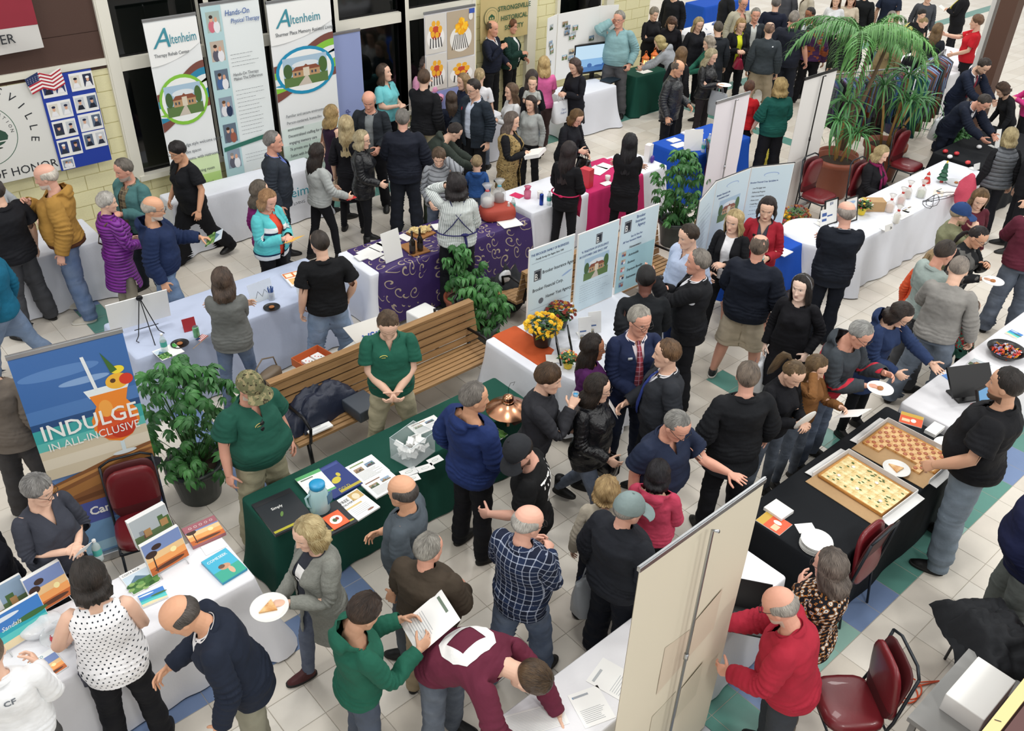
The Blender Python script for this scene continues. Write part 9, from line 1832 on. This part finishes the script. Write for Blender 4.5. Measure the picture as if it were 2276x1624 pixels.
def mum(label,x,y,z,rad,ph,pmat,cols,n,crown,seed,s_=.026):
 q_=random.Random(seed);r=empty('potted_flowers',(x,y,z),0,label,'flowers');pot(r,rad,ph,pmat)
 ms=[bloom_me(c,s_,0)for c in cols];lv=[]
 for k in range(160):
  a=q_.random()*2*PI;u=q_.random();rr_=crown*(.3+.65*u);zz=ph*.9+crown*.75*math.sqrt(max(0,1-(rr_/crown)**2))*q_.uniform(.4,1);v,f_=leaflet(.05,.014,.5,a,.4,2);lv.append(([(p[0]+rr_*cos(a*3.3),p[1]+rr_*sin(a*3.3),p[2]+zz)for p in v],f_))
 o=build('foliage',lv,DEC,r,smooth=1);o['kind']='stuff'
 for k in range(n):
  ph_=math.acos(1-q_.random()*.95);a=k*2.399;o=link('bloom',ms[k%len(ms)],r,(crown*sin(ph_)*cos(a),crown*sin(ph_)*sin(a),ph*.9+crown*.85*cos(ph_)+.03),(-ph_*.7*sin(a),ph_*.7*cos(a),k));ss=.8+.5*q_.random();o.scale=(ss,ss,ss)
 return r
p=at(1205,765,.755);mum('yellow chrysanthemums in a dark pot on the orange runner',p[0],p[1],.757,.11,.17,dkp,['f2c020','f6d038','e8b010'],70,.19,1,.030)
p=at(1262,735,.755);mum('dark red and yellow chrysanthemums behind the yellow ones',p[0],p[1]+.12,.757,.09,.13,dkp,['7a1c20','8c2c20','c89030'],60,.16,2)
p=at(1262,815,.77);mum('small kalanchoe with orange and yellow flowers in a yellow pot',p[0],p[1],.765,.055,.09,plain('yellow_pot','e8cc30',.4),['f0a050','f0c848','e86848'],26,.085,3,.014)
p=at(1930,478,.755);mum('red yellow and white flowers in a yellow foil pot behind the bald man in black',p[0]-.05,p[1]+.08,.757,.06,.10,plain('yellow_pot','e8cc30',.4),['e8c83c','b03828','f0ece0','6a9a48'],34,.115,4,.018)
gf=plain('gold_foil','c8904c',.35,metal=.4)
pt_=tag(box('plant_stand',(10.35,5.90,.20),(.9,.34,.40),plain('orange_cloth','c05a38',.8),None,.1,bevel=.01),'low orange draped stand under the potted mums by the pale blue display','stand')
mum('yellow mums in green foil beside the pale blue display',10.22,6.02,.41,.12,.16,plain('green_foil','2a8a60',.3,metal=.4),['f2bc1c','f6cc30'],60,.19,5,.028);mum('dark red and yellow mums in a gold foil pot',10.48,5.86,.41,.14,.18,gf,['7c2c1c','8a3420','b88830'],60,.19,6,.024);mum('bright red mums in a small gold foil pot',10.12,5.84,.41,.10,.13,gf,['a82428','b83030'],44,.13,7,.022)
# == clothes racks
def hang_me(w,L_,seed):
 V=[];n=10;rows=[(0,.10,.02),(-.03,.55,.022),(-.08,1.0,.03),(-.5*L_,.92,.035),(-L_,1.02,.045)]
 rs=[[(w/2*k*math.copysign(abs(cos(a))**.6,cos(a)),d*sin(a)*(1+.3*sin(3*a+seed)),z)for a in(2*PI*i/16 for i in range(16))]for z,k,d in rows]
 return rings(rs,16)
HM=[mesh_from('garment',*hang_me(.42,L_,k),[cloth_mat('plain')],True)for k,L_ in enumerate((.65,.80,1.05,.55))]
for me in HM:a_=me.attributes.new('rest','FLOAT_VECTOR','POINT');a_.data.foreach_set('vector',get_co(me).astype(np.float32).ravel())
hk=mesh_from('hanger_hook',*tube([(0,0,0),(0,0,.05),(.02,0,.075),(0,0,.095),(-.015,0,.08)],.003,5),[M_['metal']],True)
CW=[('dark teal','1f4a50'),('plum','5a2c48'),('grey','5c6066'),('slate blue','3c5a88'),('black','1a1b20'),('rust','8a4630'),('olive','5a5c38'),('pale blue','8aa4c8'),('charcoal','33363c'),('wine','5c1c2c'),('lavender','8a84b8'),('mint','6ab0a0')]
ORD='first second third fourth fifth sixth seventh eighth ninth tenth eleventh twelfth thirteenth fourteenth fifteenth sixteenth seventeenth eighteenth nineteenth twentieth'.split();ORD+=['twenty-'+o for o in ORD[:9]]+['thirtieth']+['thirty-'+o for o in ORD[:9]]
def rack(label,x0,y0,x1,y1,n,h_=1.50,seed=0):
 w=hypot(x1-x0,y1-y0);rz0=math.atan2(y1-y0,x1-x0);r=empty('clothes_rack',((x0+x1)/2,(y0+y1)/2,0),rz0,label,'clothes rack')
 build('rail',tube([(-w/2,0,h_),(w/2,0,h_)],.014,8),M_['metal'],r,smooth=1)
 for s in(-1,1):build('upright',tube([(s*w/2,0,.05),(s*w/2,0,h_)],.014,8),M_['metal'],r,smooth=1);build('foot',tube([(s*w/2,-.25,.03),(s*w/2,.25,.03)],.014,8),M_['metal'],r,smooth=1)
 q_=random.Random(seed)
 for k in range(n):
  t=-w/2+.08+(w-.16)*k/(n-1);c=CW[q_.randrange(len(CW))];P=rz(rz0)@np.array([t,0,0])+np.array([(x0+x1)/2,(y0+y1)/2,0])
  g=empty('hanging_garment',(P[0],P[1],h_-.085),rz0+PI/2+q_.uniform(-.15,.15),'%s %s garment, %s from the left on the %s clothes rack'%(c[0],'mottled' if k%2 else 'plain',ORD[k],'left' if seed==1 else 'right'),'garment','clothes on the %s rack'%('left' if seed==1 else 'right'))
  o=link('garment',HM[q_.randrange(4)],g);o.color=(*rgb(c[1]),1);o['col2']=list(rgb(q_.choice(CW)[1]));link('hanger_hook',hk,g)
  if k%2:o.data=HM2[q_.randrange(4)]
HM2=[]
for me in HM:m2=me.copy();m2.materials[0]=cloth_mat('ombre');HM2.append(m2)
rack('chrome clothes rack of patterned tops behind the left white banner',13.75,7.72,15.35,7.12,34,seed=1);rack('chrome clothes rack of dresses and leggings before the brown column',15.25,6.92,16.95,7.30,36,seed=2)
# == dessert table things
DZ=.7465
for k,(a,b_,lab,w_,d_,col)in enumerate(((885,238,'white bakery box at the window end of the dessert table',.34,.28,'e6e6e4'),(905,262,'dark tray of cream topped sweets on the dessert table',.30,.22,'2a2826'),(918,282,'round dark tray of white dotted sweets at the near end',.30,.24,'201c1c'),(985,268,'gold tray of frosted cookies before the man in the navy coat',.28,.2,'c8a048'))):
 p=at(a,b_,DZ);X_,Y_=min(9.5,max(7.9,p[0])),min(11.40,max(11.2,p[1]));r=empty('dessert_tray',(X_-.0+.0,Y_,DZ),.2*k,lab,'tray');box('tray',(0,0,.015),(w_,d_,.03 if k else.08),plain('tray%d'%k,col,.4),r)
 if k:
  for i in range(5):
   for j in range(4):build('sweet',shift(ellipsoid((0,0,.042),(.018,.018,.014),8,5),(-w_*.4+w_*.2*i,-d_*.36+d_*.24*j,0)),plain('sweet%d'%(k%2),['efe6d8','8a5a34'][k%2],.5),r,smooth=1)
for k,(a,b_)in enumerate(((997,262),(975,240))):p=at(a,b_,DZ);X_,Y_=min(9.5,max(7.9,p[0])),11.35;r=empty('flower_pumpkin',(X_,Y_,DZ),0,['striped pumpkin cake with a yellow flower top','red and black striped pumpkin jar'][k],'decoration');build('pumpkin',lathe([(0,.05),(.03,.085),(.08,.09),(.12,.05)],20),plain('pumpkin%d'%k,['e8e4da','c83c28'][k],.5),r,smooth=1);build('stripes',[tube([(.09*cos(a_),.09*sin(a_),.02),(.094*cos(a_),.094*sin(a_),.06),(.06*cos(a_),.06*sin(a_),.118)],.006,5)for a_ in(2*PI*i/10 for i in range(10))],M_['black'],r,smooth=1);build('flower',ellipsoid((0,0,.14),(.05,.05,.035),10,6),plain('petal_f2c020','f2c020',.6),r,smooth=1)
# == prints on clothing and table fronts
from mathutils.bvhtree import BVHTree
from mathutils.geometry import barycentric_transform
def cloth_print(who,pat,polys_or_text,col='f0f0ee',back=False,cx=0.0,cz=1.28,rot=0.0,size=.1,name='printed_emblem',label=None,off=.0035):
 root=J[who]['root'];g=[c for c in root.children if c.name.startswith(pat)][0];me=g.data;co=get_co(me);ra=np.empty(len(co)*3,np.float32);me.attributes['rest'].data.foreach_get('vector',ra);ra=ra.reshape(-1,3)
 me.calc_loop_triangles();tris=[tuple(t.vertices)for t in me.loop_triangles];bv=BVHTree.FromPolygons([tuple(map(float,v))for v in ra],tris)
 if isinstance(polys_or_text,str):
  c=bpy.data.curves.new('t','FONT');c.body=polys_or_text;c.size=size;c.align_x='CENTER';c.resolution_u=2;c.offset=.0012;to=bpy.data.objects.new('t',c);tm=bpy.data.meshes.new_from_object(to);bpy.data.objects.remove(to);pv=[(v.co.x,v.co.y)for v in tm.vertices];pf=[tuple(p.vertices)for p in tm.polygons];bpy.data.meshes.remove(tm)
 else:
  pv=[];pf=[]
  for pts in polys_or_text:
   bm=bmesh.new();f_=bm.faces.new([bm.verts.new((x,y,0))for x,y in pts]);bmesh.ops.triangulate(bm,faces=bm.faces[:]);
   for _ in range(3):bmesh.ops.subdivide_edges(bm,edges=[e for e in bm.edges if e.calc_length()>.02],cuts=1,use_grid_fill=False);bmesh.ops.triangulate(bm,faces=bm.faces[:])
   n=len(pv);bm.verts.index_update();pv+=[(v.co.x,v.co.y)for v in bm.verts];pf+=[tuple(n+v.index for v in f2.verts)for f2 in bm.faces];bm.free()
 V=[];ok=[]
 for(u,v)in pv:
  uu,vv=u*cos(rot)-v*sin(rot),u*sin(rot)+v*cos(rot)
  x=cx+(-uu if not back else uu);z=cz+vv;y0=1.0 if not back else-1.0
  hit=bv.ray_cast(Vector((x,y0,z)),Vector((0,-y0,0)))
  if hit[0]is None:V.append((0,0,0));ok.append(False);continue
  t=tris[hit[2]];a=[Vector(map(float,ra[i]))for i in t];b_=[Vector(map(float,co[i]))for i in t];P=barycentric_transform(hit[0],*a,*b_);N=(b_[1]-b_[0]).cross(b_[2]-b_[0]).normalized();V.append(tuple(P+N*off));ok.append(True)
 F=[f_ for f_ in pf if all(ok[i]for i in f_)]
 o=build(name,(V,F),plain('cloth_ink_'+col,col,.7),root)
 return o
cloth_print('blackcap','shirt','TITAN',back=True,cx=.02,cz=1.30,rot=.0,size=.105);cloth_print('blackcap','shirt',[elp(-.05,-.02,.035,.03,10),elp(.03,-.04,.03,.035,10),elp(-.01,-.10,.04,.03,10)],back=True,cz=1.24,cx=.02)
def ringpoly(a,b_):return[a[0],a[1],b_[1],b_[0]]
O_=[(0,.16),(.155,.02),(0,-.16),(-.155,-.02)];I_=[(-.015,.10),(.10,-.005),(.015,-.10),(-.10,.005)]
cloth_print('maroon','sweater',[[(0,.16),(.06,.135),(.125,.075),(.155,.02),(.10,-.005),(-.015,.10)],[(.155,.02),(.135,-.06),(.075,-.125),(0,-.16),(.015,-.10),(.10,-.005)],[(0,-.16),(-.06,-.135),(-.125,-.075),(-.155,-.02),(-.10,.005),(.015,-.10)],[(-.155,-.02),(-.135,.06),(-.075,.125),(0,.16),(-.015,.10),(-.10,.005)]],back=True,cz=1.22,rot=.3)
cloth_print('pizza','shirt',[rect(-.045,-.05,.045,.05)],cz=1.30,cx=-.01,rot=.0);cloth_print('pizza','shirt','PRINTING',cz=1.21,size=.034);cloth_print('glove','polo',[rect(-.03,-.006,.03,.006)],'c83030',cz=1.33,cx=.08,rot=.3);cloth_print('greypolo','polo',[elp(0,0,.010,.014,10)],'b83040',cz=1.33,cx=.08)
cloth_print('greynorth','jacket',[rect(-.012,-.008,.012,.008)],'c8ccd0',back=True,cz=1.36,cx=.10);cloth_print('whiteshirt','shirt','CF','6a7078',back=True,cz=1.32,cx=.05,size=.05);cloth_print('navyglasses','jacket',[elp(0,0,.018,.024,10)],'a02c34',cz=1.32,cx=.12)
for s_,x,y,z,sz,mt in(('Altenheim',5.05,10.955,.44,.20,teal_ink),('ASSISTED LIVING',5.35,10.955,.32,.06,grey_ink),):
 o=text(s_,None,(x,y-.045,z),sz,mt,ext=.002,name='tablecloth_lettering');tag(o,('large teal lettering on the hanging front of the white cloth' if s_=='Altenheim' else 'small grey line of lettering under the teal lettering on the white cloth'),'lettering')
